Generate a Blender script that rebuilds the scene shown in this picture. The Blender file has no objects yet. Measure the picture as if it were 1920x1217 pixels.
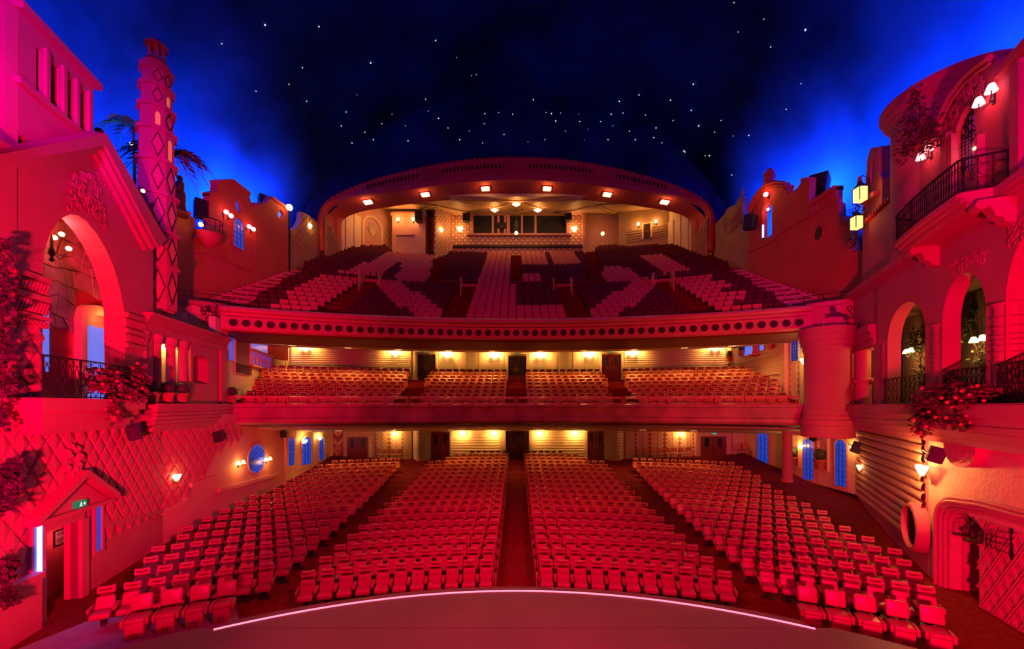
import bpy, bmesh, math, random
from mathutils import Vector, Matrix
from mathutils.geometry import tessellate_polygon
random.seed(7)
SC = bpy.context.scene
COL = SC.collection
PI = math.pi
sin, cos, sqrt = math.sin, math.cos, math.sqrt
R = math.radians

# ------------------------------------------------------------------ camera, world, light, exposure
FPX, U0, V0, EYE = 747.0, 968.0, 760.0, 6.05          # focal length in pixels, principal point, eye height
cam = bpy.data.objects.new('camera', bpy.data.cameras.new('camera'))
COL.objects.link(cam)
cam.location = (0, 0, EYE)
cam.rotation_euler = (R(90), 0, 0)
cam.data.sensor_width = 36
cam.data.lens = 36 * FPX / 1920
cam.data.shift_x = (960 - U0) / 1920
cam.data.shift_y = (V0 - 608.5) / 1920
cam.data.clip_end = 300
SC.camera = cam
SC.view_settings.view_transform = 'Standard'
SC.view_settings.look = 'None'
SC.view_settings.gamma = 1
SC.view_settings.use_curve_mapping = False
SC.view_settings.exposure = -0.15
SC.cycles.max_bounces = 3
SC.cycles.glossy_bounces = 2
SC.cycles.use_adaptive_sampling = True
SC.cycles.adaptive_threshold = 0.04
SC.cycles.diffuse_bounces = 1
wd = bpy.data.worlds.new('dark_hall')
SC.world = wd
wd.use_nodes = True
wd.node_tree.nodes['Background'].inputs[0].default_value = (0.02, 0.002, 0.006, 1)
wd.node_tree.nodes['Background'].inputs[1].default_value = 0.05

RED = (1.0, 0.0, 0.085)
REDW = (1.0, 0.0, 0.016)
MAG = (0.75, 0.0, 0.55)
BLUE = (0.015, 0.10, 1.0)
WARM = (1.0, 0.42, 0.10)
def lamp(name, kind, loc, energy, col, target=None, size=0.3, spot=90, blend=0.6, sizey=None):
    d = bpy.data.lights.new(name, kind)
    d.energy = energy; d.color = col
    if kind == 'AREA':
        d.size = size
        if sizey: d.shape = 'RECTANGLE'; d.size_y = sizey
    else: d.shadow_soft_size = size
    if kind == 'SPOT': d.spot_size = R(spot); d.spot_blend = blend
    o = bpy.data.objects.new(name, d); COL.objects.link(o); o.location = loc
    if target is not None:
        o.rotation_euler = (Vector(target) - Vector(loc)).to_track_quat('-Z', 'Y').to_euler()
    return o
# red stage floods hung above and beside the stage, washing the hall
lamp('stage_flood', 'SPOT', (-7, -0.5, 14.5), 14000, RED, (1.5, 11, 0), 0.5, 60, 1.0)
lamp('stage_flood', 'SPOT', (7, -0.5, 14.5), 14000, RED, (-1.5, 11, 0), 0.5, 60, 1.0)
lamp('stage_flood', 'SPOT', (-3, -0.8, 4.2), 33000, RED, (-13.2, 9.4, 6.6), 0.3, 72, 1.0)
lamp('stage_flood', 'SPOT', (3, -0.8, 4.2), 18850, RED, (13.2, 9.6, 5.6), 0.3, 80, 0.9)
lamp('stage_flood', 'SPOT', (0, -2, 15), 6760, REDW, (0, 30, 11), 0.6, 75, 0.8)
lamp('stage_flood', 'SPOT', (-6, 1, 14), 13000, (0.60, 0.0, 0.70), (-13.3, 10.0, 15.6), 0.4, 34, 0.8)
lamp('stage_flood', 'SPOT', (6, 0, 15), 2860, MAG, (14.5, 12, 14.5), 0.4, 45, 0.8)
# blue cove floods standing behind the wall tops, washing the plaster sky
for x, y, z, e in ((-19.6, 22, 15.5, 700), (-19.6, 25, 17.5, 800), (-19.4, 28, 19.0, 900), (-19.4, 31, 19.5, 900), (-19.4, 33.0, 19.5, 300),
                   (-18.6, 13, 15, 800), (-18.6, 17, 15, 700), (-18.0, 9, 15.5, 500),
                   (19.6, 21, 15.5, 800), (19.6, 24, 17.5, 900), (19.4, 27, 19.0, 900), (19.4, 30.5, 19.5, 900), (19.4, 33.0, 19.5, 300),
                   (18.6, 17, 17.5, 900), (18.4, 13, 18.5, 800), (18.0, 9, 18.5, 700)):
    cf = lamp('cove_flood', 'AREA', (x, y, z), e * 2.0, BLUE, (x + (-4 if x < 0 else 4), y, z + 4), 0.5)
    cf.data.spread = R(125)

# ------------------------------------------------------------------ helpers
def px(u, v, Y):
    return Vector(((u - U0) * Y / FPX, Y, EYE - (v - V0) * Y / FPX))
MATS = {}
def mat(name, col, rough=0.6, var=0.12, scale=3.0, bump=0.0, bscale=40.0, metal=0.0, spec=0.5, emit=None, estr=0.0, coat=0.0):
    if name in MATS: return MATS[name]
    m = bpy.data.materials.new(name); m.use_nodes = True
    nt = m.node_tree; b = nt.nodes['Principled BSDF']
    tc = nt.nodes.new('ShaderNodeTexCoord')
    n = nt.nodes.new('ShaderNodeTexNoise'); n.inputs['Scale'].default_value = scale; n.inputs['Detail'].default_value = 4
    nt.links.new(tc.outputs['Object'], n.inputs['Vector'])
    r = nt.nodes.new('ShaderNodeValToRGB')
    r.color_ramp.elements[0].position = 0.3; r.color_ramp.elements[1].position = 0.7
    r.color_ramp.elements[0].color = tuple(c * (1 - var) for c in col) + (1,)
    r.color_ramp.elements[1].color = tuple(min(1, c * (1 + var)) for c in col) + (1,)
    nt.links.new(n.outputs['Fac'], r.inputs['Fac']); nt.links.new(r.outputs['Color'], b.inputs['Base Color'])
    b.inputs['Roughness'].default_value = rough; b.inputs['Metallic'].default_value = metal
    b.inputs['Specular IOR Level'].default_value = spec
    b.inputs['Coat Weight'].default_value = coat
    if bump:
        n2 = nt.nodes.new('ShaderNodeTexNoise'); n2.inputs['Scale'].default_value = bscale; n2.inputs['Detail'].default_value = 3
        nt.links.new(tc.outputs['Object'], n2.inputs['Vector'])
        bp = nt.nodes.new('ShaderNodeBump'); bp.inputs['Strength'].default_value = bump; bp.inputs['Distance'].default_value = 0.03
        nt.links.new(n2.outputs['Fac'], bp.inputs['Height']); nt.links.new(bp.outputs['Normal'], b.inputs['Normal'])
    if emit:
        b.inputs['Emission Color'].default_value = tuple(emit) + (1,); b.inputs['Emission Strength'].default_value = estr
    MATS[name] = m
    return m
PLASTER = mat('plaster', (0.54, 0.12, 0.165), 0.75, 0.07, 0.8, 0.25, 18)
CREAM = mat('cream_paint', (0.80, 0.62, 0.36), 0.6, 0.05, 0.7, 0.08, 15)
PINKW = mat('pink_plaster', (0.70, 0.34, 0.23), 0.7, 0.06, 0.8, 0.15, 18)
TERRA = mat('terracotta_plaster', (0.55, 0.07, 0.055), 0.75, 0.12, 0.7, 0.25, 14)
OCHRE = mat('ochre_plaster', (0.42, 0.26, 0.12), 0.7, 0.12, 1.0, 0.3, 16)
FASCIA = mat('fascia_paint', (0.66, 0.20, 0.20), 0.45, 0.08, 0.6, 0.06, 12)
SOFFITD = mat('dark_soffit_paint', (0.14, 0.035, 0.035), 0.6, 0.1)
FASCIAD = mat('worn_fascia_paint', (0.42, 0.15, 0.14), 0.55, 0.35, 0.9, 0.08, 12)
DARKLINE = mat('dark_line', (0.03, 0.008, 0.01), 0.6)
CARPET = mat('red_carpet', (0.20, 0.012, 0.016), 0.95, 0.25, 6, 0.4, 120, spec=0.1)
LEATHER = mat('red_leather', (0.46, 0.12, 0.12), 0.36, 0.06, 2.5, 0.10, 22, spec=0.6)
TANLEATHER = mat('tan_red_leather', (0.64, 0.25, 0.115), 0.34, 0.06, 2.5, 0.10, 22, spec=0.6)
INSET = mat('dark_red_leather', (0.13, 0.008, 0.012), 0.38, 0.08, 2.5, spec=0.5)
SEATL = mat('light_seat_cloth', (0.72, 0.24, 0.13), 0.75, 0.06, 3, 0.2, 80, spec=0.2)
SEATD = mat('maroon_seat_cloth', (0.12, 0.013, 0.024), 0.8, 0.12, 3, 0.2, 80, spec=0.2)
FRAME = mat('dark_seat_frame', (0.03, 0.01, 0.012), 0.5)
BLACK = mat('black_metal', (0.012, 0.010, 0.012), 0.45, spec=0.4)
BLACKP = mat('black_plastic', (0.02, 0.02, 0.022), 0.55)
GREY = mat('grey_board', (0.35, 0.33, 0.36), 0.7)
WOODRED = mat('red_door_paint', (0.22, 0.012, 0.015), 0.35, 0.15, 1.5)
WOODDARK = mat('brown_door_paint', (0.07, 0.03, 0.016), 0.35, 0.15, 1.5)
GLASSD = mat('dark_glass', (0.02, 0.03, 0.03), 0.08, spec=0.8)
BRASS = mat('brass', (0.6, 0.4, 0.15), 0.3, metal=1.0)
LEAF = mat('leaf', (0.06, 0.10, 0.035), 0.55, 0.35, 5)
LEAFR = mat('reddish_leaf', (0.14, 0.045, 0.05), 0.55, 0.4, 5)
TERRAPOT = mat('clay_pot', (0.45, 0.16, 0.08), 0.7)
BULB = mat('lit_bulb', (1, 0.8, 0.5), 0.5, 0, emit=(1.0, 0.58, 0.20), estr=9)
BULBR = mat('lit_bulb_red_shade', (1, 0.5, 0.5), 0.5, 0, emit=(1.0, 0.22, 0.24), estr=5)
STARM = mat('star_point', (0.9, 1, 1), 0.5, 0, emit=(0.75, 0.95, 1.0), estr=1.6)
EXITG = mat('exit_sign_green', (0.0, 0.25, 0.12), 0.4, 0, emit=(0.0, 0.4, 0.18), estr=.45)
EXITW = mat('exit_sign_white', (0.8, 1, 0.9), 0.4, 0, emit=(0.6, 1.0, 0.8), estr=1.2)
BLUEGLASS = mat('lit_blue_glass', (0.02, 0.08, 0.5), 0.3, 0.3, 2, emit=(0.012, 0.09, 0.85), estr=0.55)
BLUETUBE = mat('blue_tube', (0.5, 0.6, 1), 0.3, 0, emit=(0.16, 0.22, 1.0), estr=7)
LEDM = mat('led_strip', (1, 0.7, 0.8), 0.3, 0, emit=(1.0, 0.22, 0.32), estr=2.2)

class MB:
    """collects shapes; obj() links them as ONE mesh object"""
    def __init__(s): s.v = []; s.f = []; s.mi = []; s.cur = 0
    def add(s, vs, fs, M=None):
        o = len(s.v)
        s.v += [tuple(M @ Vector(p)) for p in vs] if M is not None else [tuple(p) for p in vs]
        s.f += [tuple(i + o for i in f) for f in fs]; s.mi += [s.cur] * len(fs)
        return s
    def box(s, c, d, rz=0, M=None):
        x, y, z = d[0] / 2, d[1] / 2, d[2] / 2
        vs = [(a * x, b * y, e * z) for e in (-1, 1) for a, b in ((-1, -1), (1, -1), (1, 1), (-1, 1))]
        T = Matrix.Translation(c) @ Matrix.Rotation(rz, 4, 'Z')
        if M is not None: T = M @ T
        return s.add(vs, [(3, 2, 1, 0), (4, 5, 6, 7), (0, 1, 5, 4), (1, 2, 6, 5), (2, 3, 7, 6), (3, 0, 4, 7)], T)
    def rbox(s, c, d, r=0.03, seg=2, M=None, fn=None):
        bm = bmesh.new(); bmesh.ops.create_cube(bm, size=1)
        for v in bm.verts: v.co = Vector((v.co.x * d[0], v.co.y * d[1], v.co.z * d[2]))
        bmesh.ops.bevel(bm, geom=bm.edges[:], offset=r, segments=seg, affect='EDGES', profile=0.5)
        vs = [v.co.copy() for v in bm.verts]; bm.verts.index_update()
        fs = [[v.index for v in f.verts] for f in bm.faces]; bm.free()
        if fn: vs = [fn(v) for v in vs]
        T = Matrix.Translation(c)
        if M is not None: T = M @ T
        return s.add(vs, fs, T)
    def prism(s, pts, vec):
        n = len(pts); vec = Vector(vec)
        vs = [Vector(p) for p in pts] + [Vector(p) + vec for p in pts]
        fs = [tuple(range(n))[::-1], tuple(range(n, 2 * n))] + [(i, (i + 1) % n, n + (i + 1) % n, n + i) for i in range(n)]
        return s.add(vs, fs)
    def tube(s, path, r, n=6, closed=False, r2=None):
        path = [Vector(p) for p in path]; k = len(path); rings = []
        for i, p in enumerate(path):
            a = path[(i - 1) % k] if (closed or i > 0) else p
            b = path[(i + 1) % k] if (closed or i < k - 1) else p
            t = (b - a).normalized() if (b - a).length > 1e-9 else Vector((0, 0, 1))
            q = t.orthogonal() if i == 0 else (rings[-1][0] - t * rings[-1][0].dot(t))
            q = q.normalized() if q.length > 1e-6 else t.orthogonal().normalized()
            rings.append((q, t.cross(q)))
        vs = []
        for i, p in enumerate(path):
            rr = r if r2 is None else r + (r2 - r) * i / max(1, k - 1)
            for j in range(n):
                a = 2 * PI * j / n
                vs.append(p + rings[i][0] * rr * cos(a) + rings[i][1] * rr * sin(a))
        fs = []
        for i in range(k if closed else k - 1):
            for j in range(n):
                fs.append((i * n + j, i * n + (j + 1) % n, ((i + 1) % k) * n + (j + 1) % n, ((i + 1) % k) * n + j))
        if not closed: fs += [tuple(range(n))[::-1], tuple(range((k - 1) * n, k * n))]
        return s.add(vs, fs)
    def lathe(s, prof, c, n=16, a0=0, a1=2 * PI, M=None):
        full = abs(a1 - a0 - 2 * PI) < 1e-6; m = n if full else n + 1
        vs = [(p[0] * cos(a0 + (a1 - a0) * j / n), p[0] * sin(a0 + (a1 - a0) * j / n), p[1]) for j in range(m) for p in prof]
        k = len(prof)
        fs = [(j * k + i, ((j + 1) % m) * k + i, ((j + 1) % m) * k + i + 1, j * k + i + 1) for j in range(n) for i in range(k - 1)]
        T = Matrix.Translation(c)
        if M is not None: T = T @ M
        return s.add(vs, fs, T)
    def ball(s, c, r, n=10, m=6, sc=(1, 1, 1)):
        prof = [(r * sin(PI * i / m) + 1e-5, -r * cos(PI * i / m)) for i in range(m + 1)]
        return s.lathe(prof, c, n, M=Matrix.Diagonal((sc[0], sc[1], sc[2], 1)))
    def arc(s, cy, prof, a0, a1, n=48, closed=True):
        """sweep a closed (r, z) profile about the vertical axis through (0, cy); a = angle from +Y toward +X"""
        k = len(prof)
        vs = [(p[0] * sin(a0 + (a1 - a0) * j / n), cy + p[0] * cos(a0 + (a1 - a0) * j / n), p[1]) for j in range(n + 1) for p in prof]
        fs = [(j * k + i, j * k + (i + 1) % k, (j + 1) * k + (i + 1) % k, (j + 1) * k + i) for j in range(n) for i in range(k if closed else k - 1)]
        if closed: fs += [tuple(range(k)), tuple(range(n * k, (n + 1) * k))[::-1]]
        return s.add(vs, fs)
    def slab(s, W, outline, o0, o1, holes=()):
        loops = [outline] + list(holes)
        tris = tessellate_polygon([[Vector((p[0], p[1], 0)) for p in L] for L in loops])
        flat = [p for L in loops for p in L]; n = len(flat)
        vs = [W.P(a, z, o1) for a, z in flat] + [W.P(a, z, o0) for a, z in flat]
        fs = [tuple(t) for t in tris] + [tuple(i + n for i in t)[::-1] for t in tris]
        b = 0
        for L in loops:
            k = len(L)
            fs += [(b + i, b + (i + 1) % k, n + b + (i + 1) % k, n + b + i) for i in range(k)]
            b += k
        return s.add(vs, fs)
    def loft(s, rows, close=False):
        k = len(rows[0])
        vs = [p for r in rows for p in r]
        fs = [(i * k + j, i * k + j + 1, (i + 1) * k + j + 1, (i + 1) * k + j) for i in range(len(rows) - 1) for j in range(k - 1)]
        if close:
            fs += [((len(rows) - 1) * k + j, (len(rows) - 1) * k + j + 1, j + 1, j) for j in range(k - 1)]
        return s.add(vs, fs)
    def mesh(s, name, off=None):
        me = bpy.data.meshes.new(name)
        vs = s.v if off is None else [(p[0] - off[0], p[1] - off[1], p[2] - off[2]) for p in s.v]
        me.from_pydata(vs, [], s.f); me.polygons.foreach_set('material_index', s.mi)
        return me
    def obj(s, name, m, parent=None, smooth=None):
        root = parent
        while root is not None and root.parent is not None: root = root.parent
        off = tuple(root.location) if root is not None else None
        if parent is None and s.v:                       # a thing that is one mesh: origin at its base
            xs = [p[0] for p in s.v]; ys = [p[1] for p in s.v]; zs = [p[2] for p in s.v]
            off = ((min(xs) + max(xs)) / 2, (min(ys) + max(ys)) / 2, min(zs))
        me = s.mesh(name, off)
        for q in (m if isinstance(m, (list, tuple)) else [m]): me.materials.append(q)
        if smooth:
            me.polygons.foreach_set('use_smooth', [True] * len(me.polygons)); me.set_sharp_from_angle(angle=R(smooth))
        o = bpy.data.objects.new(name, me); COL.objects.link(o)
        if parent is not None: o.parent = parent
        else: o.location = off
        return o
def tag(o, label, cat=None, group=None, kind=None):
    o['label'] = label
    if cat: o['category'] = cat
    if group: o['group'] = group
    if kind: o['kind'] = kind
    return o
def thing(name, label, cat, loc=(0, 0, 0), group=None, kind=None):
    o = bpy.data.objects.new(name, None); COL.objects.link(o); o.location = loc; o.empty_display_size = 0.2
    return tag(o, label, cat, group, kind)
def struct(o, label=None):
    o['kind'] = 'structure'
    if label: o['label'] = label
    return o
def troot(name, loc=(0, 0, 0), label=None):
    o = bpy.data.objects.new(name, None); COL.objects.link(o); o.location = loc
    return struct(o, label)
def share(name, me, parent, M):
    """another object on shared mesh data"""
    o = bpy.data.objects.new(name, me); COL.objects.link(o)
    if parent is not None:
        o.parent = parent
        root = parent
        while root.parent is not None: root = root.parent
        M = Matrix.Translation(-Vector(root.location)) @ M
    o.matrix_local = M
    return o
def dup(root, loc, rz, label=None, group=None):
    r = root.copy(); COL.objects.link(r); r.location = loc; r.rotation_euler = (0, 0, rz)
    if label: r['label'] = label
    if group: r['group'] = group
    for ch in root.children:
        c = ch.copy(); COL.objects.link(c); c.parent = r
        for g in ch.children:
            d = g.copy(); COL.objects.link(d); d.parent = c
    return r
class Wall:
    """vertical plane through two plan points; a = metres along it, z up, o = metres out into the hall"""
    def __init__(s, A, B):
        s.A = Vector((A[0], A[1], 0)); B = Vector((B[0], B[1], 0))
        s.L = (B - s.A).length; s.d = (B - s.A).normalized()
        s.n = Vector((-s.d.y, s.d.x, 0))
        if s.n.dot(Vector((0, 12, 0)) - s.A) < 0: s.n = -s.n
    def P(s, a, z, o=0):
        p = s.A + s.d * a + s.n * o
        return Vector((p.x, p.y, z))
    def q(s, u, v, o=0):
        k = (u - U0) / FPX; A = s.A + s.n * o
        a = (k * A.y - A.x) / (s.d.x - k * s.d.y)
        Y = A.y + s.d.y * a
        return (a, EYE - (v - V0) * Y / FPX)
    def qs(s, pts, o=0): return [s.q(u, v, o) for u, v in pts]
    def M(s, a, z, o=0):
        """local x along wall, y out of wall, z up"""
        p = s.P(a, z, o)
        return Matrix(((s.d.x, s.n.x, 0, p.x), (s.d.y, s.n.y, 0, p.y), (0, 0, 1, p.z), (0, 0, 0, 1)))
def rect(a0, z0, a1, z1): return [(a0, z0), (a1, z0), (a1, z1), (a0, z1)]
def archpts(a0, a1, z0, zs, rise=None, n=12, point=0.0):
    """outline of an arched opening: sill z0, springing zs"""
    r = (a1 - a0) / 2; c = (a0 + a1) / 2; rise = rise or abs(r)
    pts = [(a0, z0), (a1, z0)]
    for i in range(n + 1):
        t = PI * i / n
        pts.append((c + r * cos(t), zs + rise * (sin(t) ** (1 - 0.25 * point))))
    return pts
def ellipse(c, z, ra, rz, n=24): return [(c + ra * cos(2 * PI * i / n), z + rz * sin(2 * PI * i / n)) for i in range(n)]

# ------------------------------------------------------------------ stalls floor and stage
CY0, R0, DR = -9.0, 21.93, 1.073                       # stalls rows: arcs about (0, CY0)
def zfl(r):
    i = max(0.0, (r - R0) / DR)
    return 0.00345 * i * i
rows = []
for i in range(46):
    r = 15.0 + i * 0.75
    am = min(R(88), math.asin(min(0.98, 21.0 / r)))
    rows.append([(r * sin(-am + 2 * am * j / 60), CY0 + r * cos(-am + 2 * am * j / 60), zfl(r)) for j in range(61)])
struct(MB().loft(rows).obj('floor', CARPET, smooth=60), 'dark red carpeted floor sloping up under the stalls seats')

CYB, RB = -13.9, 38.9                                  # both balconies: arcs about (0, CYB)
ZST = 0.75
STAGEM = mat('stage_floor_paint', (0.15, 0.055, 0.11), 0.5, 0.25, 0.35, 0.12, 9, spec=0.45)
st = thing('stage', 'dark scuffed stage floor with a curved front edge', 'stage', (0, 6, 0))
def stage_arc(r, a=R(64), n=48): return [(r * sin(-a + 2 * a * i / n), -2.65 + r * cos(-a + 2 * a * i / n)) for i in range(n + 1)]
def stage_cut(y0, y1, n=48):
    """piece of the stage plan between two depths"""
    top = [(x, min(y, y1)) for x, y in stage_arc(14.3) if y > y0]
    return top + [(top[-1][0], y0), (top[0][0], y0)]
for y0, y1 in ((-3.0, 5.2), (5.22, 9.48), (9.5, 12)):
    pl = stage_cut(y0, y1)
    MB().prism([(x, y, ZST - 0.08) for x, y in pl], (0, 0, 0.08)).obj('floor_panel', STAGEM, st)
outer = stage_arc(14.28)
MB().loft([[(x, y, 0.0) for x, y in outer], [(x, y, ZST - 0.081) for x, y in outer]]).obj('stage_front', FRAME, st)
a0, a1 = -0.535, 0.53
MB().arc(-2.65, [(13.98, ZST), (14.03, ZST), (14.03, ZST + 0.02), (13.98, ZST + 0.02)], a0, a1, 60).obj('led_strip', LEDM, st)['label'] = 'thin glowing pink light strip along the stage edge'

# ------------------------------------------------------------------ seats
def headfn(v):
    k = (v.x / 0.195) ** 2
    z = v.z * (0.80 + 0.24 * k)
    y = v.y
    if y < 0 and abs(v.x) < 0.15: y += 0.028 * math.exp(-(v.z / 0.035) ** 2)
    return Vector((v.x, y, z))
def headmesh(M, mb):
    bm = bmesh.new(); bmesh.ops.create_cube(bm, size=1)
    for v in bm.verts: v.co = Vector((v.co.x * 0.39, v.co.y * 0.14, v.co.z * 0.225))
    bmesh.ops.bevel(bm, geom=bm.edges[:], offset=0.055, segments=2, affect='EDGES', profile=0.55)
    for n, ax in ((7, 'x'), (5, 'z')):
        for i in range(1, n):
            t = i / n - 0.5
            co, no = ((t * 0.30, 0, 0), (1, 0, 0)) if ax == 'x' else ((0, 0, t * 0.12), (0, 0, 1))
            bmesh.ops.bisect_plane(bm, geom=bm.verts[:] + bm.edges[:] + bm.faces[:], plane_co=co, plane_no=no)
    vs = [headfn(v.co) for v in bm.verts]; bm.verts.index_update()
    fs = [[v.index for v in f.verts] for f in bm.faces]; bm.free()
    mb.add(vs, fs, M)
TILT = Matrix.Rotation(R(-13), 4, 'X')
def backfn(v):
    w = 1.0 - 0.10 * (v.z / 0.23)
    y = v.y
    if y < 0: y += 0.018 * math.exp(-((v.z - 0.02) / 0.03) ** 2) * (1 if abs(v.x) < 0.17 else 0) - 0.02 * (1 - (v.x / 0.24) ** 2)
    return Vector((v.x * w, y, v.z))
def backmesh(M, mb):
    bm = bmesh.new(); bmesh.ops.create_cube(bm, size=1)
    for v in bm.verts: v.co = Vector((v.co.x * 0.42, v.co.y * 0.13, v.co.z * 0.42))
    bmesh.ops.bevel(bm, geom=bm.edges[:], offset=0.05, segments=2, affect='EDGES', profile=0.55)
    for z in (-0.08, -0.02, 0.02, 0.06): bmesh.ops.bisect_plane(bm, geom=bm.verts[:] + bm.edges[:] + bm.faces[:], plane_co=(0, 0, z), plane_no=(0, 0, 1))
    for x in (-0.16, -0.08, 0, 0.08, 0.16): bmesh.ops.bisect_plane(bm, geom=bm.verts[:] + bm.edges[:] + bm.faces[:], plane_co=(x, 0, 0), plane_no=(1, 0, 0))
    vs = [backfn(v.co) for v in bm.verts]; bm.verts.index_update()
    fs = [[v.index for v in f.verts] for f in bm.faces]; bm.free()
    mb.add(vs, fs, M)
MBACK = Matrix.Translation((0, 0.0, 0.575)) @ TILT
MHEAD = Matrix.Translation((0, 0.080, 0.935)) @ TILT
def make_armchair():
    t = thing('cinema_armchair', 'x', 'seat', (0, 0, 0), 'fixed red armchairs in the stalls')
    mb = MB(); backmesh(MBACK, mb); mb.obj('backrest', LEATHER, t, 50)
    mb = MB(); headmesh(MHEAD, mb); hd = mb.obj('headrest', LEATHER, t, 50)
    MB().tube([MHEAD @ Vector((x, -0.058, -0.004 + 0.012 * (x / .13) ** 2)) for x in (-.13, -.09, -.04, 0, .04, .09, .13)], 0.022, 5).obj('headrest_seam', INSET, hd)
    MB().rbox((0, 0.03, 0), (0.30, 0.05, 0.16), 0.02, 1, Matrix.Translation((0, 0.045, 0.80)) @ TILT).obj('headrest_neck', INSET, t)
    MB().rbox((0, -0.25, 0.40), (0.43, 0.46, 0.17), 0.055, 3).obj('seat_cushion', LEATHER, t, 50)
    for s in (-1, 1):
        MB().rbox((s * 0.244, -0.20, 0.55), (0.046, 0.40, 0.13), 0.02, 2).obj('armrest', LEATHER, t, 50)
    m = MB(); m.box((0, -0.12, 0.16), (0.10, 0.16, 0.31)); m.box((0, -0.12, 0.012), (0.34, 0.24, 0.024)); m.obj('pedestal', FRAME, t)
    return t
# simplified seats for the far rows: three soft blocks, same outline
def far_armchair():
    mb = MB()
    mb.rbox((0, 0, 0), (0.43, 0.13, 0.43), 0.04, 1, MBACK)
    mb.rbox((0, 0, 0), (0.40, 0.12, 0.215), 0.05, 1, MHEAD, fn=lambda v: Vector((v.x, v.y, v.z * (0.78 + 0.26 * (v.x / 0.2) ** 2))))
    mb.rbox((0, -0.25, 0.40), (0.43, 0.44, 0.16), 0.04, 1)
    for s in (-1, 1): mb.box((s * 0.244, -0.20, 0.55), (0.044, 0.40, 0.12))
    mb.cur = 1; mb.box((0, -0.12, 0.16), (0.10, 0.16, 0.31))
    mb.rbox((0, -0.064, 0.0), (0.26, 0.02, 0.09), 0.008, 1, MHEAD)
    return mb
def seat_rz(a): return -a
stalls = []                                            # (row, side, index from aisle, block, x, y, z, angle)
def right_end(Y): return 11.2 + 2.3 * min(1, max(0, (Y - 10) / 3.5)) + max(0, Y - 13.5) * 0.15
def left_end(Y): return -(11.7 + 2.2 * min(1, max(0, (Y - 11) / 5.5)))
for i in range(21):
    r = R0 + DR * i; z = zfl(r)
    for side in (-1, 1):
        # centre block, counted outward from the middle aisle
        cut = 6.95 if i < 17 else (5.9, 5.4, 4.4, 4.2)[i - 17]
        s = 0.98; n = 0
        while True:
            a = side * s / r; x = r * sin(a); y = CY0 + r * cos(a)
            if abs(x) > cut - 0.2: break
            n += 1; stalls.append((i, side, n, 'centre', x, y, z, a)); s += 0.54
        # side block, counted outward from the side aisle
        if i > 17 or (i < 1 and side < 0): continue
        s = 7.75 + 0.065 * i + 0.27; n = 0
        while True:
            a = side * s / r; x = r * sin(a); y = CY0 + r * cos(a)
            if (x > right_end(y) - 0.2) if side > 0 else (x < left_end(y) + 0.2): break
            if i < 1 and x < 11.0: s += 0.54; continue
            n += 1; stalls.append((i, side, n, 'side', x, y, z, a)); s += 0.54
stalls.sort(key=lambda q: q[5])
WORD = ['zero', 'first', 'second', 'third', 'fourth', 'fifth', 'sixth', 'seventh', 'eighth', 'ninth', 'tenth', 'eleventh', 'twelfth', 'thirteenth', 'fourteenth', 'fifteenth', 'sixteenth', 'seventeenth', 'eighteenth', 'nineteenth', 'twentieth', 'twenty-first', 'twenty-second', 'twenty-third', 'twenty-fourth', 'twenty-fifth', 'twenty-sixth', 'twenty-seventh', 'twenty-eighth', 'twenty-ninth', 'thirtieth', 'thirty-first', 'thirty-second', 'thirty-third']
proto = make_armchair(); first = True
farm = MB(); far0 = far_armchair()
for q, (i, side, n, blk, x, y, z, a) in enumerate(stalls):
    if q < 300:
        lr = 'left' if side < 0 else 'right'
        if blk == 'centre':
            lab = 'red leather armchair, stalls %s row from stage, %s seat %s of middle aisle' % (WORD[i + 1], WORD[n], lr)
        else:
            lab = 'red leather armchair, %s side block, %s row from stage, %s seat from the aisle' % (lr, WORD[i] if i else 'very front', WORD[n])
        if first: proto.location = (x, y, z); proto.rotation_euler = (0, 0, -a); proto['label'] = lab; first = False
        else: dup(proto, (x, y, z), -a, lab)
    else:
        T = Matrix.Translation((x, y, z)) @ Matrix.Rotation(-a, 4, 'Z')
        o = len(farm.v); farm.v += [tuple(T @ Vector(p)) for p in far0.v]
        farm.f += [tuple(k + o for k in f) for f in far0.f]; farm.mi += far0.mi
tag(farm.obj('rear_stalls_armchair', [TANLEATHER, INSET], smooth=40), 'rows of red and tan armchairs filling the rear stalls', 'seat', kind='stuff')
# red end panels at the middle aisle, one per row end
for i in range(0, 21):
    r = R0 + DR * i
    for side in (-1, 1):
        a = side * 0.66 / r
        M = Matrix.Translation((r * sin(a), CY0 + r * cos(a), zfl(r))) @ Matrix.Rotation(-a, 4, 'Z')
        m = MB(); m.rbox((0, -0.2, 0.33), (0.05, 0.42, 0.64), 0.02, 1, M)
        e = m.obj('row_end_panel', LEATHER, smooth=40)
        tag(e, 'red padded row end panel, %s row from stage, %s of middle aisle' % (WORD[i + 1], 'left' if side < 0 else 'right'), 'panel', 'row end panels along the middle aisle')
        MB().rbox((0, -0.2, 0.66), (0.055, 0.1, 0.03), 0.01, 1, M).obj('row_plate', BRASS, e)

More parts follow.
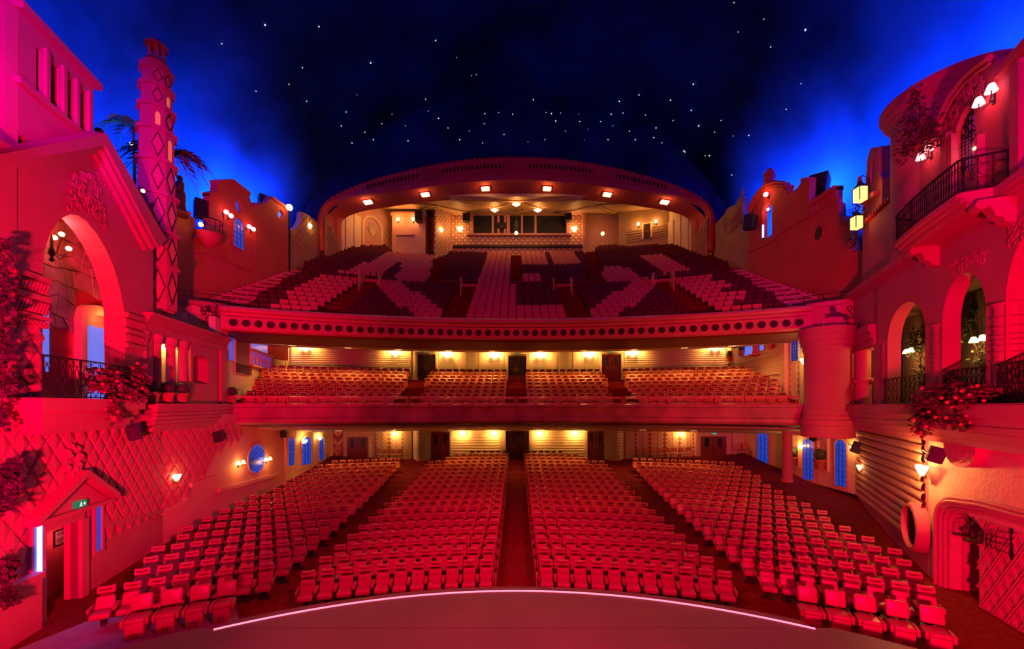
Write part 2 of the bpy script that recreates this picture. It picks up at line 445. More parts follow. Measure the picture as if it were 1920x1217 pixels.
# loose box-seat chairs in front of the side blocks
def make_loose():
    t = thing('box_chair', 'x', 'seat', (0, 0, 0), 'loose box chairs in the front corner rows')
    MB().rbox((0, 0.02, 0.78), (0.47, 0.13, 0.42), 0.06, 3, M=Matrix.Translation((0, 0.06, 0)) @ Matrix.Translation((0, 0, .78)) @ TILT @ Matrix.Translation((0, 0, -.78))).obj('backrest', LEATHER, t, 50)
    MB().rbox((0, -0.24, 0.49), (0.41, 0.50, 0.12), 0.05, 3).obj('seat_cushion', LEATHER, t, 50)
    MB().rbox((0, -0.26, 0.24), (0.40, 0.44, 0.40), 0.03, 2).obj('seat_skirt', LEATHER, t, 50)
    for s in (-1, 1): MB().rbox((s * 0.245, -0.28, 0.46), (0.075, 0.40, 0.20), 0.03, 2).obj('armrest', LEATHER, t, 50)
    m = MB(); m.box((0, -0.49, 0.10), (0.13, 0.012, 0.18)); pl = m.obj('number_plate', BLACKP, t)
    m = MB(); m.box((0, -0.497, 0.10), (0.10, 0.006, 0.15)); m.obj('plate_face', LEATHER, pl)
    m = MB(); m.box((0, -0.501, 0.125), (0.03, 0.004, 0.03)); m.box((0, -0.501, 0.075), (0.03, 0.004, 0.03)); m.obj('plate_figure', BLACKP, pl)
    return t
lo = make_loose(); first = True
for side, us in ((-1, (-10.03, -9.46, -8.89, -8.32)), (1, (8.1, 8.68, 9.26, 9.84, 10.42))):
    for j, x in enumerate(us):
        r = R0 + (0.12 if side < 0 else -0.30); a = math.asin(x / r)
        loc = (x, CY0 + r * cos(a), 0)
        nm = WORD[j + 1] if j else 'first'
        lab = 'loose red box chair, %s from the left of the %s in the %s front corner' % (nm, 'four' if side < 0 else 'five', 'left' if side < 0 else 'right')
        if first: lo.location = loc; lo.rotation_euler = (0, 0, -a); lo['label'] = lab; first = False
        else: dup(lo, loc, -a, lab)

# ------------------------------------------------------------------ mezzanine
mz = thing('mezzanine_balcony', 'lower curved balcony with plain red parapet and pipe railing', 'balcony', (0, 24, 3.5))
AM = R(24.2)
pr = [(38.8, 5.0), (47.9, 3.95), (47.9, 8.05)]
for k in range(8, -1, -1):
    zk = 5.77 + 0.3 * min(k, 8)
    rb = 39.6 + 0.86 * k - 0.45
    if k == 8: pr += [(rb, 8.05)]
    else: pr += [(rb + 0.86, zk), (rb, zk)] if k else [(rb + 0.86, zk), (38.8, zk)]
MB().arc(CYB, pr, -AM, AM, 56).obj('tier', CARPET, mz)
MB().arc(CYB, [(38.95, 4.98), (38.62, 4.98), (38.50, 5.10), (38.50, 5.30), (38.60, 5.36), (38.60, 5.90), (38.50, 5.94), (38.50, 6.08), (38.95, 6.08)], -AM, AM, 56).obj('parapet', FASCIAD, mz)
# ceiling over the rear stalls: plain plaster and a ribbed grille strip
MB().arc(CYB, [(38.7, 4.975), (40.4, 4.76), (40.4, 4.74), (38.7, 4.955)], -AM, AM, 56).obj('soffit', SOFFITD, mz)
MB().arc(CYB, [(42.4, 4.56), (47.9, 3.94), (47.9, 3.90), (42.4, 4.52)], -AM, AM, 56).obj('soffit', CREAM, mz)
gm = MB(); rib = MB()
gm.arc(CYB, [(40.4, 4.78), (42.4, 4.55), (42.4, 4.53), (40.4, 4.76)], -AM, AM, 56); gm.obj('grille_tray', CREAM, mz)
for j in range(300):
    a = -AM + 2 * AM * (j + 0.5) / 300
    rib.add([(rr * sin(a + da), CYB + rr * cos(a + da), zz) for da in (-0.0008, 0.0008) for rr, zz in ((40.42, 4.76), (42.38, 4.53), (42.38, 4.44), (40.42, 4.67))],
            [(0, 1, 2, 3), (7, 6, 5, 4), (0, 3, 7, 4), (1, 5, 6, 2), (3, 2, 6, 7)])
g = rib.obj('grille_rib', CREAM, mz); g['kind'] = 'stuff'
# pipe railing panels standing on the parapet
PIPE = mat('red_pipe', (0.80, 0.22, 0.24), 0.35, 0.05)
NP = 24; dp = 2 * R(23.4) / NP
for j in range(NP):
    ac = -R(23.4) + dp * (j + 0.5); m = MB()
    def rp(t, z): return (38.68 * sin(ac + t), CYB + 38.68 * cos(ac + t), z)
    w = dp * 0.46
    for ww, z0, z1, rr in ((w, 6.09, 6.54, 0.042), (w * 0.84, 6.17, 6.46, 0.022)):
        m.tube([rp(-ww, z0), rp(-ww, z1), rp(0, z1), rp(ww, z1), rp(ww, z0), rp(0, z0)], rr, 6, True)
    m.obj('railing_panel', PIPE, mz, 40)

MZ_AISLE = ((0, 0.85), (-7.0, 0.8), (7.0, 0.8))
def mz_seat():
    mb = MB()
    mb.rbox((0, 0, 0), (0.45, 0.13, 0.46), 0.05, 2, MBACK)
    mb.rbox((0, 0, 0), (0.44, 0.12, 0.225), 0.05, 2, MHEAD, fn=lambda v: Vector((v.x, v.y, v.z * (0.86 + 0.2 * (v.x / 0.21) ** 2))))
    mb.rbox((0, -0.25, 0.40), (0.44, 0.44, 0.16), 0.05, 2)
    for s in (-1, 1): mb.rbox((s * 0.246, -0.20, 0.55), (0.044, 0.40, 0.13), 0.018, 1)
    mb.cur = 1
    mb.box((0, -0.12, 0.16), (0.10, 0.16, 0.31))
    mb.rbox((0, -0.062, 0.0), (0.30, 0.02, 0.11), 0.009, 1, MHEAD)
    return mb
mzm = mz_seat()
me = mzm.mesh('mezzanine_armchair'); me.materials.append(TANLEATHER); me.materials.append(INSET)
me.polygons.foreach_set('use_smooth', [True] * len(me.polygons)); me.set_sharp_from_angle(angle=R(45))
cnt = 0; back = MB()
for k in range(8):
    r = 39.6 + 0.86 * k; z = 5.77 + 0.3 * k
    for side in (-1, 1):
        s = 0.98; n = 0
        while True:
            a = side * s / r; s += 0.54; x = r * sin(a)
            if abs(a) > R(22.7) or (side > 0 and x > 16.4): break
            ax = 6.75 + 0.1 * k
            if abs(abs(x) - ax) < 0.72: continue
            n += 1; loc = (x, CYB + r * cos(a), z); cnt += 1
            if cnt <= 300:
                o = bpy.data.objects.new('mezzanine_armchair', me); COL.objects.link(o); o.location = loc; o.rotation_euler = (0, 0, -a)
                tag(o, 'tan and red padded seat on lower balcony, %s row, %s seat %s of the middle' % (WORD[k + 1], WORD[n], 'left' if side < 0 else 'right'), 'seat', 'padded seats on the lower balcony')
            else:
                T = Matrix.Translation(loc) @ Matrix.Rotation(-a, 4, 'Z'); o = len(back.v)
                back.v += [tuple(T @ Vector(p)) for p in mzm.v]; back.f += [tuple(i + o for i in f) for f in mzm.f]; back.mi += mzm.mi
if back.v:
    tag(back.obj('rear_mezzanine_seat', [TANLEATHER, INSET], smooth=45), 'last rows of tan padded seats along the lower balcony back wall', 'seat', kind='stuff')

# ------------------------------------------------------------------ upper balcony
ub = thing('upper_balcony', 'steep upper balcony with a fascia of round dark openings', 'balcony', (0, 24, 9.5))
XW = 18.1
def amax(r): return math.asin(min(0.99, XW / r))
m = MB()
NK = 27
def zub(k): return 11.05 + 0.5 * k
for k in range(NK + 1):
    rb = 39.6 + 0.85 * k - 0.45; zk = zub(k)
    if k == 0: rb = 38.9
    re = 39.6 + 0.85 * (k + 1) - 0.45 + 0.02
    if k == NK: re += 3.0
    m.arc(CYB, [(rb, zk - 1.0), (re, zk - 1.0), (re, zk), (rb, zk)], -amax(re), amax(re), 44)
m.obj('tier', CARPET, ub)
AU = R(24.2)
MB().arc(CYB, [(39.3, 10.12), (38.80, 10.12), (38.66, 10.22), (38.66, 10.86), (38.60, 10.90), (38.60, 11.04), (38.42, 11.10), (38.36, 11.22), (38.42, 11.34), (38.56, 11.42), (39.3, 11.42)], -AU, AU, 64).obj('fascia', FASCIA, ub, 30)
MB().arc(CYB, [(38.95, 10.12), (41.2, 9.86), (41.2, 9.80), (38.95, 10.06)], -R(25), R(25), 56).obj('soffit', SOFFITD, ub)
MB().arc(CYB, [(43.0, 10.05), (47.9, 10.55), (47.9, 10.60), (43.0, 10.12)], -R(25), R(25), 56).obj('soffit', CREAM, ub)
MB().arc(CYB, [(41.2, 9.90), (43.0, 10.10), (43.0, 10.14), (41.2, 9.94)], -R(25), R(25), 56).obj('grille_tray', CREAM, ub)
rib = MB()
for j in range(320):
    a = -R(25) + 2 * R(25) * (j + 0.5) / 320
    rib.add([(rr * sin(a + da), CYB + rr * cos(a + da), zz) for da in (-0.0007, 0.0007) for rr, zz in ((41.22, 9.90), (42.98, 10.10), (42.98, 10.02), (41.22, 9.82))],
            [(0, 1, 2, 3), (7, 6, 5, 4), (0, 3, 7, 4), (1, 5, 6, 2), (3, 2, 6, 7)])
rib.obj('grille_rib', CREAM, ub)['kind'] = 'stuff'
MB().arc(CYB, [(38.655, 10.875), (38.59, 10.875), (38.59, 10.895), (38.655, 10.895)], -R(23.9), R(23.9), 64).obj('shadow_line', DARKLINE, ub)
NC = 55
ringm = MB(); ringm.lathe([(0.20, 0), (0.205, 0.05), (0.235, 0.05), (0.245, 0)], (0, 0, 0), 18, M=Matrix.Rotation(R(90), 4, 'X'))
ring_me = ringm.mesh('porthole_rim'); ring_me.materials.append(FASCIA)
disc = MB(); disc.lathe([(0.001, 0.012), (0.20, 0.012), (0.205, 0.0)], (0, 0, 0), 18, M=Matrix.Rotation(R(90), 4, 'X'))
disc.box((0, -0.02, 0), (0.38, 0.012, 0.02)); disc.box((0, -0.02, 0), (0.02, 0.012, 0.38))
disc_me = disc.mesh('porthole'); disc_me.materials.append(DARKLINE)
for j in range(NC):
    a = -R(23.35) + 2 * R(23.35) * j / (NC - 1)
    M = Matrix.Translation((38.655 * sin(a), CYB + 38.655 * cos(a), 10.54)) @ Matrix.Rotation(-a, 4, 'Z')
    h = share('porthole', disc_me, ub, M)
    o = bpy.data.objects.new('porthole_rim', ring_me); COL.objects.link(o); o.parent = h
    # scalloped swag mouldings between the openings
sw = MB()
for j in range(NC - 1):
    a = -R(23.35) + 2 * R(23.35) * (j + 0.5) / (NC - 1)
    pts = []
    for t in range(7):
        b = a + R(0.62) * (t / 6 - 0.5); zz = 10.30 + 0.07 * (1 - (2 * t / 6 - 1) ** 2)
        pts.append((38.64 * sin(b), CYB + 38.64 * cos(b), zz))
    sw.tube(pts, 0.022, 4)
sw.obj('swag_moulding', FASCIA, ub)['kind'] = 'stuff'

def light_seat(x, k):
    """two upholstery colours laid out in wedges"""
    s = -1 if x < 0 else 1; ax = abs(x)
    if k < 9:
        if ax < 3.2: return True if s < 0 else k < 3
        c = 5.6 + 0.55 * k
        if 4.4 < ax < 11.2 and abs(ax - c) < 1.1: return True
        if ax > 11.6 and ax - 11.6 < 2.7 + 0.1 * k - (0 if s < 0 else 0.9 * (k % 3 == 1)): return True if s < 0 else (k > 1 or ax > 12.4)
        return False
    if s < 0:
        if ax < 3.2: return True
        e = 7.3 + 0.13 * (k - 9)
        if e < ax < e + 2.6 and k < 21: return True
        if 14.2 - 0.1 * (k - 9) > ax > 11.2 and k > 9: return True
        if k > 15 and e < ax < 13.5: return True
        return False
    if ax < 3.0: return k > 16 or (k in (10, 11, 12) and ax < 2.2)
    if k > 16 and 4.0 < ax < 6.6: return True
    e = 7.3 + 0.13 * (k - 9)
    if e < ax < e + 2.2 + 0.25 * (13 - k) and k < 15: return True
    if 12.2 < ax < 14.6 and 10 < k < 19: return True
    return False
def ub_seat():
    mb = MB()
    T2 = Matrix.Rotation(R(-10), 4, 'X')
    mb.rbox((0, 0, 0), (0.475, 0.09, 0.50), 0.025, 1, Matrix.Translation((0, 0.02, 0.66)) @ T2)
    mb.rbox((0, 0, 0), (0.45, 0.40, 0.10), 0.03, 1, Matrix.Translation((0, -0.10, 0.50)) @ Matrix.Rotation(R(72), 4, 'X'))
    mb.cur = 1
    for s in (-1, 1):
        mb.box((s * 0.255, -0.10, 0.60), (0.03, 0.32, 0.05)); mb.box((s * 0.255, -0.05, 0.29), (0.03, 0.22, 0.58))
    return mb
usm = ub_seat(); ume = []
for mm in (SEATD, SEATL):
    e = usm.mesh('balcony_chair'); e.materials.append(mm); e.materials.append(FRAME); ume.append(e)
seats = []
for k in range(NK):
    r = 39.6 + 0.85 * k
    for side in (-1, 1):
        s = 0.27; n = 0
        while True:
            a = side * s / r; s += 0.54; x = r * sin(a); y = CYB + r * cos(a); ax = abs(x)
            if ax > 17.6: break
            if k > 23 and (x > -14.4 if side < 0 else x < 8.3): continue
            if k < 12 and ax > 15.4 + 0.12 * k: break
            if k < 9:
                if abs(ax - 3.9) < 0.8 or abs(ax - 11.35) < 0.72: continue
            else:
                if ax < 0.62 or abs(ax - (6.6 + 0.13 * (k - 9))) < 0.72: continue
            if 7 <= k <= 10 and (3.0 < ax < 4.6 or 10.6 < ax < 12.1): continue
            if y > 36 and ax > 17.0: continue
            if k > 20 and -13.9 < x < -9.4: continue
            n += 1; seats.append((k, side, n, x, y, zub(k), a, light_seat(x, k)))
seats.sort(key=lambda q: q[4] + 0.3 * q[0])
rest = MB()
for j, (k, side, n, x, y, z, a, li) in enumerate(seats):
    if j < 300:
        o = bpy.data.objects.new('balcony_chair', ume[li]); COL.objects.link(o); o.location = (x, y, z); o.rotation_euler = (0, 0, -a)
        tag(o, '%s upper balcony seat, %s row from fascia, %s seat %s of the middle' % ('light red' if li else 'dark maroon', WORD[k + 1], WORD[n], 'left' if side < 0 else 'right'), 'seat', 'tip-up seats on the upper balcony')
    else:
        T = Matrix.Translation((x, y, z)) @ Matrix.Rotation(-a, 4, 'Z'); o = len(rest.v)
        rest.v += [tuple(T @ Vector(p)) for p in usm.v]; rest.f += [tuple(i + o for i in f) for f in usm.f]
        rest.mi += [(1 if li else 0) if q == 0 else 2 for q in usm.mi]
tag(rest.obj('rear_balcony_seat', [SEATD, SEATL, FRAME]), 'steep rows of maroon and light seats filling the rear upper balcony', 'seat', kind='stuff')
print('seats', len(stalls), cnt, len(seats))

# ------------------------------------------------------------------ plaster sky vault
SKY = mat('plaster_sky', (0.008, 0.045, 0.155), 0.9, 0.7, 0.16, 0.25, 1.2, spec=0.1)
def vault(t, Y):
    """t in 0..1 from left spring to right spring"""
    a = PI * (1 - t); e = 2 / 2.3
    c, s_ = cos(a), sin(a)
    return Vector((23.0 * math.copysign(abs(c) ** e, c), Y, 8.0 + 27.0 * abs(s_) ** e))
rows = [[vault(j / 48, -8 + i * 2.5) for j in range(49)] for i in range(19)]
Ye = rows[-1][0].y
cap = [[Vector((p.x * (1 - q), Ye + 0.8 * sin(q * PI / 2), 8 + (p.z - 8) * (1 - q) if q < 1 else 8)) for p in rows[-1]] for q in (0.05, 0.15, 0.3, 0.5)]
struct(MB().loft(rows).obj('ceiling', SKY, smooth=60), 'dark blue plaster sky vault over the hall')

# ------------------------------------------------------------------ portal arch over the upper balcony
YP = 36.5
half0 = [(600, 470), (597, 420), (600, 400), (612, 381), (640, 363), (690, 342), (760, 322), (850, 304), (910, 298), (968, 296)]
half1 = [(607, 470), (606, 420), (607, 398), (617, 383), (645, 373), (695, 364), (760, 356), (850, 344), (910, 339), (968, 337)]
half2 = [(637, 470), (637, 440), (638, 414), (650, 402), (680, 392), (724, 385), (780, 377), (867, 369), (910, 366), (968, 365)]
def full(h): return h + [(2 * U0 - u, v) for u, v in reversed(h[:-1])]
def smoothpx(h, n=6):
    pts = full(h); out = []
    for i in range(len(pts) - 1):
        p0 = pts[max(0, i - 1)]; p1 = pts[i]; p2 = pts[i + 1]; p3 = pts[min(len(pts) - 1, i + 2)]
        for j in range(n):
            t = j / n
            out.append(tuple(0.5 * (2 * p1[q] + (p2[q] - p0[q]) * t + (2 * p0[q] - 5 * p1[q] + 4 * p2[q] - p3[q]) * t * t + (3 * p1[q] - p0[q] - 3 * p2[q] + p3[q]) * t ** 3) for q in (0, 1)))
    out.append(pts[-1]); return out
C0 = [px(u, v, YP) for u, v in smoothpx(half0)]
C1 = [px(u, v, YP) for u, v in smoothpx(half1)]
C2 = [px(u, v, 39.0) for u, v in smoothpx(half2)]
def mix(A, B, t, dy=0.0): return [a.lerp(b, t) + Vector((0, dy, 0)) for a, b in zip(A, B)]
po = thing('portal_arch', 'broad red plaster arch framing the upper balcony', 'arch', (0, YP, 15))
MB().loft([mix(C0, C1, 0, 0.9), mix(C0, C1, 0.0, -0.1), mix(C0, C1, 0.08, -0.22), mix(C0, C1, 0.16, -0.1), mix(C0, C1, 0.2, 0), mix(C0, C1, 0.62, 0), mix(C0, C1, 0.66, -0.12), mix(C0, C1, 0.8, -0.16), mix(C0, C1, 0.95, -0.1), mix(C0, C1, 1.0, 0.0), mix(C0, C1, 1.0, 0.3)]).obj('front_band', TERRA, po, 40)
MB().loft([mix(C1, C2, 0, 0), mix(C1, C2, 0.05, 0.15), mix(C1, C2, 0.12, 0.15), mix(C1, C2, 0.14, 0.3), mix(C1, C2, 0.62, 0.35), mix(C1, C2, 0.66, 0.1), mix(C1, C2, 0.74, 0.1), mix(C1, C2, 0.78, -0.1), mix(C1, C2, 0.86, -0.1), mix(C1, C2, 0.9, -0.25), mix(C1, C2, 1.0, -0.2), mix(C1, C2, 1.0, 0.4)]).obj('soffit_band', TERRA, po, 40)
sl = MB(); D36 = mix(C0, C1, 0.36)
def arc_at(D, x):
    for i in range(len(D) - 1):
        if D[i].x <= x < D[i + 1].x: return D[i].lerp(D[i + 1], (x - D[i].x) / (D[i + 1].x - D[i].x))
carts = [(u - U0) * YP / FPX for u in (806, 968, 1130)]
x = -13.6
while x < 13.7:
    if min(abs(x - c) for c in carts) > 1.0 and not (abs(abs(x) - 14) < 0.2):
        p = arc_at(D36, x); sl.box((p.x, YP - 0.01, p.z), (0.15, 0.07, 0.36))
    x += 0.345
sl.obj('vent_slot', DARKLINE, po)['kind'] = 'stuff'
bd = MB(); D03 = mix(C0, C1, 0.02)
x = -17.2
while x < 17.3:
    p = arc_at(D03, x)
    if p: bd.ball((p.x, YP - 0.12, p.z), 0.13, 6, 4)
    x += 0.42
bd.obj('bead_moulding', TERRA, po, 60)['kind'] = 'stuff'
for c in carts:
    p = arc_at(D36, c); p2 = arc_at(D36, c + 0.4); sl_ = math.atan2(p2.z - p.z, 0.4)
    m = MB(); m.rbox((0, 0, 0), (1.45, 0.16, 0.85), 0.06, 2, Matrix.Translation((c, YP - 0.06, p.z)) @ Matrix.Rotation(-sl_, 4, 'Y')); o = m.obj('cartouche', TERRA, po, 40)
    MB().rbox((0, 0, 0), (1.15, 0.1, 0.55), 0.04, 1, Matrix.Translation((c, YP - 0.12, p.z)) @ Matrix.Rotation(-sl_, 4, 'Y')).obj('cartouche_field', TERRA, o)
# lamps recessed in the cove under the arch
COVE = mix(C1, C2, 0.38, 0.2)
for nm, u in (('leftmost', 690), ('second from left', 801), ('third from left', 911), ('third from right', 1023), ('second from right', 1133), ('rightmost', 1245)):
    best = min(COVE, key=lambda p: abs((U0 + FPX * p.x / p.y) - u))
    X = best.x
    i = COVE.index(best); tx = (COVE[min(i + 1, len(COVE) - 1)] - COVE[max(i - 1, 0)]).normalized()
    rot = Matrix.Rotation(-math.atan2(tx.z, tx.x), 4, 'Y')
    t = thing('cove_lamp', 'square warm downlight under the arch, %s of six' % nm, 'lamp', best, 'square downlights under the big arch')
    M = Matrix.Translation(best + Vector((0, -0.05, -0.10))) @ rot
    MB().rbox((0, 0, 0.05), (0.95, 0.7, 0.16), 0.03, 1, M).obj('housing', TERRA, t)
    MB().rbox((0, -0.05, -0.07), (0.72, 0.6, 0.12), 0.03, 1, M).obj('diffuser', BULB, t)
    lamp('cove_bulb', 'POINT', best + Vector((0, -0.3, -0.55)), 30, WARM, size=0.15)
# slanted lattice reveals inside the two jambs
for sgn in (-1, 1):
    A = px(U0 + sgn * (607 - U0) * -1 if sgn > 0 else 607, 470, YP); B = px(U0 + (968 - 637) if sgn > 0 else 637, 470, 39.0)
    if sgn > 0: A = px(2 * U0 - 607, 470, YP); B = px(2 * U0 - 637, 470, 39.0)
    Wj = Wall((A.x, A.y), (B.x, B.y)); m = MB()
    z1 = 6.05 + (V0 - 402) * YP / FPX
    m.slab(Wj, [(0.1, 15), (Wj.L - 0.1, 15), (Wj.L - 0.1, z1 - 1.6), (0.1, z1 - 0.1)], 0.02, 0.10)
    o = m.obj('jamb_panel', OCHRE, po)
    m = MB()
    for j in range(-4, 12):
        a_ = 0.1 + j * 0.3
        p0 = (max(0.1, a_), z1 - 0.3 - max(0, a_) * 0.55); 
        q0 = [(a_, z1), (a_ + 2.6, z1 - 7.5)]
        pts = []
        for t in range(21):
            aa = q0[0][0] + (q0[1][0] - q0[0][0]) * t / 20; zz = q0[0][1] + (q0[1][1] - q0[0][1]) * t / 20
            if 0.12 < aa < Wj.L - 0.12 and zz < z1 - 0.1 - 1.5 * aa / Wj.L: pts.append(Wj.P(aa, zz, 0.12))
        if len(pts) > 1: m.tube(pts, 0.045, 4)
    m.obj('lattice_bar', OCHRE, o)['kind'] = 'stuff'

# ------------------------------------------------------------------ generic fittings
DOORN = [0]
def door(W, u0, u1, v0, v1, leaves, m, label, panes=True, o=0.0):
    DOORN[0] += 1
    a0, z1 = W.q(u0, v0); a1, z0 = W.q(u1, v1)
    if a0 > a1: a0, a1 = a1, a0
    t = troot('door_%d' % DOORN[0], W.P((a0 + a1) / 2, z0, 0.1 + o), label)
    f = MB()
    for aa in (a0 - 0.08, a1 + 0.08): f.slab(W, rect(aa - 0.09, z0, aa + 0.09, z1 + 0.17), o, o + 0.14)
    f.slab(W, rect(a0 - 0.17, z1, a1 + 0.17, z1 + 0.17), o, o + 0.16); f.obj('door_frame', CREAM, t)
    w = (a1 - a0) / leaves
    for i in range(leaves):
        x0, x1 = a0 + i * w + 0.012, a0 + (i + 1) * w - 0.012
        lf = MB().slab(W, rect(x0, z0 + 0.01, x1, z1), o + 0.03, o + 0.09).obj('door_leaf', m, t)
        c = (x0 + x1) / 2; h = z1 - z0
        if panes:
            MB().slab(W, rect(c - w * 0.17, z0 + 0.58 * h, c + w * 0.17, z0 + 0.93 * h), o + 0.085, o + 0.10).obj('pane', GLASSD, lf)
            fr = MB()
            for r_ in (rect(c - w * 0.2, z0 + 0.56 * h, c + w * 0.2, z0 + 0.58 * h), rect(c - w * 0.2, z0 + 0.93 * h, c + w * 0.2, z0 + 0.95 * h)): fr.slab(W, r_, o + 0.085, o + 0.105)
            fr.obj('pane_moulding', m, lf)
        hx = x1 - 0.1 if (i % 2 == 0) else x0 + 0.1
        hb = MB(); hb.tube([W.P(hx, z0 + 0.42 * h, o + 0.09), W.P(hx, z0 + 0.42 * h, o + 0.15), W.P(hx, z0 + 0.58 * h, o + 0.15), W.P(hx, z0 + 0.58 * h, o + 0.09)], 0.016, 5)
        hb.obj('door_handle', BRASS, lf)
    return t
def exit_sign(W, u, v, label, o=0.12, s=1.0):
    a, z = W.q(u, v)
    t = thing('exit_sign', label, 'sign', W.P(a, z, o), 'lit green exit signs')
    MB().slab(W, rect(a - 0.2 * s, z - 0.1 * s, a + 0.2 * s, z + 0.1 * s), o - 0.08, o + 0.02).obj('sign_case', EXITG, t)
    m = MB()                                            # running figure, arrow, door
    k = 0.01 * s
    M = W.M(a, z, o + 0.022)
    def bar(x0, z0, x1, z1, w): m.tube([M @ Vector((x0 * k, 0, z0 * k)), M @ Vector((x1 * k, 0, z1 * k))], w * k, 4)
    bar(-9, -6, -5, -1, 1); bar(-5, -1, -4, 3, 1.3); bar(-5, -1, -1, -3, 1); bar(-1, -3, -1, -7, 1); bar(-7, 2, -1, 1, .8); m.ball(M @ Vector((-3.3 * k, 0, 5.6 * k)), 1.5 * k, 6, 4)
    bar(5, 0, 12, 0, 1.1); bar(9, 4, 13, 0, 1.1); bar(9, -4, 13, 0, 1.1)
    m.obj('running_figure_and_arrow', EXITW, t)
    return t
def sconce(W, u, v, label, style='bowl', e=90, col=WARM, group=None, o=0.0, s=1.0, grp='wall lamps'):
    a, z = W.q(u, v, o + 0.2)
    t = thing('wall_lamp', label, 'lamp', W.P(a, z, o + 0.1), group or grp)
    M = W.M(a, z, o)
    if style == 'bowl':
        MB().rbox((0, 0.02, 0), (0.2 * s, 0.05, 0.3 * s), 0.02, 1, M).obj('wall_plate', CREAM, t)
        m = MB(); m.lathe([(0.02, -0.2 * s), (0.13 * s, -0.15 * s), (0.22 * s, -0.04 * s), (0.26 * s, 0.08 * s)], (0, 0, 0), 14, M=M @ Matrix.Translation((0, 0.2 * s, 0))); m.obj('glass_bowl', BULB, t, 60)
        lo_ = M @ Vector((0, 0.42 * s, 0.22 * s))
    elif style == 'box':
        MB().rbox((0, 0.02, 0), (0.66 * s, 0.05, 0.1 * s), 0.02, 1, M).obj('wall_plate', BRASS, t)
        for q in (-1, 1): MB().rbox((q * 0.18 * s, 0.12, 0), (0.26 * s, 0.14, 0.26 * s), 0.03, 1, M).obj('lamp_shade', BULB, t)
        lo_ = M @ Vector((0, 0.42, 0))
    elif style == 'fan':
        MB().rbox((0, 0.02, -0.1 * s), (0.16 * s, 0.05, 0.24 * s), 0.02, 1, M).obj('wall_plate', BRASS, t)
        m = MB(); m.lathe([(0.03 * s, -0.14 * s), (0.10 * s, -0.08 * s), (0.19 * s, 0.06 * s), (0.21 * s, 0.13 * s)], (0, 0, 0), 12, M=M @ Matrix.Translation((0, 0.1, 0)) @ Matrix.Diagonal((1, 0.6, 1, 1))); m.obj('lamp_shade', BULB, t, 60)
        lo_ = M @ Vector((0, 0.40, 0.10 * s))
    elif style == 'candle':
        MB().rbox((0, 0.02, -0.05), (0.1 * s, 0.04, 0.3 * s), 0.015, 1, M).obj('wall_plate', BLACK, t)
        for q in (-1, 1):
            m = MB(); m.tube([M @ Vector((0, 0.04, -0.1 * s)), M @ Vector((q * 0.12 * s, 0.14 * s, -0.18 * s)), M @ Vector((q * 0.22 * s, 0.16 * s, -0.08 * s)), M @ Vector((q * 0.22 * s, 0.16 * s, 0.02 * s))], 0.015, 5); arm = m.obj('arm', BLACK, t)
            m = MB(); m.lathe([(0.115 * s, -0.07 * s), (0.06 * s, 0.1 * s), (0.05 * s, 0.11 * s)], (0, 0, 0), 10, M=M @ Matrix.Translation((q * 0.22 * s, 0.16 * s, 0.06 * s))); m.obj('lamp_shade', BULB if col == WARM else BULBR, arm, 60)
        lo_ = M @ Vector((0, 0.40 * s, -0.12 * s))
    elif style == 'globe':
        MB().rbox((0, 0.02, -0.05), (0.1 * s, 0.04, 0.24 * s), 0.015, 1, M).obj('wall_plate', BLACK, t)
        MB().tube([M @ Vector((0, 0.03, -0.06 * s)), M @ Vector((0, 0.14 * s, -0.10 * s)), M @ Vector((0, 0.16 * s, 0))], 0.014, 5).obj('arm', BLACK, t)
        MB().ball(M @ Vector((0, 0.16 * s, 0.06 * s)), 0.11 * s, 10, 7).obj('bulb', BULB if col == WARM else BULBR, t, 60)
        lo_ = M @ Vector((0, 0.42 * s, 0.08 * s))
    if e and style in ('bowl', 'box'):                # shades throw the light back over the wall and up
        lamp('sconce_bulb', 'SPOT', lo_, e, col, lo_ - W.n * 1.0 + Vector((0, 0, -0.15)), 0.12, 168, 0.25)
    elif e: lamp('sconce_bulb', 'POINT', lo_, e, col, size=0.10)
    return t
def boards(W, a0, a1, z0, z1, n, m, parent, name='board', o=0.0, d=0.06, bulge=0.0, slope=0.0, stuff=False):
    """horizontal half-round boards; each its own part unless stuff"""
    h = (z1 - z0) / n; jm = MB()
    for i in range(n):
        zz = z0 + i * h; mb = jm if stuff else MB()
        prof = [(0.0, 0.04), (d * 0.7, 0.10), (d, 0.35), (d, 0.6), (d * 0.75, 0.88), (0.0, 0.97)]
        N = 1 if not bulge else 10
        rows = []
        for j in range(N + 1):
            a_ = a0 + (a1 - a0) * j / N; b_ = bulge * sin(PI * j / N)
            rows.append([W.P(a_, zz + q[1] * h + slope * (a_ - a0), o + b_ + q[0]) for q in prof])
        mb.loft(rows)
        if not stuff: mb.obj(name, m, parent, 40)
    if stuff: jm.obj(name, m, parent, 40)['kind'] = 'stuff'
CHEVL = mat('chevron_light', (0.80, 0.58, 0.36), 0.6, 0.05)
CHEVD = mat('chevron_dark', (0.40, 0.15, 0.07), 0.6, 0.05)
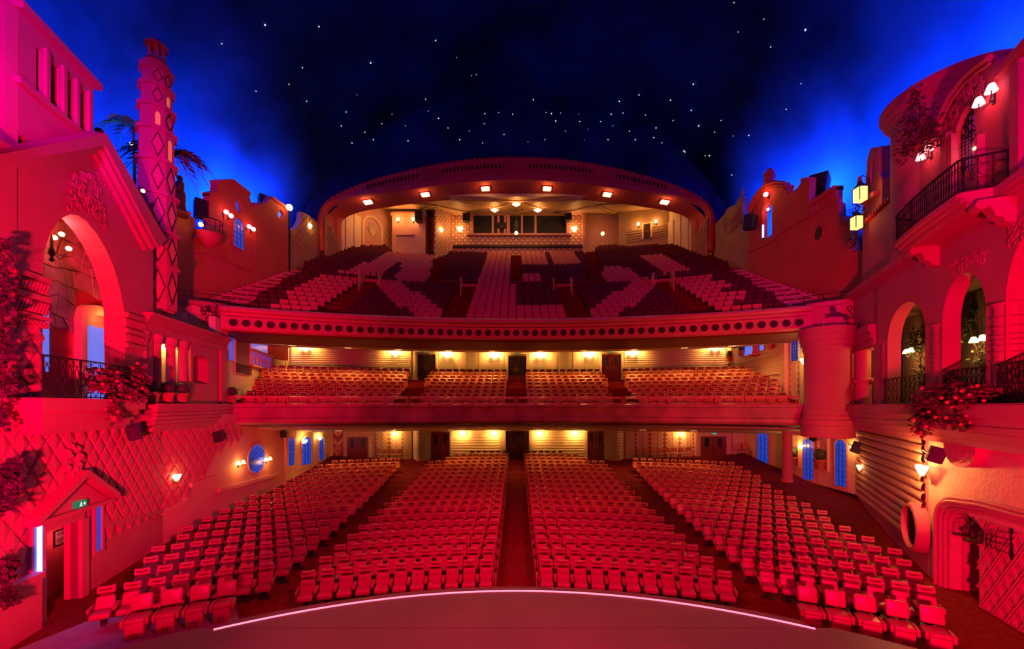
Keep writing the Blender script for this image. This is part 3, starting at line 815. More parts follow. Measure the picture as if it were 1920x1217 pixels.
def chevron_panel(W, u0, u1, v0, v1, ncol, parent, single=False, name='chevron_tile'):
    a0, z1 = W.q(u0, v0); a1, z0 = W.q(u1, v1)
    if a0 > a1: a0, a1 = a1, a0
    MB().slab(W, rect(a0, z0, a1, z1), 0.0, 0.03).obj('panel_field', CHEVD, parent)
    w = (a1 - a0) / (2 * ncol); th = (0.36 if not single else 0.42)
    for c in range(2 * ncol):
        x0, x1 = a0 + c * w, a0 + (c + 1) * w
        up = 1 if c % 2 else -1                         # V: down toward the middle of each column
        z = z0 - w; row = 0
        while z < z1:
            lo_, hi = (z, z + w) if up > 0 else (z + w, z)
            g = 0.022
            if single and row % 2: z += th; row += 1; continue
            if single: pts = [(x0 + g, lo_ + g), (x1 - g, hi + g), (x1 - g, hi + th - g), (x0 + g, lo_ + th - g)]
            else:
                # herringbone tile: shortened on alternate rows so that dark diamonds stay free at the joints
                f = 0.30
                if up > 0: pts = [(x0 + g, lo_ + g), (x1 - f * w, hi - f * w + g), (x1 - f * w + 0.5 * th, hi - f * w + 0.5 * th), (x1 - f * w, hi - f * w + th - g), (x0 + g, lo_ + th - g)]
                else: pts = [(x1 - g, hi + g), (x0 + f * w, lo_ - f * w + g), (x0 + f * w - 0.5 * th, lo_ - f * w + 0.5 * th), (x0 + f * w, lo_ - f * w + th - g), (x1 - g, hi + th - g)]
                if up > 0: pts = [(min(p[0], x1 - g), p[1]) for p in pts]
                else: pts = [(max(p[0], x0 + g), p[1]) for p in pts]
            pts = [(p[0], min(max(p[1], z0), z1)) for p in pts]
            if max(p[1] for p in pts) - min(p[1] for p in pts) > 0.05:
                MB().slab(W, pts, 0.03, 0.06).obj(name, CHEVL, parent)
            z += th; row += 1

# ------------------------------------------------------------------ rear stalls wall
BW = Wall((-17, 34.2), (21, 34.2))
wb = MB().slab(BW, rect(0, 0.2, 38, 4.4), -0.3, 0.0).obj('wall_back', CREAM)
struct(wb, 'cream rear wall of the stalls under the lower balcony')
def on(W, u0, u1, v0, v1): 
    a0, z1 = W.q(u0, v0); a1, z0 = W.q(u1, v1); return a0, a1, z0, z1
chevron_panel(BW, 625, 643, 808, 866, 1, wb, single=True)
chevron_panel(BW, 703, 757, 808, 866, 2, wb)
chevron_panel(BW, 1190, 1302, 806, 866, 4, wb)
for u0, u1, n in ((845, 937, 11), (1003, 1097, 11)):
    a0, a1, z0, z1 = on(BW, u0, u1, 806, 862); boards(BW, a0, a1, z0, z1, n, CREAM, wb, stuff=True, d=0.05)
for u0, u1 in ((774, 808), (1133, 1170)):
    a0, a1, z0, z1 = on(BW, u0, u1, 806, 850)
    boards(BW, a0, a1, z0, z1, 9, CREAM, wb, 'curved_board', stuff=True, d=0.05, bulge=0.7)
    m = MB(); N = 10
    m.loft([[BW.P(a0 + (a1 - a0) * j / N, zz, 0.7 * sin(PI * j / N) + 0.02) for zz in (0.8, z0)] for j in range(N + 1)]); m.obj('curved_plinth', CREAM, wb, 60)
for u0, u1 in ((757, 773), (1172, 1189), (618, 625), (938, 948), (995, 1003), (1302, 1308), (1372, 1380), (1396, 1404)):
    a0, a1, z0, z1 = on(BW, u0, u1, 806, 870); MB().slab(BW, rect(a0, z0 - 0.3, a1, z1 + 0.2), 0, 0.16).obj('pilaster', CREAM, wb)
door(BW, 651, 691, 819, 864, 2, WOODRED, 'dark red double door in the left rear stalls wall')
door(BW, 808.5, 844, 810, 866, 2, WOODRED, 'dark red double door left of the middle rear stalls door')
door(BW, 949, 992, 808, 864, 3, mat('plum_door_paint', (0.07, 0.006, 0.02), 0.35), 'dark plum triple door at the top of the middle aisle')
door(BW, 1101, 1133, 808, 862, 2, WOODRED, 'dark red double door right of the middle rear stalls door')
door(BW, 1312, 1361, 818, 866, 2, WOODRED, 'dark red double door in the right rear stalls wall')
for u, w in ((826, 'left of the middle'), (971, 'over the triple'), (1117, 'right of the middle'), (1338, 'over the far right')):
    exit_sign(BW, u, 805.5 if u != 1338 else 813, 'small green exit sign %s rear stalls door' % w)
for u, w in ((867, 'first from the left'), (926, 'second from the left'), (1012, 'third from the left'), (1078, 'fourth from the left')):
    sconce(BW, u, 812, 'twin square wall lamp on rear stalls boards, %s of four' % w, 'box', 200, s=0.9, grp='twin square lamps at the back of the stalls')
sconce(BW, 740, 815, 'fan shaped wall lamp on the left chevron panel', 'fan', 110)
sconce(BW, 1277, 815, 'fan shaped wall lamp on the right chevron panel', 'fan', 110)
# padded loose chairs standing against the rear wall
lc = thing('stacking_chair', 'x', 'chair', (0, 0, 0), 'spare chairs along the rear stalls wall')
MB().rbox((0, 0.0, 0.78), (0.50, 0.10, 0.36), 0.05, 2).obj('backrest', TANLEATHER, lc, 50)
MB().rbox((0, -0.24, 0.46), (0.48, 0.46, 0.10), 0.04, 2).obj('seat_pad', TANLEATHER, lc, 50)
for sx in (-1, 1):
    for sy in (0.0, -0.42): MB().tube([(sx * 0.22, sy, 0), (sx * 0.22, sy, 0.78 if sy == 0 else 0.44)], 0.015, 5).obj('leg', BLACK, lc)
frst = True
for u, nm in ((634, 'alone left of the left rear door'), (710, 'first of four beside the pillar'), (723, 'second of four beside the pillar'), (736, 'third of four beside the pillar'), (750, 'fourth of four beside the pillar'),
              (1199, 'first of eight under right chevrons'), (1212, 'second of eight under right chevrons'), (1225, 'third of eight under right chevrons'), (1238, 'fourth of eight under right chevrons'), (1251, 'fifth of eight under right chevrons'), (1264, 'sixth of eight under right chevrons'), (1277, 'seventh of eight under right chevrons'), (1291, 'eighth of eight under right chevrons'),
              (1381, 'left of the pair at far right'), (1397, 'right of the pair at far right')):
    p = px(u, 860, 33.6); loc = (p.x, 33.6, zfl(sqrt(p.x ** 2 + (33.6 - CY0) ** 2)))
    lab = 'padded spare chair against rear stalls wall, ' + nm
    if frst: lc.location = loc; lc['label'] = lab; frst = False
    else: dup(lc, loc, 0, lab)

# ------------------------------------------------------------------ mezzanine walls
MW = Wall((-19.4, 33.5), (18.0, 33.5))
wm = MB().slab(MW, rect(0, 7.0, 37.4, 10.9), -0.3, 0.0).obj('wall_mezzanine_back', CREAM)
struct(wm, 'cream boarded rear wall of the lower balcony')
for u0, u1 in ((546, 771), (1171, 1360)):
    a0, a1, z0, z1 = on(MW, u0, u1, 640, 706); boards(MW, a0, a1, z0, z1, 16, CREAM, wm, d=0.05)
for i, (u0, u1) in enumerate(((823, 852), (853, 875), (876, 897), (898, 918), (919, 945), (992, 1015), (1016, 1044), (1045, 1073), (1074, 1094), (1095, 1121))):
    a0, a1, z0, z1 = on(MW, u0, u1, 640, 716); MB().slab(MW, rect(a0 + 0.02, z0, a1 - 0.02, z1), 0, 0.035).obj('wall_panel', CREAM, wm)
door(MW, 783, 817, 665, 714, 2, WOODDARK, 'brown double door, leftmost on the lower balcony')
door(MW, 953, 987, 668, 718, 2, WOODDARK, 'brown double door in the middle of the lower balcony')
door(MW, 1128, 1164, 665, 715, 2, WOODRED, 'red double door, rightmost on the lower balcony')
for u, w in ((799, 'left brown'), (970, 'middle brown'), (1145, 'right red')): exit_sign(MW, u, 659.5, 'small green exit sign above the %s lower balcony door' % w)
for u, v, w, e in ((572, 650, 'far left', 312), (741, 659, 'left of the left brown door', 202), (838, 662, 'right of the left brown door', 187), (927, 664, 'left of the middle door', 171), (1013, 664, 'right of the middle door', 171), (1106, 663, 'left of the red door', 187), (1187, 660, 'right of the red door', 202), (1342, 650, 'far right', 312)):
    sconce(MW, u, v + 5, 'glowing half bowl lamp on lower balcony wall, %s' % w, 'bowl', e * 3.2, grp='half bowl lamps on the lower balcony wall', s=0.9)

# small downlights in both soffits
def soffit_zm(r): return 4.56 - (r - 42.4) * (4.56 - 3.94) / 5.5
def soffit_zu(r): return 10.10 + (r - 43.0) * 0.5 / 4.9
def downlight(r, a, z, e, label, grp, tilt):
    p = Vector((r * sin(a), CYB + r * cos(a), z)); t = thing('downlight', label, 'lamp', tuple(p), grp)
    M = Matrix.Translation(p) @ Matrix.Rotation(-a, 4, 'Z')
    MB().box((0, 0, -0.03), (0.5, 0.26, 0.06), M=M).obj('casing', CREAM, t); MB().box((0, 0, -0.065), (0.42, 0.2, 0.02), M=M).obj('lens', BULBSOFT, t)
    l = lamp('downlight_lamp', 'AREA', p + Vector((0, 0, -0.12)), e, WARM, p + Vector((-sin(a) * tilt, -cos(a) * tilt, -3)), 0.4, sizey=0.2); l.data.spread = R(140)
BULBSOFT = mat('soft_lens', (1, .8, .5), .5, 0, emit=(1.0, .55, .2), estr=1.5)
for k, x in enumerate((-15.5, -12, -8.6, -5, -1.8, 1.8, 5, 8.6, 12, 15.0)):
    r = 43.6; downlight(r, x / r, soffit_zu(r) - .01, 95, 'small ceiling light over the lower balcony seats, %s from left' % WORD[k + 1], 'downlights over the lower balcony', .6)
for k, x in enumerate((-13, -9.5, -5.0, -2.0, 2.0, 5.0, 9.5, 13)):
    r = 44.6; downlight(r, x / r, soffit_zm(r) - .04, 45, 'small ceiling light over the rear stalls, %s from left' % WORD[k + 1], 'downlights over the rear stalls', .8)

# ------------------------------------------------------------------ ornament helpers
def proj(p): return (U0 + FPX * p[0] / p[1], V0 - (p[2] - EYE) * FPX / p[1])
def inside(pt, poly):
    x, y = pt; c = False; n = len(poly)
    for i in range(n):
        x0, y0 = poly[i]; x1, y1 = poly[(i + 1) % n]
        if (y0 > y) != (y1 > y) and x < (x1 - x0) * (y - y0) / (y1 - y0) + x0: c = not c
    return c
def quilt(W, parent, poly, w, h, m, d=0.09, name='quilt_diamond', a0=-2, a1=12, z0=0.0, z1=8.0, o=0.0):
    """diamond cushions in relief, each a piece on shared mesh data"""
    mb = MB(); g = 0.94
    pts = [(0, -h / 2 * g), (w / 2 * g, 0), (0, h / 2 * g), (-w / 2 * g, 0)]
    k = 0.55
    vs = [(p[0], 0, p[1]) for p in pts] + [(p[0] * 0.8, d * 0.75, p[1] * 0.8) for p in pts] + [(0.03, d, 0.05)]
    mb.add(vs, [(i, (i + 1) % 4, 4 + (i + 1) % 4, 4 + i) for i in range(4)] + [(4 + i, 4 + (i + 1) % 4, 8) for i in range(4)])
    me = mb.mesh(name); me.materials.append(m); n = 0
    j = 0; z = z0
    while z < z1:
        a = a0 + (w / 2 if j % 2 else 0)
        while a < a1:
            if inside(proj(W.P(a, z, o)), poly): share(name, me, parent, W.M(a, z, o)); n += 1
            a += w
        z += h / 2; j += 1
    return n
def foliage(mb, blobs, size=0.16, rnd=random):
    for c, r, n in blobs:
        for i in range(n):
            th = rnd.uniform(0, 2 * PI); ph = math.acos(rnd.uniform(-1, 1)); q = rnd.uniform(0.35, 1.0)
            rr = r if isinstance(r, (tuple, list)) else (r, r, r)
            p = Vector(c) + Vector((rr[0] * q * sin(ph) * cos(th), rr[1] * q * sin(ph) * sin(th), rr[2] * q * cos(ph)))
            d1 = Vector((rnd.gauss(0, 1), rnd.gauss(0, 1), rnd.gauss(-0.4, 0.7))).normalized(); d2 = d1.orthogonal().normalized()
            s = size * rnd.uniform(0.6, 1.3); w = s * 0.32
            n3 = d1.cross(d2)
            mb.add([p, p + d1 * s * 0.45 + d2 * w, p + d1 * s + n3 * s * 0.15, p + d1 * s * 0.45 - d2 * w], [(0, 1, 2), (0, 2, 3)])
    return mb
def plant(name, label, blobs, m=LEAF, size=0.16, flower=None, nf=0, stems=True, cat='plant', group=None):
    c = Vector(blobs[0][0]); t = thing(name, label, cat, tuple(c), group)
    foliage(MB(), blobs, size).obj('foliage', m, t)
    if stems:
        mb = MB()
        for b, r, n in blobs[1:]:
            mid = (Vector(b) + c) / 2 + Vector((random.uniform(-.1, .1), random.uniform(-.1, .1), 0.1)); mb.tube([c, mid, Vector(b)], 0.02, 4)
        if len(blobs) > 1: mb.obj('stem', mat('stem', (0.09, 0.05, 0.03), 0.8), t)
    if flower:
        mb = MB()
        for i in range(nf):
            b, r, n = random.choice(blobs); rr = r if isinstance(r, (tuple, list)) else (r, r, r)
            p = Vector(b) + Vector((random.gauss(0, .5) * rr[0], random.gauss(0, .5) * rr[1], random.gauss(0, .5) * rr[2])); mb.ball(p, 0.05, 6, 4)
        mb.obj('flower', flower, t)['kind'] = 'stuff'
    return t
def topiary(label, p, s=1.0, group='clipped ball shrubs in pots'):
    t = thing('potted_topiary', label, 'plant', p, group); x, y, z = p
    MB().lathe([(0.02, 0), (0.14 * s, 0), (0.17 * s, 0.05 * s), (0.21 * s, 0.30 * s), (0.26 * s, 0.40 * s), (0.28 * s, 0.42 * s), (0.28 * s, 0.48 * s), (0.22 * s, 0.46 * s), (0.02, 0.42 * s)], p, 14).obj('pot', TERRAPOT, t, 40)
    mb = MB(); mb.ball((x, y, z + 0.72 * s), 0.25 * s, 12, 8); foliage(mb, [((x, y, z + 0.72 * s), 0.31 * s, 240)], 0.09 * s); mb.obj('clipped_ball', LEAF, t)
    MB().tube([(x, y, z + 0.40 * s), (x, y, z + 0.55 * s)], 0.03 * s, 5).obj('stem', mat('stem', (0.09, 0.05, 0.03), 0.8), t)
    return t
def statue(label, p, h, rz, m=TERRA, lean=0.0, parent=None, group=None):
    """draped standing figure"""
    t = thing('statue', label, 'statue', p, group) if parent is None else parent
    M = Matrix.Translation(p) @ Matrix.Rotation(rz, 4, 'Z') @ Matrix.Scale(h, 4)
    prof = [(0, .20, .17), (.04, .17, .15), (.20, .14, .12), (.38, .15, .125), (.50, .155, .12), (.60, .115, .095), (.70, .145, .10), (.79, .165, .09), (.825, .09, .06), (.85, .045, .045), (.87, .05, .05), (.90, .062, .07), (.94, .066, .075), (.98, .045, .05), (1.0, .006, .006)]
    N = 16; rows = []
    for zz, rx, ry in prof:
        rows.append([M @ Vector(((rx * (1 + (0.10 * cos(7 * 2 * PI * j / N + zz * 9) if zz < 0.6 else 0))) * cos(2 * PI * j / N) + lean * zz, ry * sin(2 * PI * j / N) * (1 + (0.08 * cos(5 * 2 * PI * j / N) if zz < .6 else 0)), zz)) for j in range(N + 1)])
    MB().loft(rows).obj('body', m, t, 60)
    for s in (-1, 1):
        a = MB(); a.tube([M @ Vector((s * .15 + lean * .78, 0, .78)), M @ Vector((s * .2 + lean * .6, -.03, .62)), M @ Vector((s * (.06 if s > 0 else .19) + lean * .5, -.13, .53 if s > 0 else .46))], 0.048 * h, 6, r2=0.03 * h); a.obj('arm', m, t, 60)
    MB().rbox((0, 0, -0.03), (0.44, 0.40, 0.08), 0.01, 1, M).obj('plinth', m, t)
    return t
def scroll(mb, W, a, z, s, o=0.0, rnd=random):
    """little C-scroll ornament"""
    f = rnd.choice((-1, 1)); g = rnd.choice((-1, 1)); pts = []
    for i in range(9):
        t = i / 8 * PI * 1.5; r = s * (1 - 0.55 * i / 8)
        pts.append(W.P(a + f * r * cos(t), z + g * r * sin(t), o))
    mb.tube(pts, s * 0.22, 4)
def carving(W, parent, poly, n, s, m, o=0.03, name='scroll_carving'):
    mb = MB(); us = [p[0] for p in poly]; vs = [p[1] for p in poly]; k = 0
    while k < n:
        u, v = random.uniform(min(us), max(us)), random.uniform(min(vs), max(vs))
        if inside((u, v), poly):
            a, z = W.q(u, v, o); scroll(mb, W, a, z, s * random.uniform(.7, 1.3), o); k += 1
    mb.obj(name, m, parent, 60)['kind'] = 'stuff'
def iron(W, a0, a1, z0, z1, o, n, name, parent, label=None, curls=True):
    """wrought iron railing: rails, bars, rings"""
    mb = MB(); w = (a1 - a0) / n
    for z in (z0 + 0.04, z1): mb.tube([W.P(a0, z, o), W.P(a1, z, o)], 0.022, 5)
    mb.tube([W.P(a0, z1 - 0.2, o), W.P(a1, z1 - 0.2, o)], 0.012, 4)
    for a in (a0, a1): mb.tube([W.P(a, z0, o), W.P(a, z1, o)], 0.025, 5)
    for i in range(n):
        c = a0 + (i + .5) * w
        mb.tube([W.P(c - w / 2, z0, o), W.P(c - w / 2, z1, o)], 0.012, 4)
        if curls:
            mb.tube([W.P(c + w * .38 * cos(t), z1 - .1 + .07 * sin(t), o) for t in [k * PI / 4 for k in range(8)]], 0.009, 4, True)
            for sg in (-1, 1):
                mb.tube([W.P(c + sg * w * .3 * sin(k / 6 * 2 * PI), z0 + (z1 - z0 - .25) * (k / 6) + .05, o) for k in range(7)], 0.010, 4)
    x = mb.obj(name, BLACK, parent)
    if label: x['label'] = label
    return x
WINN = [0]
def blue_window(W, outline, label, o=0.0, depth=0.25, grille=0, frame=None, m=None, parent=None, fw=0.05):
    """glowing blue pane set back in a reveal, with leading"""
    WINN[0] += 1
    cx = sum(p[0] for p in outline) / len(outline); cz = min(p[1] for p in outline)
    t = troot('window_%d' % WINN[0], W.P(cx, cz, o), label)
    ce = (cx, sum(p[1] for p in outline) / len(outline))
    big = [(p[0] + math.copysign(fw, p[0] - ce[0]), p[1] + math.copysign(fw, p[1] - ce[1])) for p in outline]
    MB().slab(W, big, o, o + 0.05, [outline]).obj('window_frame', frame or PLASTER, t)
    MB().slab(W, outline, o + 0.004, o + 0.012).obj('pane', m or BLUEGLASS, t)
    if grille:
        mb = MB(); a_ = [p[0] for p in outline]; z_ = [p[1] for p in outline]
        w = (max(a_) - min(a_)); h = max(z_) - min(z_); ny = max(2, int(round(h / (w / grille))))
        for i in range(grille):
            for j in range(ny):
                c = (min(a_) + (i + .5) * w / grille, min(z_) + (j + .5) * h / ny); r_ = w / grille * .5
                ring = [(c[0] + r_ * cos(q * PI / 3), c[1] + h / ny * .5 * sin(q * PI / 3)) for q in range(6)]
                ring = [p for p in ring if inside(p, outline) or True]
                if all(inside((c[0] + (p[0] - c[0]) * .8, c[1] + (p[1] - c[1]) * .8), outline) for p in ring): mb.tube([W.P(p[0], p[1], o + .02) for p in ring], 0.012, 4, True)
        for i in range(1, grille): mb.tube([W.P(min(a_) + i * w / grille, min(z_), o + .02), W.P(min(a_) + i * w / grille, max(z_) - (w * .25), o + .02)], 0.009, 4)
        if mb.v: mb.obj('leading', BLACK, t)
    return t
def speaker(label, p, rz, tilt, s=1.0, parent=None):
    t = thing('loudspeaker', label, 'speaker', p, 'black loudspeakers on the walls')
    M = Matrix.Translation(p) @ Matrix.Rotation(rz, 4, 'Z') @ Matrix.Rotation(tilt, 4, 'X')
    MB().rbox((0, 0, 0.3 * s), (0.5 * s, 0.42 * s, 0.62 * s), 0.02, 1, M, fn=lambda v: Vector((v.x * (1.0 if v.y < 0 else .7), v.y, v.z))).obj('cabinet', BLACKP, t)
    MB().box((0, -0.215 * s, 0.3 * s), (0.44 * s, 0.02, 0.56 * s), M=M).obj('grille_cloth', mat('speaker_cloth', (0.006, 0.006, 0.007), 0.9), t)
    MB().tube([M @ Vector((0, 0.2 * s, 0.3 * s)), M @ Vector((0, 0.42 * s, 0.35 * s))], 0.025, 5).obj('bracket', BLACK, t)
    return t
NICHE = mat('niche_glow_plaster', (0.8, 0.4, 0.15), 0.7, 0.05, emit=(1.0, 0.28, 0.06), estr=0.35)  # niche plaster; lamplight inside is put into its emission

# ------------------------------------------------------------------ LEFT: arched house front
LF = Wall((-12.9, 9.9), (-14.9, 16.8))
lh = troot('wall_left_house', LF.P(3, 0, 0), 'gabled plaster house front with a tall arch on the left')
arch_l = [(80, 752), (80, 560), (80, 500), (84, 468), (92, 443), (104, 421), (118, 408), (131, 402), (146, 404), (163, 416), (181, 438), (198, 466), (213, 500), (226, 545), (234, 590), (235, 752)]
WA = LF
zs_ = 6.0; out = [(LF.q(-45, 700)[0], zs_ - .1)] + LF.qs([(-45, 300), (175, 252), (287, 452)]) + [(LF.q(287, 700)[0], zs_ - .1)]
ah = LF.qs(arch_l); ah[0] = (ah[0][0], zs_ + .05); ah[-1] = (ah[-1][0], zs_ + .05)
MB().slab(LF, out, -0.6, 0.0, [ah]).obj('house_wall', PLASTER, lh)
# cornice along both slopes of the gable, stepped
for th, oo in ((0, 0.38), (9, 0.30), (18, 0.14)):
    m = MB()
    m.slab(LF, LF.qs([(-45, 285 + th), (-45, 306 + th), (170, 268 + th * 1.1), (172, 246 + th)]), -0.05, oo)
    m.slab(LF, LF.qs([(172, 246 + th), (170, 268 + th * 1.1), (276 - th * .5, 462 + th * .4), (292 - th * .5, 448 + th * .4)]), -0.05, oo)
    m.obj('gable_cornice', PLASTER, lh)
carving(LF, lh, [(40, 276), (165, 272), (172, 282), (160, 290), (45, 296)], 70, 0.075, PLASTER)
carving(LF, lh, [(160, 272), (180, 290), (255, 430), (245, 432), (168, 300)], 80, 0.07, PLASTER)
carving(LF, lh, [(140, 325), (165, 318), (185, 350), (200, 400), (204, 440), (190, 425), (170, 400), (150, 395), (122, 395), (130, 350)], 110, 0.085, PLASTER, 0.05)
# pier at the near edge
MB().slab(LF, LF.qs([(-60, 1090), (-60, 268), (28, 268), (28, 1000)]) if False else [(LF.q(-60, 700)[0], 0.3), (LF.q(28, 700)[0], 0.3), (LF.q(28, 700)[0], LF.q(28, 280)[1]), (LF.q(-60, 700)[0], LF.q(28, 280)[1])], 0, 0.0 + 0.04).obj('near_pier', PLASTER, lh)
# moulded capitals at the springing of the arch
for u0, u1, vs in ((24, 84, ((512, 522), (524, 545), (549, 560), (562, 584), (588, 596), (598, 610))), (203, 268, ((586, 595), (597, 612), (616, 624), (626, 640), (643, 651)))):
    for i, (v0, v1) in enumerate(vs):
        am, zt = LF.q((u0 + u1) / 2, v0); _, zb = LF.q((u0 + u1) / 2, v1)
        a0, a1 = LF.q(max(u0, 24) if u0 < 100 else 235, v0)[0], LF.q(u1, v0)[0]
        MB().slab(LF, rect(a0 - .05, zb, a1 + .05, zt), -0.6, 0.12 if i % 2 == 0 else 0.06).obj('capital_band', PLASTER, lh)
        if i % 2:
            mb = MB(); nn = 9
            for k in range(nn): 
                c = a0 + (k + .5) * (a1 - a0) / nn; mb.tube([LF.P(c - .06, zb + .01, .07), LF.P(c + .06, zt - .01, .07)], 0.035, 4)
            mb.obj('leaf_carving', PLASTER, lh)['kind'] = 'stuff'
# loggia behind the arch
STONE = mat('rubble_stone', (0.52, 0.34, 0.27), 0.8, 0.25, 2.0, 0.4, 14)
lb = MB().slab(LF, rect(-2.5, 5.9, LF.q(242, 700, -1.5)[0], 12.6), -1.8, -1.5).obj('loggia_wall', TERRA, lh)
MB().slab(LF, rect(-2.5, 12.3, LF.q(242, 700, -1.5)[0], 12.6), -1.8, -0.55).obj('loggia_ceiling', TERRA, lh)
MB().slab(LF, rect(-2.5, 5.85, LF.q(242, 700, -1.5)[0], 6.05), -1.8, 0.0).obj('loggia_floor', TERRA, lh)
random.seed(11)
gx, gz = 11, 7
pt = {}
a_l, a_r = LF.q(60, 500, -1.5)[0], LF.q(236, 500, -1.5)[0]
for i in range(gx + 1):
    for j in range(gz + 1): pt[i, j] = (a_l + (a_r - a_l) * (i + random.uniform(-.3, .3)) / gx, 8.6 + 3.7 * (j + random.uniform(-.3, .3)) / gz)
door_box = LF.qs([(138, 700), (138, 568), (206, 568), (206, 700)], -1.5)
for i in range(gx):
    for j in range(gz):
        q4 = [pt[i, j], pt[i + 1, j], pt[i + 1, j + 1], pt[i, j + 1]]; cx = sum(p[0] for p in q4) / 4; cz = sum(p[1] for p in q4) / 4
        if inside((cx, cz - .3), door_box): continue
        MB().slab(LF, [(cx + (p[0] - cx) * .93, cz + (p[1] - cz) * .93) for p in q4], -1.5, -1.5 + random.uniform(.03, .08)).obj('stone', STONE, lb)
# warm lit arched doorway with a blue view, and a slim blue window
dw = troot('window_left_loggia', LF.P(3, 6, -1.4), 'round topped doorway with warm reveal and blue sky beyond')
dl, dr_ = LF.q(143, 690, -1.4)[0], LF.q(214, 690, -1.4)[0]; zt = LF.q(175, 572, -1.4)[1]
ap = archpts(dl, dr_, 6.05, zt - 0.45, 0.45); ip = archpts(dl + .3, dr_ + .1, 6.05, zt - 0.8, 0.4)
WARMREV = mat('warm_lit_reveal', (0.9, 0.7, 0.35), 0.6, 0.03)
MB().slab(LF, ap, -1.5, -1.25, [archpts(dl + .28, dr_ - .05, 6.07, zt - 0.75, 0.4)]).obj('reveal', WARMREV, dw)
MB().slab(LF, ap, -1.5, -1.46).obj('lunette', WARMREV, dw)
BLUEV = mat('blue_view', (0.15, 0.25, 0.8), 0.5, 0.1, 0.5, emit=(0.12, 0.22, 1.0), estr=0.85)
MB().slab(LF, rect(dl + .28, 6.07, dr_, LF.q(185, 614, -1.4)[1]), -1.455, -1.44).obj('blue_backing', BLUEV, dw)
lamp('loggia_bulb', 'POINT', LF.P((dl + dr_) / 2, zt - 0.4, -0.95), 9, WARM, size=0.08)
a0, a1 = LF.q(70, 690, -1.4)[0], LF.q(95, 690, -1.4)[0]
blue_window(LF, archpts(a0, a1, LF.q(90, 697, -1.4)[1], LF.q(90, 575, -1.4)[1], .25), 'slim round topped blue window in the left loggia', o=-1.45, m=BLUEV, frame=TERRA)
# chandelier
ca, cz_ = LF.q(97, 470, -0.8)
ch = thing('chandelier', 'small iron chandelier with four lit candle bulbs inside the left arch', 'lamp', LF.P(ca, cz_, -0.8))
mb = MB(); mb.lathe([(.01, -.35), (.07, -.3), (.03, -.2), (.09, -.08), (.05, .1), (.02, .5)], LF.P(ca, cz_, -0.8), 10); mb.obj('stem', BLACK, ch, 60)
MB().tube([LF.P(ca, cz_ + .5, -0.8), LF.P(ca, 12.3, -0.8)], 0.012, 4).obj('chain', BLACK, ch)
for i, (da, do, dz) in enumerate(((-.35, -.2, .25), (.0, .4, .45), (.38, -.3, .45), (.42, .25, .15))):
    mb = MB(); c = LF.P(ca, cz_ - .05, -0.8); e = LF.P(ca + da, cz_ + dz, -0.8 + do * .6)
    mb.tube([c, (c + e) / 2 + Vector((0, 0, -.25)), e], 0.014, 5); arm = mb.obj('arm', BLACK, ch)
    MB().ball(e + Vector((0, 0, .09)), 0.075, 8, 6).obj('candle_bulb', BULB, arm, 60)
lamp('chandelier_bulb', 'POINT', LF.P(ca + .1, cz_ + .75, -0.6), 110, (1.0, .05, .05), size=0.15)
lamp('chandelier_bulb', 'POINT', LF.P(ca + .2, cz_ + .95, -0.7), 8, (1.0, .4, .2), size=0.15)
# balcony ledge of the arch
lg = thing('arch_balcony', 'shallow balcony ledge with iron railing below the left arch', 'balcony', LF.P(3, 5.2, 0.5))
LA0, LA1 = LF.q(75, 760, 1.0)[0], LF.q(270, 760, 1.0)[0]
MB().slab(LF, rect(LA0, 5.9, LA1, 6.24), -0.1, 1.05).obj('ledge', PLASTER, lg)
for i, (z0, z1, oo, da) in enumerate(((5.72, 5.9, .85, .3), (5.56, 5.72, .72, .5), (5.40, 5.56, .6, .75), (5.26, 5.40, .48, .85))):
    MB().slab(LF, rect(LA0 + da, z0, LA1, z1), -0.1, oo).obj('moulding', PLASTER, lg)
am = LF.q(151, 700, 1.0)[0]
iron(LF, LA0 + .08, am, 6.24, 7.32, 1.0, 5, 'railing_panel', lg); iron(LF, am, LA1 - .15, 6.24, 7.32, 1.0, 7, 'railing_panel', lg)
random.seed(3)
p = lambda u, v, o=1.05: LF.P(*LF.q(u, v, o), o)
plant('balcony_flowers', 'trailing red flowered plant over the left arch railing', [(p(235, 735), (.5, .6, .35), 330), (p(200, 712), (.4, .4, .4), 200), (p(255, 705), (.3, .4, .45), 220), (p(215, 770, 1.15), (.15, .2, .5), 90), (p(178, 715), (.25, .3, .35), 90)], LEAFR, 0.17, mat('red_bloom', (.6, .08, .1), .5), 50)
# purple house above the eaves
ph = thing('upper_house', 'pink plaster upper storey with four leaded windows above the left gable', 'building', LF.P(1.5, 14.5, -.4))
HT = 16.75; HB = 13.4; ha0, ha1 = LF.q(34, 150, -.3)[0], LF.q(175, 190, -.3)[0]
wins = [LF.qs(q, -.3) for q in ([(68, 152), (78, 160), (78, 62), (68, 50)], [(94, 176), (111, 190), (111, 92), (94, 76)], [(119, 198), (136, 213), (136, 124), (119, 108)], [(144, 221), (160, 236), (160, 146), (144, 132)])]
wins = [rect(q[0][0], 14.95, q[1][0], 16.25) for q in wins]
MB().slab(LF, rect(ha0, HB, ha1, HT), -1.2, -.3, wins).obj('wall', PLASTER, ph)
PURP = PLASTER
EW = Wall((LF.P(ha0, 0, -.3).x, LF.P(ha0, 0, -.3).y), (LF.P(ha0, 0, -.3).x - 6, LF.P(ha0, 0, -.3).y - .3))
MB().slab(EW, rect(0, 10, 6, HT), -.3, 0).obj('end_wall', PLASTER, ph)
MB().slab(LF, rect(ha0 - .1, HT, ha1 + .12, HT + .22), -1.3, -.12).obj('roof_cornice', PLASTER, ph)
MB().slab(LF, rect(ha0 - .1, 14.72, ha1 + .05, 14.9), -1.2, -.18).obj('window_sill', PLASTER, ph)
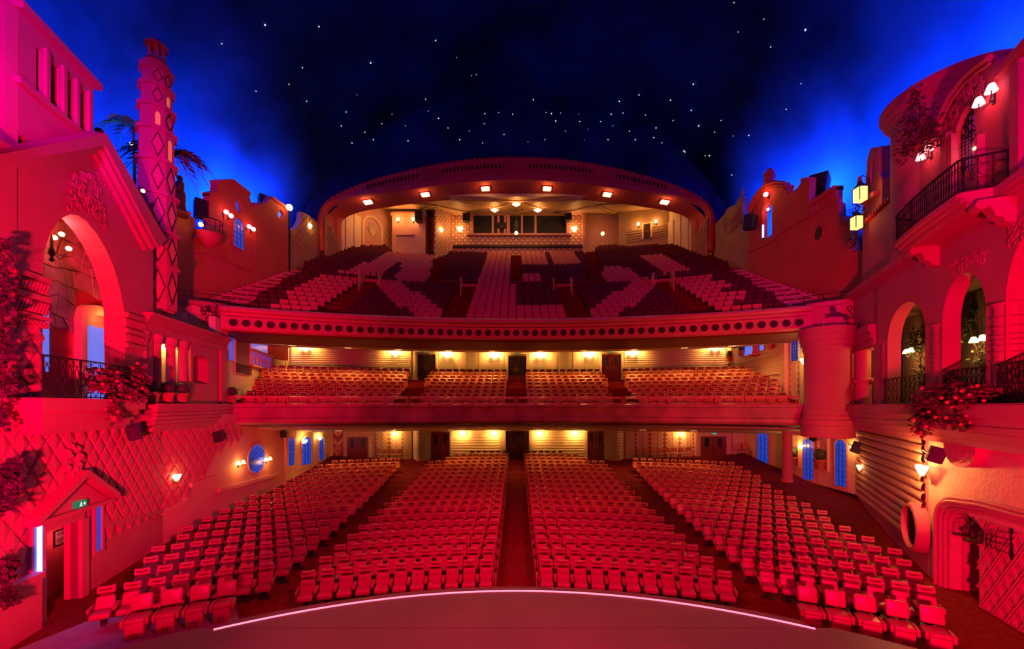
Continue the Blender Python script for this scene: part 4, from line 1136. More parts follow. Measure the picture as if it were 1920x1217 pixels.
for i, w in enumerate(wins):
    x0, x1 = w[0][0], w[1][0]
    wdw = MB().slab(LF, rect(x0, 14.95, x1, 16.25), -.55, -.5).obj('window', mat('pink_lit_window', (.25, .05, .06), .5, .1, emit=(1, .16, .2), estr=.12), ph)
    mb = MB(); nn = 3; hh = 9
    for a in range(nn):
        for b in range(int(hh * .72)): 
            c = (x0 + (a + .5) * (x1 - x0) / nn, 14.95 + (b + .5) * 1.3 / hh)
            mb.tube([LF.P(c[0] + (x1 - x0) / nn * .5 * cos(t), c[1] + .075 * sin(t), -.48) for t in [k * PI / 3 for k in range(6)]], .010, 4, True)
    mb.obj('leading', BLACK, wdw)
    MB().slab(LF, rect(x1 + .04, 14.9, x1 + .16, 16.4), -.35, -.2).obj('window_pilaster', PLASTER, ph)
sa, sz = LF.q(186, 258, -.8)
statue('terracotta bust figure standing beside the pink upper storey', LF.P(sa, 14.3, -.8), 1.75, R(-60))

# quilted lower wall with the pedimented doorway
lq = troot('wall_left', (-13.6, 13, 0), 'quilted plaster wall of raised diamonds on the left')
slit1, slit2 = LF.qs([(55, 1093), (72, 1087), (72, 978), (55, 983)]), LF.qs([(173, 1036), (185, 1030), (185, 941), (173, 946)])
dop = LF.qs([(79, 1135), (148, 1112), (148, 972), (79, 1000)])
a_, b_ = LF.q(79, 1000)[0], LF.q(147, 1000)[0]; zd = LF.q(115, 986)[1]
MB().slab(LF, rect(-1.5, -.1, LF.L, 6.0), -.35, 0, [rect(a_, 0, b_, zd)]).obj('quilt_backing', PLASTER, lq)
nq = quilt(LF, lq, [(-40, 600), (82, 600), (82, 755), (130, 800), (300, 805), (300, 925), (197, 934), (135, 890), (42, 968), (42, 1085), (-40, 1115)], 0.52, 0.72, PLASTER, a0=-1.5)
# doorway
pd = thing('pediment_doorway', 'plaster doorway with triangular pediment in the left wall', 'doorway', LF.P((a_ + b_) / 2, 0, 0))
pa0, pa1, pc = LF.q(47, 975)[0], LF.q(192, 940)[0], LF.q(135, 897)[0]
pz = zd + .42; pk = LF.q(135, 897)[1]
MB().slab(LF, [(pa0, pz), (pa1, pz), (pc, pk)], 0, .14).obj('tympanum', PLASTER, pd)
for s_, e_ in (((pa0 - .15, pz), (pc, pk + .1)), ((pc, pk + .1), (pa1 + .15, pz))):
    MB().slab(LF, [(s_[0], s_[1] - .05), (e_[0], e_[1] - .05), (e_[0], e_[1] + .14), (s_[0], s_[1] + .14)], 0, .42).obj('raking_cornice', PLASTER, pd)
MB().slab(LF, rect(pa0 - .05, pz - .12, pa1 + .05, pz), 0, .3).obj('lintel_moulding', PLASTER, pd)
MB().slab(LF, rect(a_ - .02, zd, b_ + .1, pz - .1), 0, .10).obj('lintel', PLASTER, pd)
for x0, x1 in ((a_ - .28, a_), (b_, b_ + .28)): MB().slab(LF, rect(x0, 0, x1, zd), -.2, .10).obj('jamb', PLASTER, pd)
MB().slab(LF, rect(a_ - 1.2, 0, b_ + 1.3, zd + .4), -1.1, -1.0).obj('passage_wall', PLASTER, pd)
MB().slab(LF, rect(b_ + 1.2, 0, b_ + 1.3, zd + .4), -1.1, -.3).obj('passage_side', PLASTER, pd)
MB().slab(LF, rect(a_ - 1.2, zd + .3, b_ + 1.3, zd + .4), -1.1, -.3).obj('passage_ceiling', PLASTER, pd)
for i in range(3): MB().slab(LF, rect(a_ - .5, 0, b_ - .15 - i * .35, .17 * (i + 1)), -1.0, -.36).obj('step', CARPET, pd)
lamp('passage_fill', 'POINT', LF.P(b_ + .55, 1.9, -.6), 16, (1, .10, .12), size=.15)  # added red fill, brightens the otherwise dark passage
ps = LF.q(123, 1004, -.95)
po_ = thing('framed_notice', 'small framed notice inside the left doorway', 'notice', LF.P(ps[0], ps[1], -.97))
MB().slab(LF, rect(ps[0] - .42, ps[1] - .25, ps[0] + .42, ps[1] + .25), -1.0, -.96, [rect(ps[0] - .38, ps[1] - .21, ps[0] + .38, ps[1] + .21)]).obj('frame', BLACKP, po_)
MB().slab(LF, rect(ps[0] - .38, ps[1] - .21, ps[0] + .38, ps[1] + .21), -1.0, -.985).obj('sheet', GREY, po_)
mb = MB()
for r_ in ((-.3, .05, -.02, .16), (-.3, -.16, -.05, 0), (.06, -.15, .3, .15)): mb.slab(LF, rect(ps[0] + r_[0], ps[1] + r_[1], ps[0] + r_[2], ps[1] + r_[3]), -.985, -.98)
mb.obj('printed_block', mat('grey_print', (.15, .13, .14), .8), po_)
exit_sign(LF, 132, 946, 'green running man exit sign on the left pediment', .26, 1.0)
for nm, sl_, lab in ((0, slit1, 'bright blue white tube window slit left of the pediment doorway'), (1, slit2, 'blue lit slit window right of the pediment doorway')):
    r_ = rect(sl_[0][0], min(q[1] for q in sl_), sl_[1][0], max(q[1] for q in sl_))
    blue_window(LF, r_, lab, o=.06, m=BLUEGLASS, frame=PLASTER, fw=.09)
    if nm == 0:
        c = (r_[0][0] + r_[1][0]) / 2; MB().tube([LF.P(c, r_[0][1] + .2, .12), LF.P(c, r_[2][1] - .1, .12)], .05, 8).obj('blue_tube', BLUETUBE, bpy.data.objects['window_%d' % WINN[0]])
        lamp('slit_tube', 'AREA', LF.P(c, (r_[0][1] + r_[2][1]) / 2, .3), 14, (.15, .12, 1), LF.P(c, 1.2, 2), .15, sizey=1.2)
pl = LF.qs([(10, 1088), (80, 1062)])
pw = MB().slab(LF, rect(LF.q(-40, 1100, .3)[0], 0, LF.q(79, 1100, .3)[0], LF.q(45, 1098, .3)[1]), 0, .3).obj('plinth', PLASTER, lq)
MB().slab(LF, rect(LF.q(-40, 1100, .3)[0], LF.q(45, 1098, .3)[1], LF.q(79, 1100, .3)[0], LF.q(45, 1087, .3)[1]), 0, .38).obj('plinth_moulding', PLASTER, lq)
ra, rz_ = LF.q(130, 868, .05)
mb = MB()
for i in range(26):
    t = random.uniform(0, 2 * PI); q = sqrt(random.random()); mb.ball(LF.P(ra + .36 * q * cos(t), rz_ + .55 * q * sin(t), .1), random.uniform(.08, .14), 8, 5)
mb.obj('fruit_carving', PLASTER, lq, 60)['kind'] = 'stuff'
# far quilts and the smooth stalls wall behind them
LS = Wall((-14.9, 16.8), (-15.9, 34.3))
ls = MB().slab(LS, rect(-.05, -.1, LS.L, 5.6), -.3, 0).obj('wall_left_stalls', PINKW); struct(ls, 'plain plaster wall left of the stalls seats')
quilt(LS, ls, [(300, 805), (452, 800), (446, 822), (420, 842), (398, 856), (388, 890), (355, 908), (350, 932), (300, 962), (290, 925)], 0.50, 0.70, PLASTER, a0=-.2, a1=7)
quilt(LF, lq, [(300, 925), (300, 960), (185, 1003), (188, 935)], 0.52, 0.72, PLASTER, a0=-1.5)
for (u0, v0), (u1, v1), th in (((190, 985), (302, 958), 9), ):
    q0, q1 = LF.q(u0, v0), LF.q(u1, v1); MB().slab(LF, [(q0[0], q0[1] - .1), (q1[0], q1[1] - .1), (q1[0], q1[1] + .06), (q0[0], q0[1] + .06)], 0, .1).obj('dado_moulding', PLASTER, lq)
for (u0, v0), (u1, v1) in (((300, 960), (352, 935)), ((355, 908), (400, 892)), ((408, 918), (520, 888))):
    q0, q1 = LS.q(u0, v0), LS.q(u1, v1)
    MB().slab(LS, [(q0[0], q0[1] - .14), (q1[0], q1[1] - .14), (q1[0], q1[1] + .05), (q0[0], q0[1] + .05)], 0, .14).obj('dado_moulding', PINKW, ls)
oc, oz = LS.q(480, 860); orx = abs(LS.q(496, 860)[0] - LS.q(464, 860)[0]) / 2; orz = (LS.q(480, 834)[1] - LS.q(480, 887)[1]) / 2
blue_window(LS, ellipse(oc, oz, orx, orz, 28), 'oval blue leaded window in the left stalls wall', o=.02, grille=0, frame=PINKW)
mb = MB()
for i in range(13):
    t = R(-80 + i * 14); pts = [LS.P(oc - orx * .8 + k / 8 * orx * 1.9 * cos(t), oz - orz * .2 + k / 8 * orz * 1.3 * sin(t), .045) for k in range(9)]
    pts = [q for q in pts if inside((( q - LS.A).dot(LS.d), q.z), ellipse(oc, oz, orx, orz, 28))]
    if len(pts) > 1: mb.tube(pts, .016, 4)
mb.obj('leading', BLACK, bpy.data.objects['window_%d' % WINN[0]])
for u0, u1, v0, v1, w in ((538, 550, 821, 873, 'leftmost'), (564, 582, 821, 871, 'middle'), (596, 606, 820, 862, 'rightmost')):
    a0, a1 = LS.q(u0, v0)[0], LS.q(u1, v0)[0]; z1 = LS.q(u0, v0)[1]; z0 = LS.q((u0 + u1) / 2, v1)[1]
    blue_window(LS, archpts(a0, a1, z0, z1 - .4, .4), '%s of three round topped blue windows under the lower balcony' % w, o=.05, grille=3, frame=CREAM, fw=.12)
for u0, u1, v0, v1 in ((553, 563, 815, 883), (585, 594, 815, 873)):
    a0, a1 = LS.q(u0, v0)[0], LS.q(u1, v0)[0]; z0 = LS.q(u0, v1)[1]; MB().slab(LS, rect(a0, z0, a1, 4.5), 0, .05, [rect(a0 + .08, z0 + .1, a1 - .08, 4.4)]).obj('wall_panel', CREAM, ls)
a5 = LS.q(535, 820)[0]; MB().slab(LS, rect(a5, 1.0, LS.L, 4.6), 0, .03).obj('cream_field', CREAM, ls)
MB().slab(LS, rect(a5 - .12, LS.q(533, 886)[1], a5 + .05, 4.6), 0, .10).obj('pilaster', CREAM, ls)
sconce(LS, 453, 870, 'two armed wall lamp left of the oval blue window', 'candle', 28)
sconce(LS, 504, 863, 'two armed wall lamp right of the oval blue window', 'candle', 18)
sconce(LS, 571, 827, 'half bowl lamp over the middle blue stalls window', 'bowl', 60, s=.9)
sconce(LS, 601, 822, 'half bowl lamp over the rightmost blue stalls window', 'bowl', 90, s=.7)
sconce(LS, 336, 896, 'small fan lamp on the quilted wall above the seats', 'fan', 4, o=.1)
speaker('black loudspeaker hanging below the left arch ledge', tuple(LF.P(LF.q(250, 810, .4)[0], LF.q(250, 824, .4)[1], .5)), R(-50), R(14), .85)
speaker('black loudspeaker hanging at the end of the quilted wall', tuple(LS.P(LS.q(407, 810, .4)[0], LS.q(407, 828, .4)[1], .5)), R(-50), R(14), .8)
speaker('black loudspeaker left of the three blue stalls windows', tuple(LS.P(LS.q(534, 812, .4)[0], LS.q(534, 820, .4)[1], .35)), R(-50), R(10), .75)

# ------------------------------------------------------------------ LEFT: colonnade, tower
LC = Wall((LF.P(LF.q(268, 700)[0], 0).x, LF.P(LF.q(268, 700)[0], 0).y), (-15.85, 21.6))
lc_ = troot('wall_left_colonnade', LC.P(2, 5, 0), 'low colonnade wall between the left arch and the lower balcony')
AC = LC.L; n0 = LC.q(358, 700)[0]
zc = 9.62
MB().slab(LC, rect(0, 8.95, AC + .1, zc), -.5, .05).obj('entablature', PLASTER, lc_)
for i, (z0, z1, oo) in enumerate(((9.30, 9.42, .16), (9.42, 9.55, .24), (9.55, 9.70, .34))): MB().slab(LC, rect(0, z0, AC + .1, z1), -.4, oo).obj('cornice_moulding', PLASTER, lc_)
na0, na1 = LC.q(362, 700)[0], LC.q(391, 700)[0]
MB().slab(LC, rect(n0, 6.1, AC + .1, 9.0), -.45, 0, [archpts(na0, na1, LC.q(376, 719)[1], LC.q(376, 680)[1], .35)]).obj('niche_wall', PLASTER, lc_)
MB().slab(LC, rect(na0 - .1, 6.2, na1 + .1, 8.6), -.5, -.44).obj('niche_back', PLASTER, lc_)
MB().slab(LC, rect(AC - .5, 6.1, AC + .1, 9.0), 0, .12).obj('pilaster', PLASTER, lc_)
for i, u in enumerate((273, 299, 326, 348)):
    a = LC.q(u, 700)[0]; c = LC.P(a, 0, -.12); mb = MB()
    mb.lathe([(.25, 6.1), (.25, 6.22), (.20, 6.28), (.185, 6.4), (.165, 8.5), (.18, 8.55), (.22, 8.6), (.19, 8.66), (.23, 8.75), (.26, 8.95)], (c.x, c.y, 0), 14); mb.obj('column', PLASTER, lc_, 40)
MB().slab(LC, rect(-.3, 6.0, n0 + .2, 9.0), -2.0, -1.9).obj('loggia_wall', CREAM, lc_)
MB().slab(LC, rect(n0, 6.0, n0 + .1, 9.0), -2.0, -.3).obj('loggia_side', CREAM, lc_)
MB().slab(LC, rect(LC.q(276, 640, -1.85)[0], 6.1, LC.q(291, 640, -1.85)[0], LC.q(285, 632, -1.85)[1]), -1.9, -1.87).obj('blue_backing', BLUEV, lc_)
MB().slab(LC, archpts(LC.q(336, 700, -1.8)[0], LC.q(343, 700, -1.8)[0], 6.1, 8.0, .25), -1.9, -1.84).obj('arched_recess', PINKW, lc_)
lamp('colonnade_bulb', 'AREA', LC.P(LC.q(312, 640, -1)[0], 8.85, -1.0), 150, WARM, LC.P(LC.q(312, 640, -1)[0], 6, -1.2), .5)
MB().slab(LC, rect(-.2, 5.95, AC + .5, 6.12), -2.2, .62).obj('shelf', PLASTER, lc_)
for i, (z0, z1, oo) in enumerate(((5.78, 5.95, .55), (5.62, 5.76, .52), (5.46, 5.60, .49), (5.30, 5.44, .46), (5.12, 5.28, .43))):
    MB().slab(LC, rect(-.1, z0, AC + .4, z1), -.6, oo).obj('moulding', PLASTER, lc_)
MB().slab(LC, rect(-.1, 5.0, AC + .3, 6.0), -.7, .38).obj('shelf_core', PLASTER, lc_)
for u, nm in ((287, 'first'), (315, 'second'), (341, 'third')):
    topiary('clipped ball shrub in a clay pot, %s between the left columns' % nm, tuple(LC.P(LC.q(u, 740, .25)[0], 6.12, .25)), .95)
topiary('clipped ball shrub in a clay pot at the lower balcony left end', tuple(LC.P(AC + .25, 6.12, .3)), .95)
# octagonal tower
tw = thing('octagonal_tower', 'stepped pink tower with dark diamonds and a tiny lantern top', 'tower', (-15.6, 17.2, 8.9))
TC = Vector((-15.62, 17.3, 0)); face = math.atan2(-17.3, 15.62) + R(4)
def octo(r, z, da=0): return [(TC.x + r / cos(PI / 8) * cos(face + PI / 8 + k * PI / 4 + da), TC.y + r / cos(PI / 8) * sin(face + PI / 8 + k * PI / 4 + da), z) for k in range(8)]
vz = lambda v: EYE + (V0 - v) * 17.2 / FPX
lev = [575, 499, 435, 366, 304, 246, 203, 164, 130]
rad = [.66, .66, .64, .60, .57, .54, .50, .47]
for i in range(8):
    z0, z1, r = vz(lev[i]), vz(lev[i + 1]), rad[i]
    tier = MB().prism(octo(r, z0), (0, 0, z1 - z0)).obj('tower_tier', PLASTER, tw)
    MB().prism(octo(r + .10, z1 - .14), (0, 0, .14)).obj('string_course', PLASTER, tw)
    for fi in (0, 1, -1):
        an = face + fi * PI / 4
        Wf = Wall((TC.x + r * cos(an) - .5 * sin(an), TC.y + r * sin(an) + .5 * cos(an)), (TC.x + r * cos(an) + .5 * sin(an), TC.y + r * sin(an) - .5 * cos(an)))
        if Wf.n.dot(Vector((cos(an), sin(an), 0))) < 0: Wf.n = -Wf.n
        hw = r * math.tan(PI / 8) * .9; zc_ = (z0 + z1 - .14) / 2; hh = (z1 - z0 - .14) / 2 * .92
        if fi == -1: continue
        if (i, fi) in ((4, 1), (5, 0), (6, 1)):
            MB().slab(Wf, archpts(.5 - hw * .4, .5 + hw * .4, z0 + .1, z1 - .5, .15), 0, .012).obj('glowing_niche', NICHE, tier); continue  # tower niche face, glowing by itself instead of being lit
        dm = lambda k: [(.5, zc_ - hh * k), (.5 + hw * k, zc_), (.5, zc_ + hh * k), (.5 - hw * k, zc_)]
        MB().slab(Wf, dm(1), 0, .03, [dm(.86)]).obj('diamond_frame', DARKLINE, tier)
        MB().slab(Wf, dm(.72), 0, .025).obj('diamond_field', FASCIA, tier)
mb = MB()
for k in range(6):
    rr = .66 - k * .1 if k < 5 else .12; mb.prism(octo(rr, vz(575) - .13 * (k + 1)), (0, 0, .12))
mb.obj('corbel', PLASTER, tw)['kind'] = 'stuff'
zt = vz(130); r = .40
mb = MB(); mb.lathe([(.46, zt), (.50, zt + .06), (.50, zt + .2), (.42, zt + .28), (.36, zt + .42), (.28, zt + .5)], (TC.x, TC.y, 0), 16); mb.obj('lantern_base', PLASTER, tw, 40)
for k in range(6):
    t = k * PI / 3 + .3; MB().lathe([(.045, zt + .48), (.04, zt + 1.0), (.055, zt + 1.02)], (TC.x + .27 * cos(t), TC.y + .27 * sin(t), 0), 8).obj('lantern_column', PLASTER, tw)
MB().lathe([(.40, zt + 1.0), (.40, zt + 1.1), (.25, zt + 1.22), (.10, zt + 1.32), (.02, zt + 1.42)], (TC.x, TC.y, 0), 14).obj('lantern_roof', PLASTER, tw, 40)
def palm(label, base, crown, n, L, seed):
    random.seed(seed); t = thing('palm', label, 'plant', base, 'palms behind the left tower')
    MB().tube([base, (Vector(base) + Vector(crown)) / 2 + Vector((.1, 0, 0)), crown], .09, 7, r2=.06).obj('trunk', mat('stem', (.09, .05, .03), .8), t)
    for i in range(n):
        an = 2 * PI * i / n + random.uniform(-.2, .2); up = random.uniform(.1, .8); mb = MB(); pts = []
        for k in range(9):
            s = k / 8; pts.append(Vector(crown) + Vector((cos(an) * L * s, sin(an) * L * s, L * (up * s - 1.1 * s * s))))
        mb.tube(pts, .015, 4)
        for k in range(1, 9):
            d = (pts[k] - pts[k - 1]).normalized(); sd = Vector((-d.y, d.x, 0)).normalized() if abs(d.z) < .99 else Vector((1, 0, 0)); q = pts[k]; l = L * .28 * sin(PI * min(.95, k / 9 + .12))
            for s_ in (-1, 1):
                for f in (0, .5): b = q - d * L / 8 * f; mb.add([b, b + sd * s_ * l * .5 + d * l * .45 + Vector((0, 0, .01)), b + sd * s_ * l + d * l * .7 - Vector((0, 0, l * .35))], [(0, 1, 2)])
        mb.obj('frond', LEAF, t)
    return t
pc_ = px(312, 285, 19.0); palm('green palm right of the octagonal tower', (pc_.x, 19.0, 11.5), tuple(pc_), 11, 1.9, 5)
pc_ = px(250, 238, 19.5); palm('dark palm left of the octagonal tower', (pc_.x, 19.5, 11.5), tuple(pc_), 9, 1.5, 6)

# ------------------------------------------------------------------ RIGHT: arcade house
RA = Wall((12.3, 9.0), (17.7, 21.27))
ra = troot('wall_right_house', RA.P(6, 5, 0), 'plaster house front with three arches on the right')
RZ = 11.72
def A(u, o=0.0): return RA.q(u, 700, o)[0]
def rarch(u0, u1, v1, vs):
    a0, a1 = A(u1), A(u0); zs = 8.78; zt = RA.q((u0 + u1) / 2, v1)[1]
    return archpts(a0, a1, 6.1, zs, zt - zs, 14)
holes = [archpts(A(1735), A(1664), 6.1, 8.7, 1.35, 14), archpts(A(1848), A(1767), 6.1, 8.8, 1.3, 14), archpts(A(2010), A(1886), 6.1, 8.8, 1.6, 14)]
MB().slab(RA, rect(-.4, 6.1, RA.q(1643, 700)[0] + .25, RZ), -.45, 0, holes).obj('arcade_wall', PLASTER, ra)
far_a = RA.L + .2
MB().slab(RA, rect(A(1645), 8.75, far_a, RZ), -.5, 0).obj('end_wall', PLASTER, ra)
for oo, z0, z1 in ((.28, RZ - .1, RZ + .12), (.2, RZ - .22, RZ - .1), (.1, RZ - .32, RZ - .22)): MB().slab(RA, rect(-.4, z0, far_a, z1), -.1, oo).obj('cornice_moulding', PLASTER, ra)
carving(RA, ra, [(1770, 500), (1845, 465), (1850, 480), (1840, 500), (1815, 495), (1790, 520)], 50, .09, PLASTER, .01)
carving(RA, ra, [(1885, 420), (1930, 395), (1930, 440), (1900, 460), (1888, 470)], 40, .09, PLASTER, .02)
# ringed columns standing in front of the piers
for u, r in ((1656, .28), (1754.5, .29), (1872, .30)):
    c = RA.P(A(u), 0, -.22); prof = [(r + .05, 6.1), (r + .05, 6.25), (r, 6.3)]
    z = 7.2
    prof += [(r, 7.15)]
    for zz in (7.22, 7.48, 7.66, 7.80, 7.94, 8.16, 8.42): prof += [(r, zz - .03), (r + .04, zz), (r, zz + .03)]
    prof += [(r, 8.72), (r + .06, 8.76), (r + .06, 8.80)]
    MB().lathe(prof, (c.x, c.y, 0), 18).obj('ringed_column', PLASTER, ra, 40)
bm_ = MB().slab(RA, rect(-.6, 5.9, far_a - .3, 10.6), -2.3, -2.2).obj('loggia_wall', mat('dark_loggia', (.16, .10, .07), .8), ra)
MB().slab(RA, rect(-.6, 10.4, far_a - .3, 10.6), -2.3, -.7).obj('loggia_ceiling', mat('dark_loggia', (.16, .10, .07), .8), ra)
cur = MB()
for i in range(60):
    a = A(1900) + (A(1640) - A(1900)) * i / 60; cur.tube([RA.P(a, 6.0, -2.15), RA.P(a, 10.3, -2.15)], .035, 4)
cur.obj('slatted_curtain', mat('dark_slats', (.12, .09, .06), .6), ra)['kind'] = 'stuff'
MB().slab(RA, rect(-.6, 5.95, far_a, 6.1), -2.3, .62).obj('loggia_floor', PLASTER, ra)
for oo, z0, z1 in ((.66, 5.72, 6.06), (.56, 5.50, 5.72), (.52, 5.30, 5.48), (.40, 5.06, 5.28), (.28, 4.86, 5.04)): MB().slab(RA, rect(-.6, z0, far_a, z1), -.8, oo).obj('ledge_moulding', PLASTER, ra)
MB().slab(RA, rect(-.6, 4.84, far_a, 5.0), -5.5, .2).obj('ledge_soffit', PLASTER, ra)
for s_, e_, n in ((1660, 1733, 9), (1866, 1960, 8), (1772, 1850, 9)): iron(RA, A(e_, .1), A(s_, .1), 6.1, 7.15, .1, n, 'railing_panel', ra)
random.seed(21)
p = lambda u, v, o=.3: RA.P(*RA.q(u, v, o), o)
plant('balcony_shrub', 'large red flowering shrub spilling over the right arcade ledge', [(p(1775, 742, .6), (.8, .7, .5), 950), (p(1738, 765, .7), (.5, .5, .6), 520), (p(1822, 742, .5), (.6, .6, .42), 480), (p(1728, 802, .8), (.3, .3, .35), 200), (p(1795, 790, .75), (.6, .45, .25), 260)], LEAFR, .15, mat('red_bloom', (.6, .08, .1), .5), 110)
for nm, blobs in (('ivy climbing the dark wall behind the far right arch', [(p(1715, 640, -1.9), (.5, .2, .9), 260), (p(1728, 700, -1.9), (.3, .2, .8), 150)]), ('ivy climbing the dark wall behind the middle right arch', [(p(1815, 600, -1.9), (.7, .25, 1.0), 420), (p(1790, 660, -1.9), (.4, .2, 1.0), 200), (p(1840, 680, -1.9), (.4, .2, .7), 150)]), ('ivy on the dark wall behind the near right arch', [(p(1915, 620, -1.9), (.8, .3, 1.2), 400)])):
    plant('ivy', nm, blobs, LEAF, .15)
sconce(RA, 1702, 661, 'bright two bulb lamp behind the far right arch', 'candle', 80, o=-1.9, s=1.1)
sconce(RA, 1832, 640, 'bright two bulb lamp behind the middle right arch', 'candle', 80, o=-1.9, s=1.1)
# upper storey
ru = thing('balcony_house', 'upper plaster storey with arched window and rounded gable on the right', 'building', RA.P(5, RZ, -.3))
top = [(1617, 552), (1617, 428), (1684, 366), (1684, 312), (1750, 254), (1757, 249), (1765, 215), (1785, 175), (1810, 143), (1835, 121), (1855, 108), (1866, 112), (1868, 132), (1889, 124), (1945, 100), (1945, 330)]
wh = [(1790, 335), (1790, 270), (1793, 240), (1803, 214), (1815, 198), (1824, 201), (1829, 220), (1829, 310)]
MB().slab(RA, RA.qs(top, -.1), -.35, -.1, [RA.qs(wh, -.1)]).obj('wall', PLASTER, ru)
gab = [(1757, 252), (1765, 215), (1785, 175), (1810, 143), (1835, 121), (1855, 108)]
MB().tube([RA.P(*RA.q(u, v, .02), .02) for u, v in gab], .10, 6).obj('gable_moulding', PLASTER, ru, 50)
MB().tube([RA.P(*RA.q(u, v + 12, .0), .0) for u, v in gab], .05, 5).obj('gable_moulding', PLASTER, ru, 50)
carving(RA, ru, [(1765, 245), (1790, 190), (1815, 155), (1835, 140), (1845, 150), (1840, 175), (1805, 190), (1785, 235), (1775, 262)], 80, .09, PLASTER, -.05)
q0, q1 = RA.q(1868, 140, .1), RA.q(1945, 112, .1); MB().slab(RA, rect(q1[0], q0[1] - .1, q0[0], q0[1] + .12), -.8, .15).obj('eaves', PLASTER, ru)
q0 = RA.q(1889, 200, .15)[0]; q1 = RA.q(1906, 200, .15)[0]; MB().slab(RA, rect(q1, RZ, q0, RA.q(1895, 125, .1)[1]), -.1, .12).obj('corner_pilaster', PLASTER, ru)
tiles = MB()
for (u0, v0), (u1, v1) in (((1680, 310), (1750, 254)), ((1612, 430), (1684, 365))):
    for k in range(12):
        f = (k + .5) / 12; a, z = RA.q(u0 + (u1 - u0) * f, v0 + (v1 - v0) * f - 2, -.1)
        tiles.tube([RA.P(a, z + .05, -.9), RA.P(a, z, .08)], .085, 6)
tiles.obj('roof_tile', TERRA, ru, 50)['kind'] = 'stuff'
wd_ = MB().slab(RA, RA.qs([(1784, 345), (1784, 240), (1800, 200), (1818, 186), (1836, 200), (1836, 315)], -.32), -.45, -.33).obj('window_pane', mat('pink_lit_glass', (.6, .1, .35), .4, .2, 2, emit=(.55, .03, .28), estr=.25), ru)
gr = MB()
for i in range(7):
    u = 1791 + i * 6.2; pts = [RA.P(*RA.q(u, v, -.24), -.24) for v in range(215 if 1 < i < 6 else 250, 330, 12)]; gr.tube(pts, .012, 4)
for v in range(262, 335, 7): gr.tube([RA.P(*RA.q(u, v - (u - 1790) * .5, -.24), -.24) for u in (1790, 1810, 1830)], .012, 4)
for i in range(40):
    u, v = random.uniform(1793, 1828), random.uniform(208, 262); a, z = RA.q(u, v, -.24); scroll(gr, RA, a, z, .08, -.24)
gr.obj('iron_grille', BLACK, ru)
for u0, u1 in ((1768, 1778), (1780, 1788), (1831, 1838)):
    MB().slab(RA, rect(A(u1, .0), RZ, A(u0, .0), RA.q(u0, 258)[1]), -.1, .06).obj('window_pilaster', PLASTER, ru)
lamp('window_bulb', 'POINT', RA.P(A(1828, -.3), RA.q(1828, 278, -.3)[1], -.25), 10, (1, .45, .2), size=.05)
wl = thing('wall_lamp', 'tiny bright lamp at the edge of the upper right arched window', 'lamp', RA.P(A(1829, 0), RA.q(1829, 278, 0)[1], 0)); MB().ball(RA.P(A(1829, .05), RA.q(1829, 278, .05)[1], .05), .05, 8, 6).obj('bulb', BULB, wl, 60)
MB().tube([RA.P(A(1829, .05), RA.q(1829, 278, .05)[1], .05), RA.P(A(1829, .05), RA.q(1829, 284, .05)[1], -.1)], .012, 4).obj('arm', BLACK, wl)
for u, v, w in ((1733, 290, 'beside the roof step'), (1846, 184, 'right of the arched window')):
    sconce(RA, u, v, 'two armed pink shaded lamp on the right upper storey, %s' % w, 'candle', 14, (1, .06, .08), o=-.1, s=1.2)
# round turret behind the gable
tc = thing('round_turret', 'round plaster turret with moulded rim behind the right gable', 'tower', (16.6, 15.2, 11.5))
MB().lathe([(1.7, 11.5), (1.7, 17.25), (1.8, 17.3), (1.8, 17.4), (1.95, 17.5), (1.95, 17.62), (2.05, 17.72), (2.05, 17.85), (1.6, 17.95), (.02, 18.3)], (16.6, 15.2, 0), 40).obj('drum', PLASTER, tc, 40)
pb = px(1722, 235, 13.2)
plant('roof_shrub', 'dark leafy shrub in front of the round turret', [(tuple(pb), (.75, .5, .7), 420), (tuple(pb + Vector((-.1, 0, .95))), (.22, .2, .5), 80), (tuple(pb + Vector((.4, 0, -.5))), (.4, .3, .5), 150), (tuple(pb + Vector((-.4, 0, -.8))), (.35, .3, .5), 120)], LEAFR, .18)
# iron balcony
ib = thing('iron_balcony', 'curved iron balcony on corbels under the right arched window', 'balcony', RA.P(5, 11.0, .5))
b0, b1 = A(1891, .0), A(1697, .5)
def front(t):
    """bowed front edge, t 0 near .. 1 far"""
    if t < .08: return b0 + (t / .08) * .05, .95 * (t / .08)
    s = (t - .08) / .92; return b0 + .05 + (b1 - b0 - .05) * s, (.95 + .12 * sin(PI * s)) * (1 if s < .86 else (1 - ((s - .86) / .14) ** 2 * .75))
fp = [front(i / 40) for i in range(41)]
for z0, z1, k in ((11.72, 11.86, 1.0), (11.60, 11.72, .9), (11.46, 11.60, .78)):
    pts = [(a, o * k) for a, o in fp]; MB().prism([RA.P(a, z0, o) for a, o in pts] + [RA.P(b1, z0, -.05), RA.P(b0, z0, -.05)], (0, 0, z1 - z0)).obj('slab_moulding', PLASTER, ib)
rl = MB()
for z, r in ((11.92, .016), (12.20, .01), (12.55, .01), (12.78, .026)): rl.tube([RA.P(a, z, o * .96) for a, o in fp], r, 5)
for i in range(0, 41): 
    a, o = fp[i]; rl.tube([RA.P(a, 11.86, o * .96), RA.P(a, 12.78, o * .96)], .022 if i in (0, 3, 16, 24, 40) else .010, 4)
    if i < 40:
        a2, o2 = fp[i + 1]
        for zc_, h_ in ((12.06, .12), (12.38, .15), (12.66, .10)):
            rl.tube([RA.P(a + (a2 - a) * (.5 + .5 * cos(t)), zc_ + h_ * sin(t), (o + (o2 - o) * (.5 + .5 * cos(t))) * .96) for t in [q * PI / 3 for q in range(6)]], .008, 4, True)
rl.obj('iron_railing', BLACK, ib)
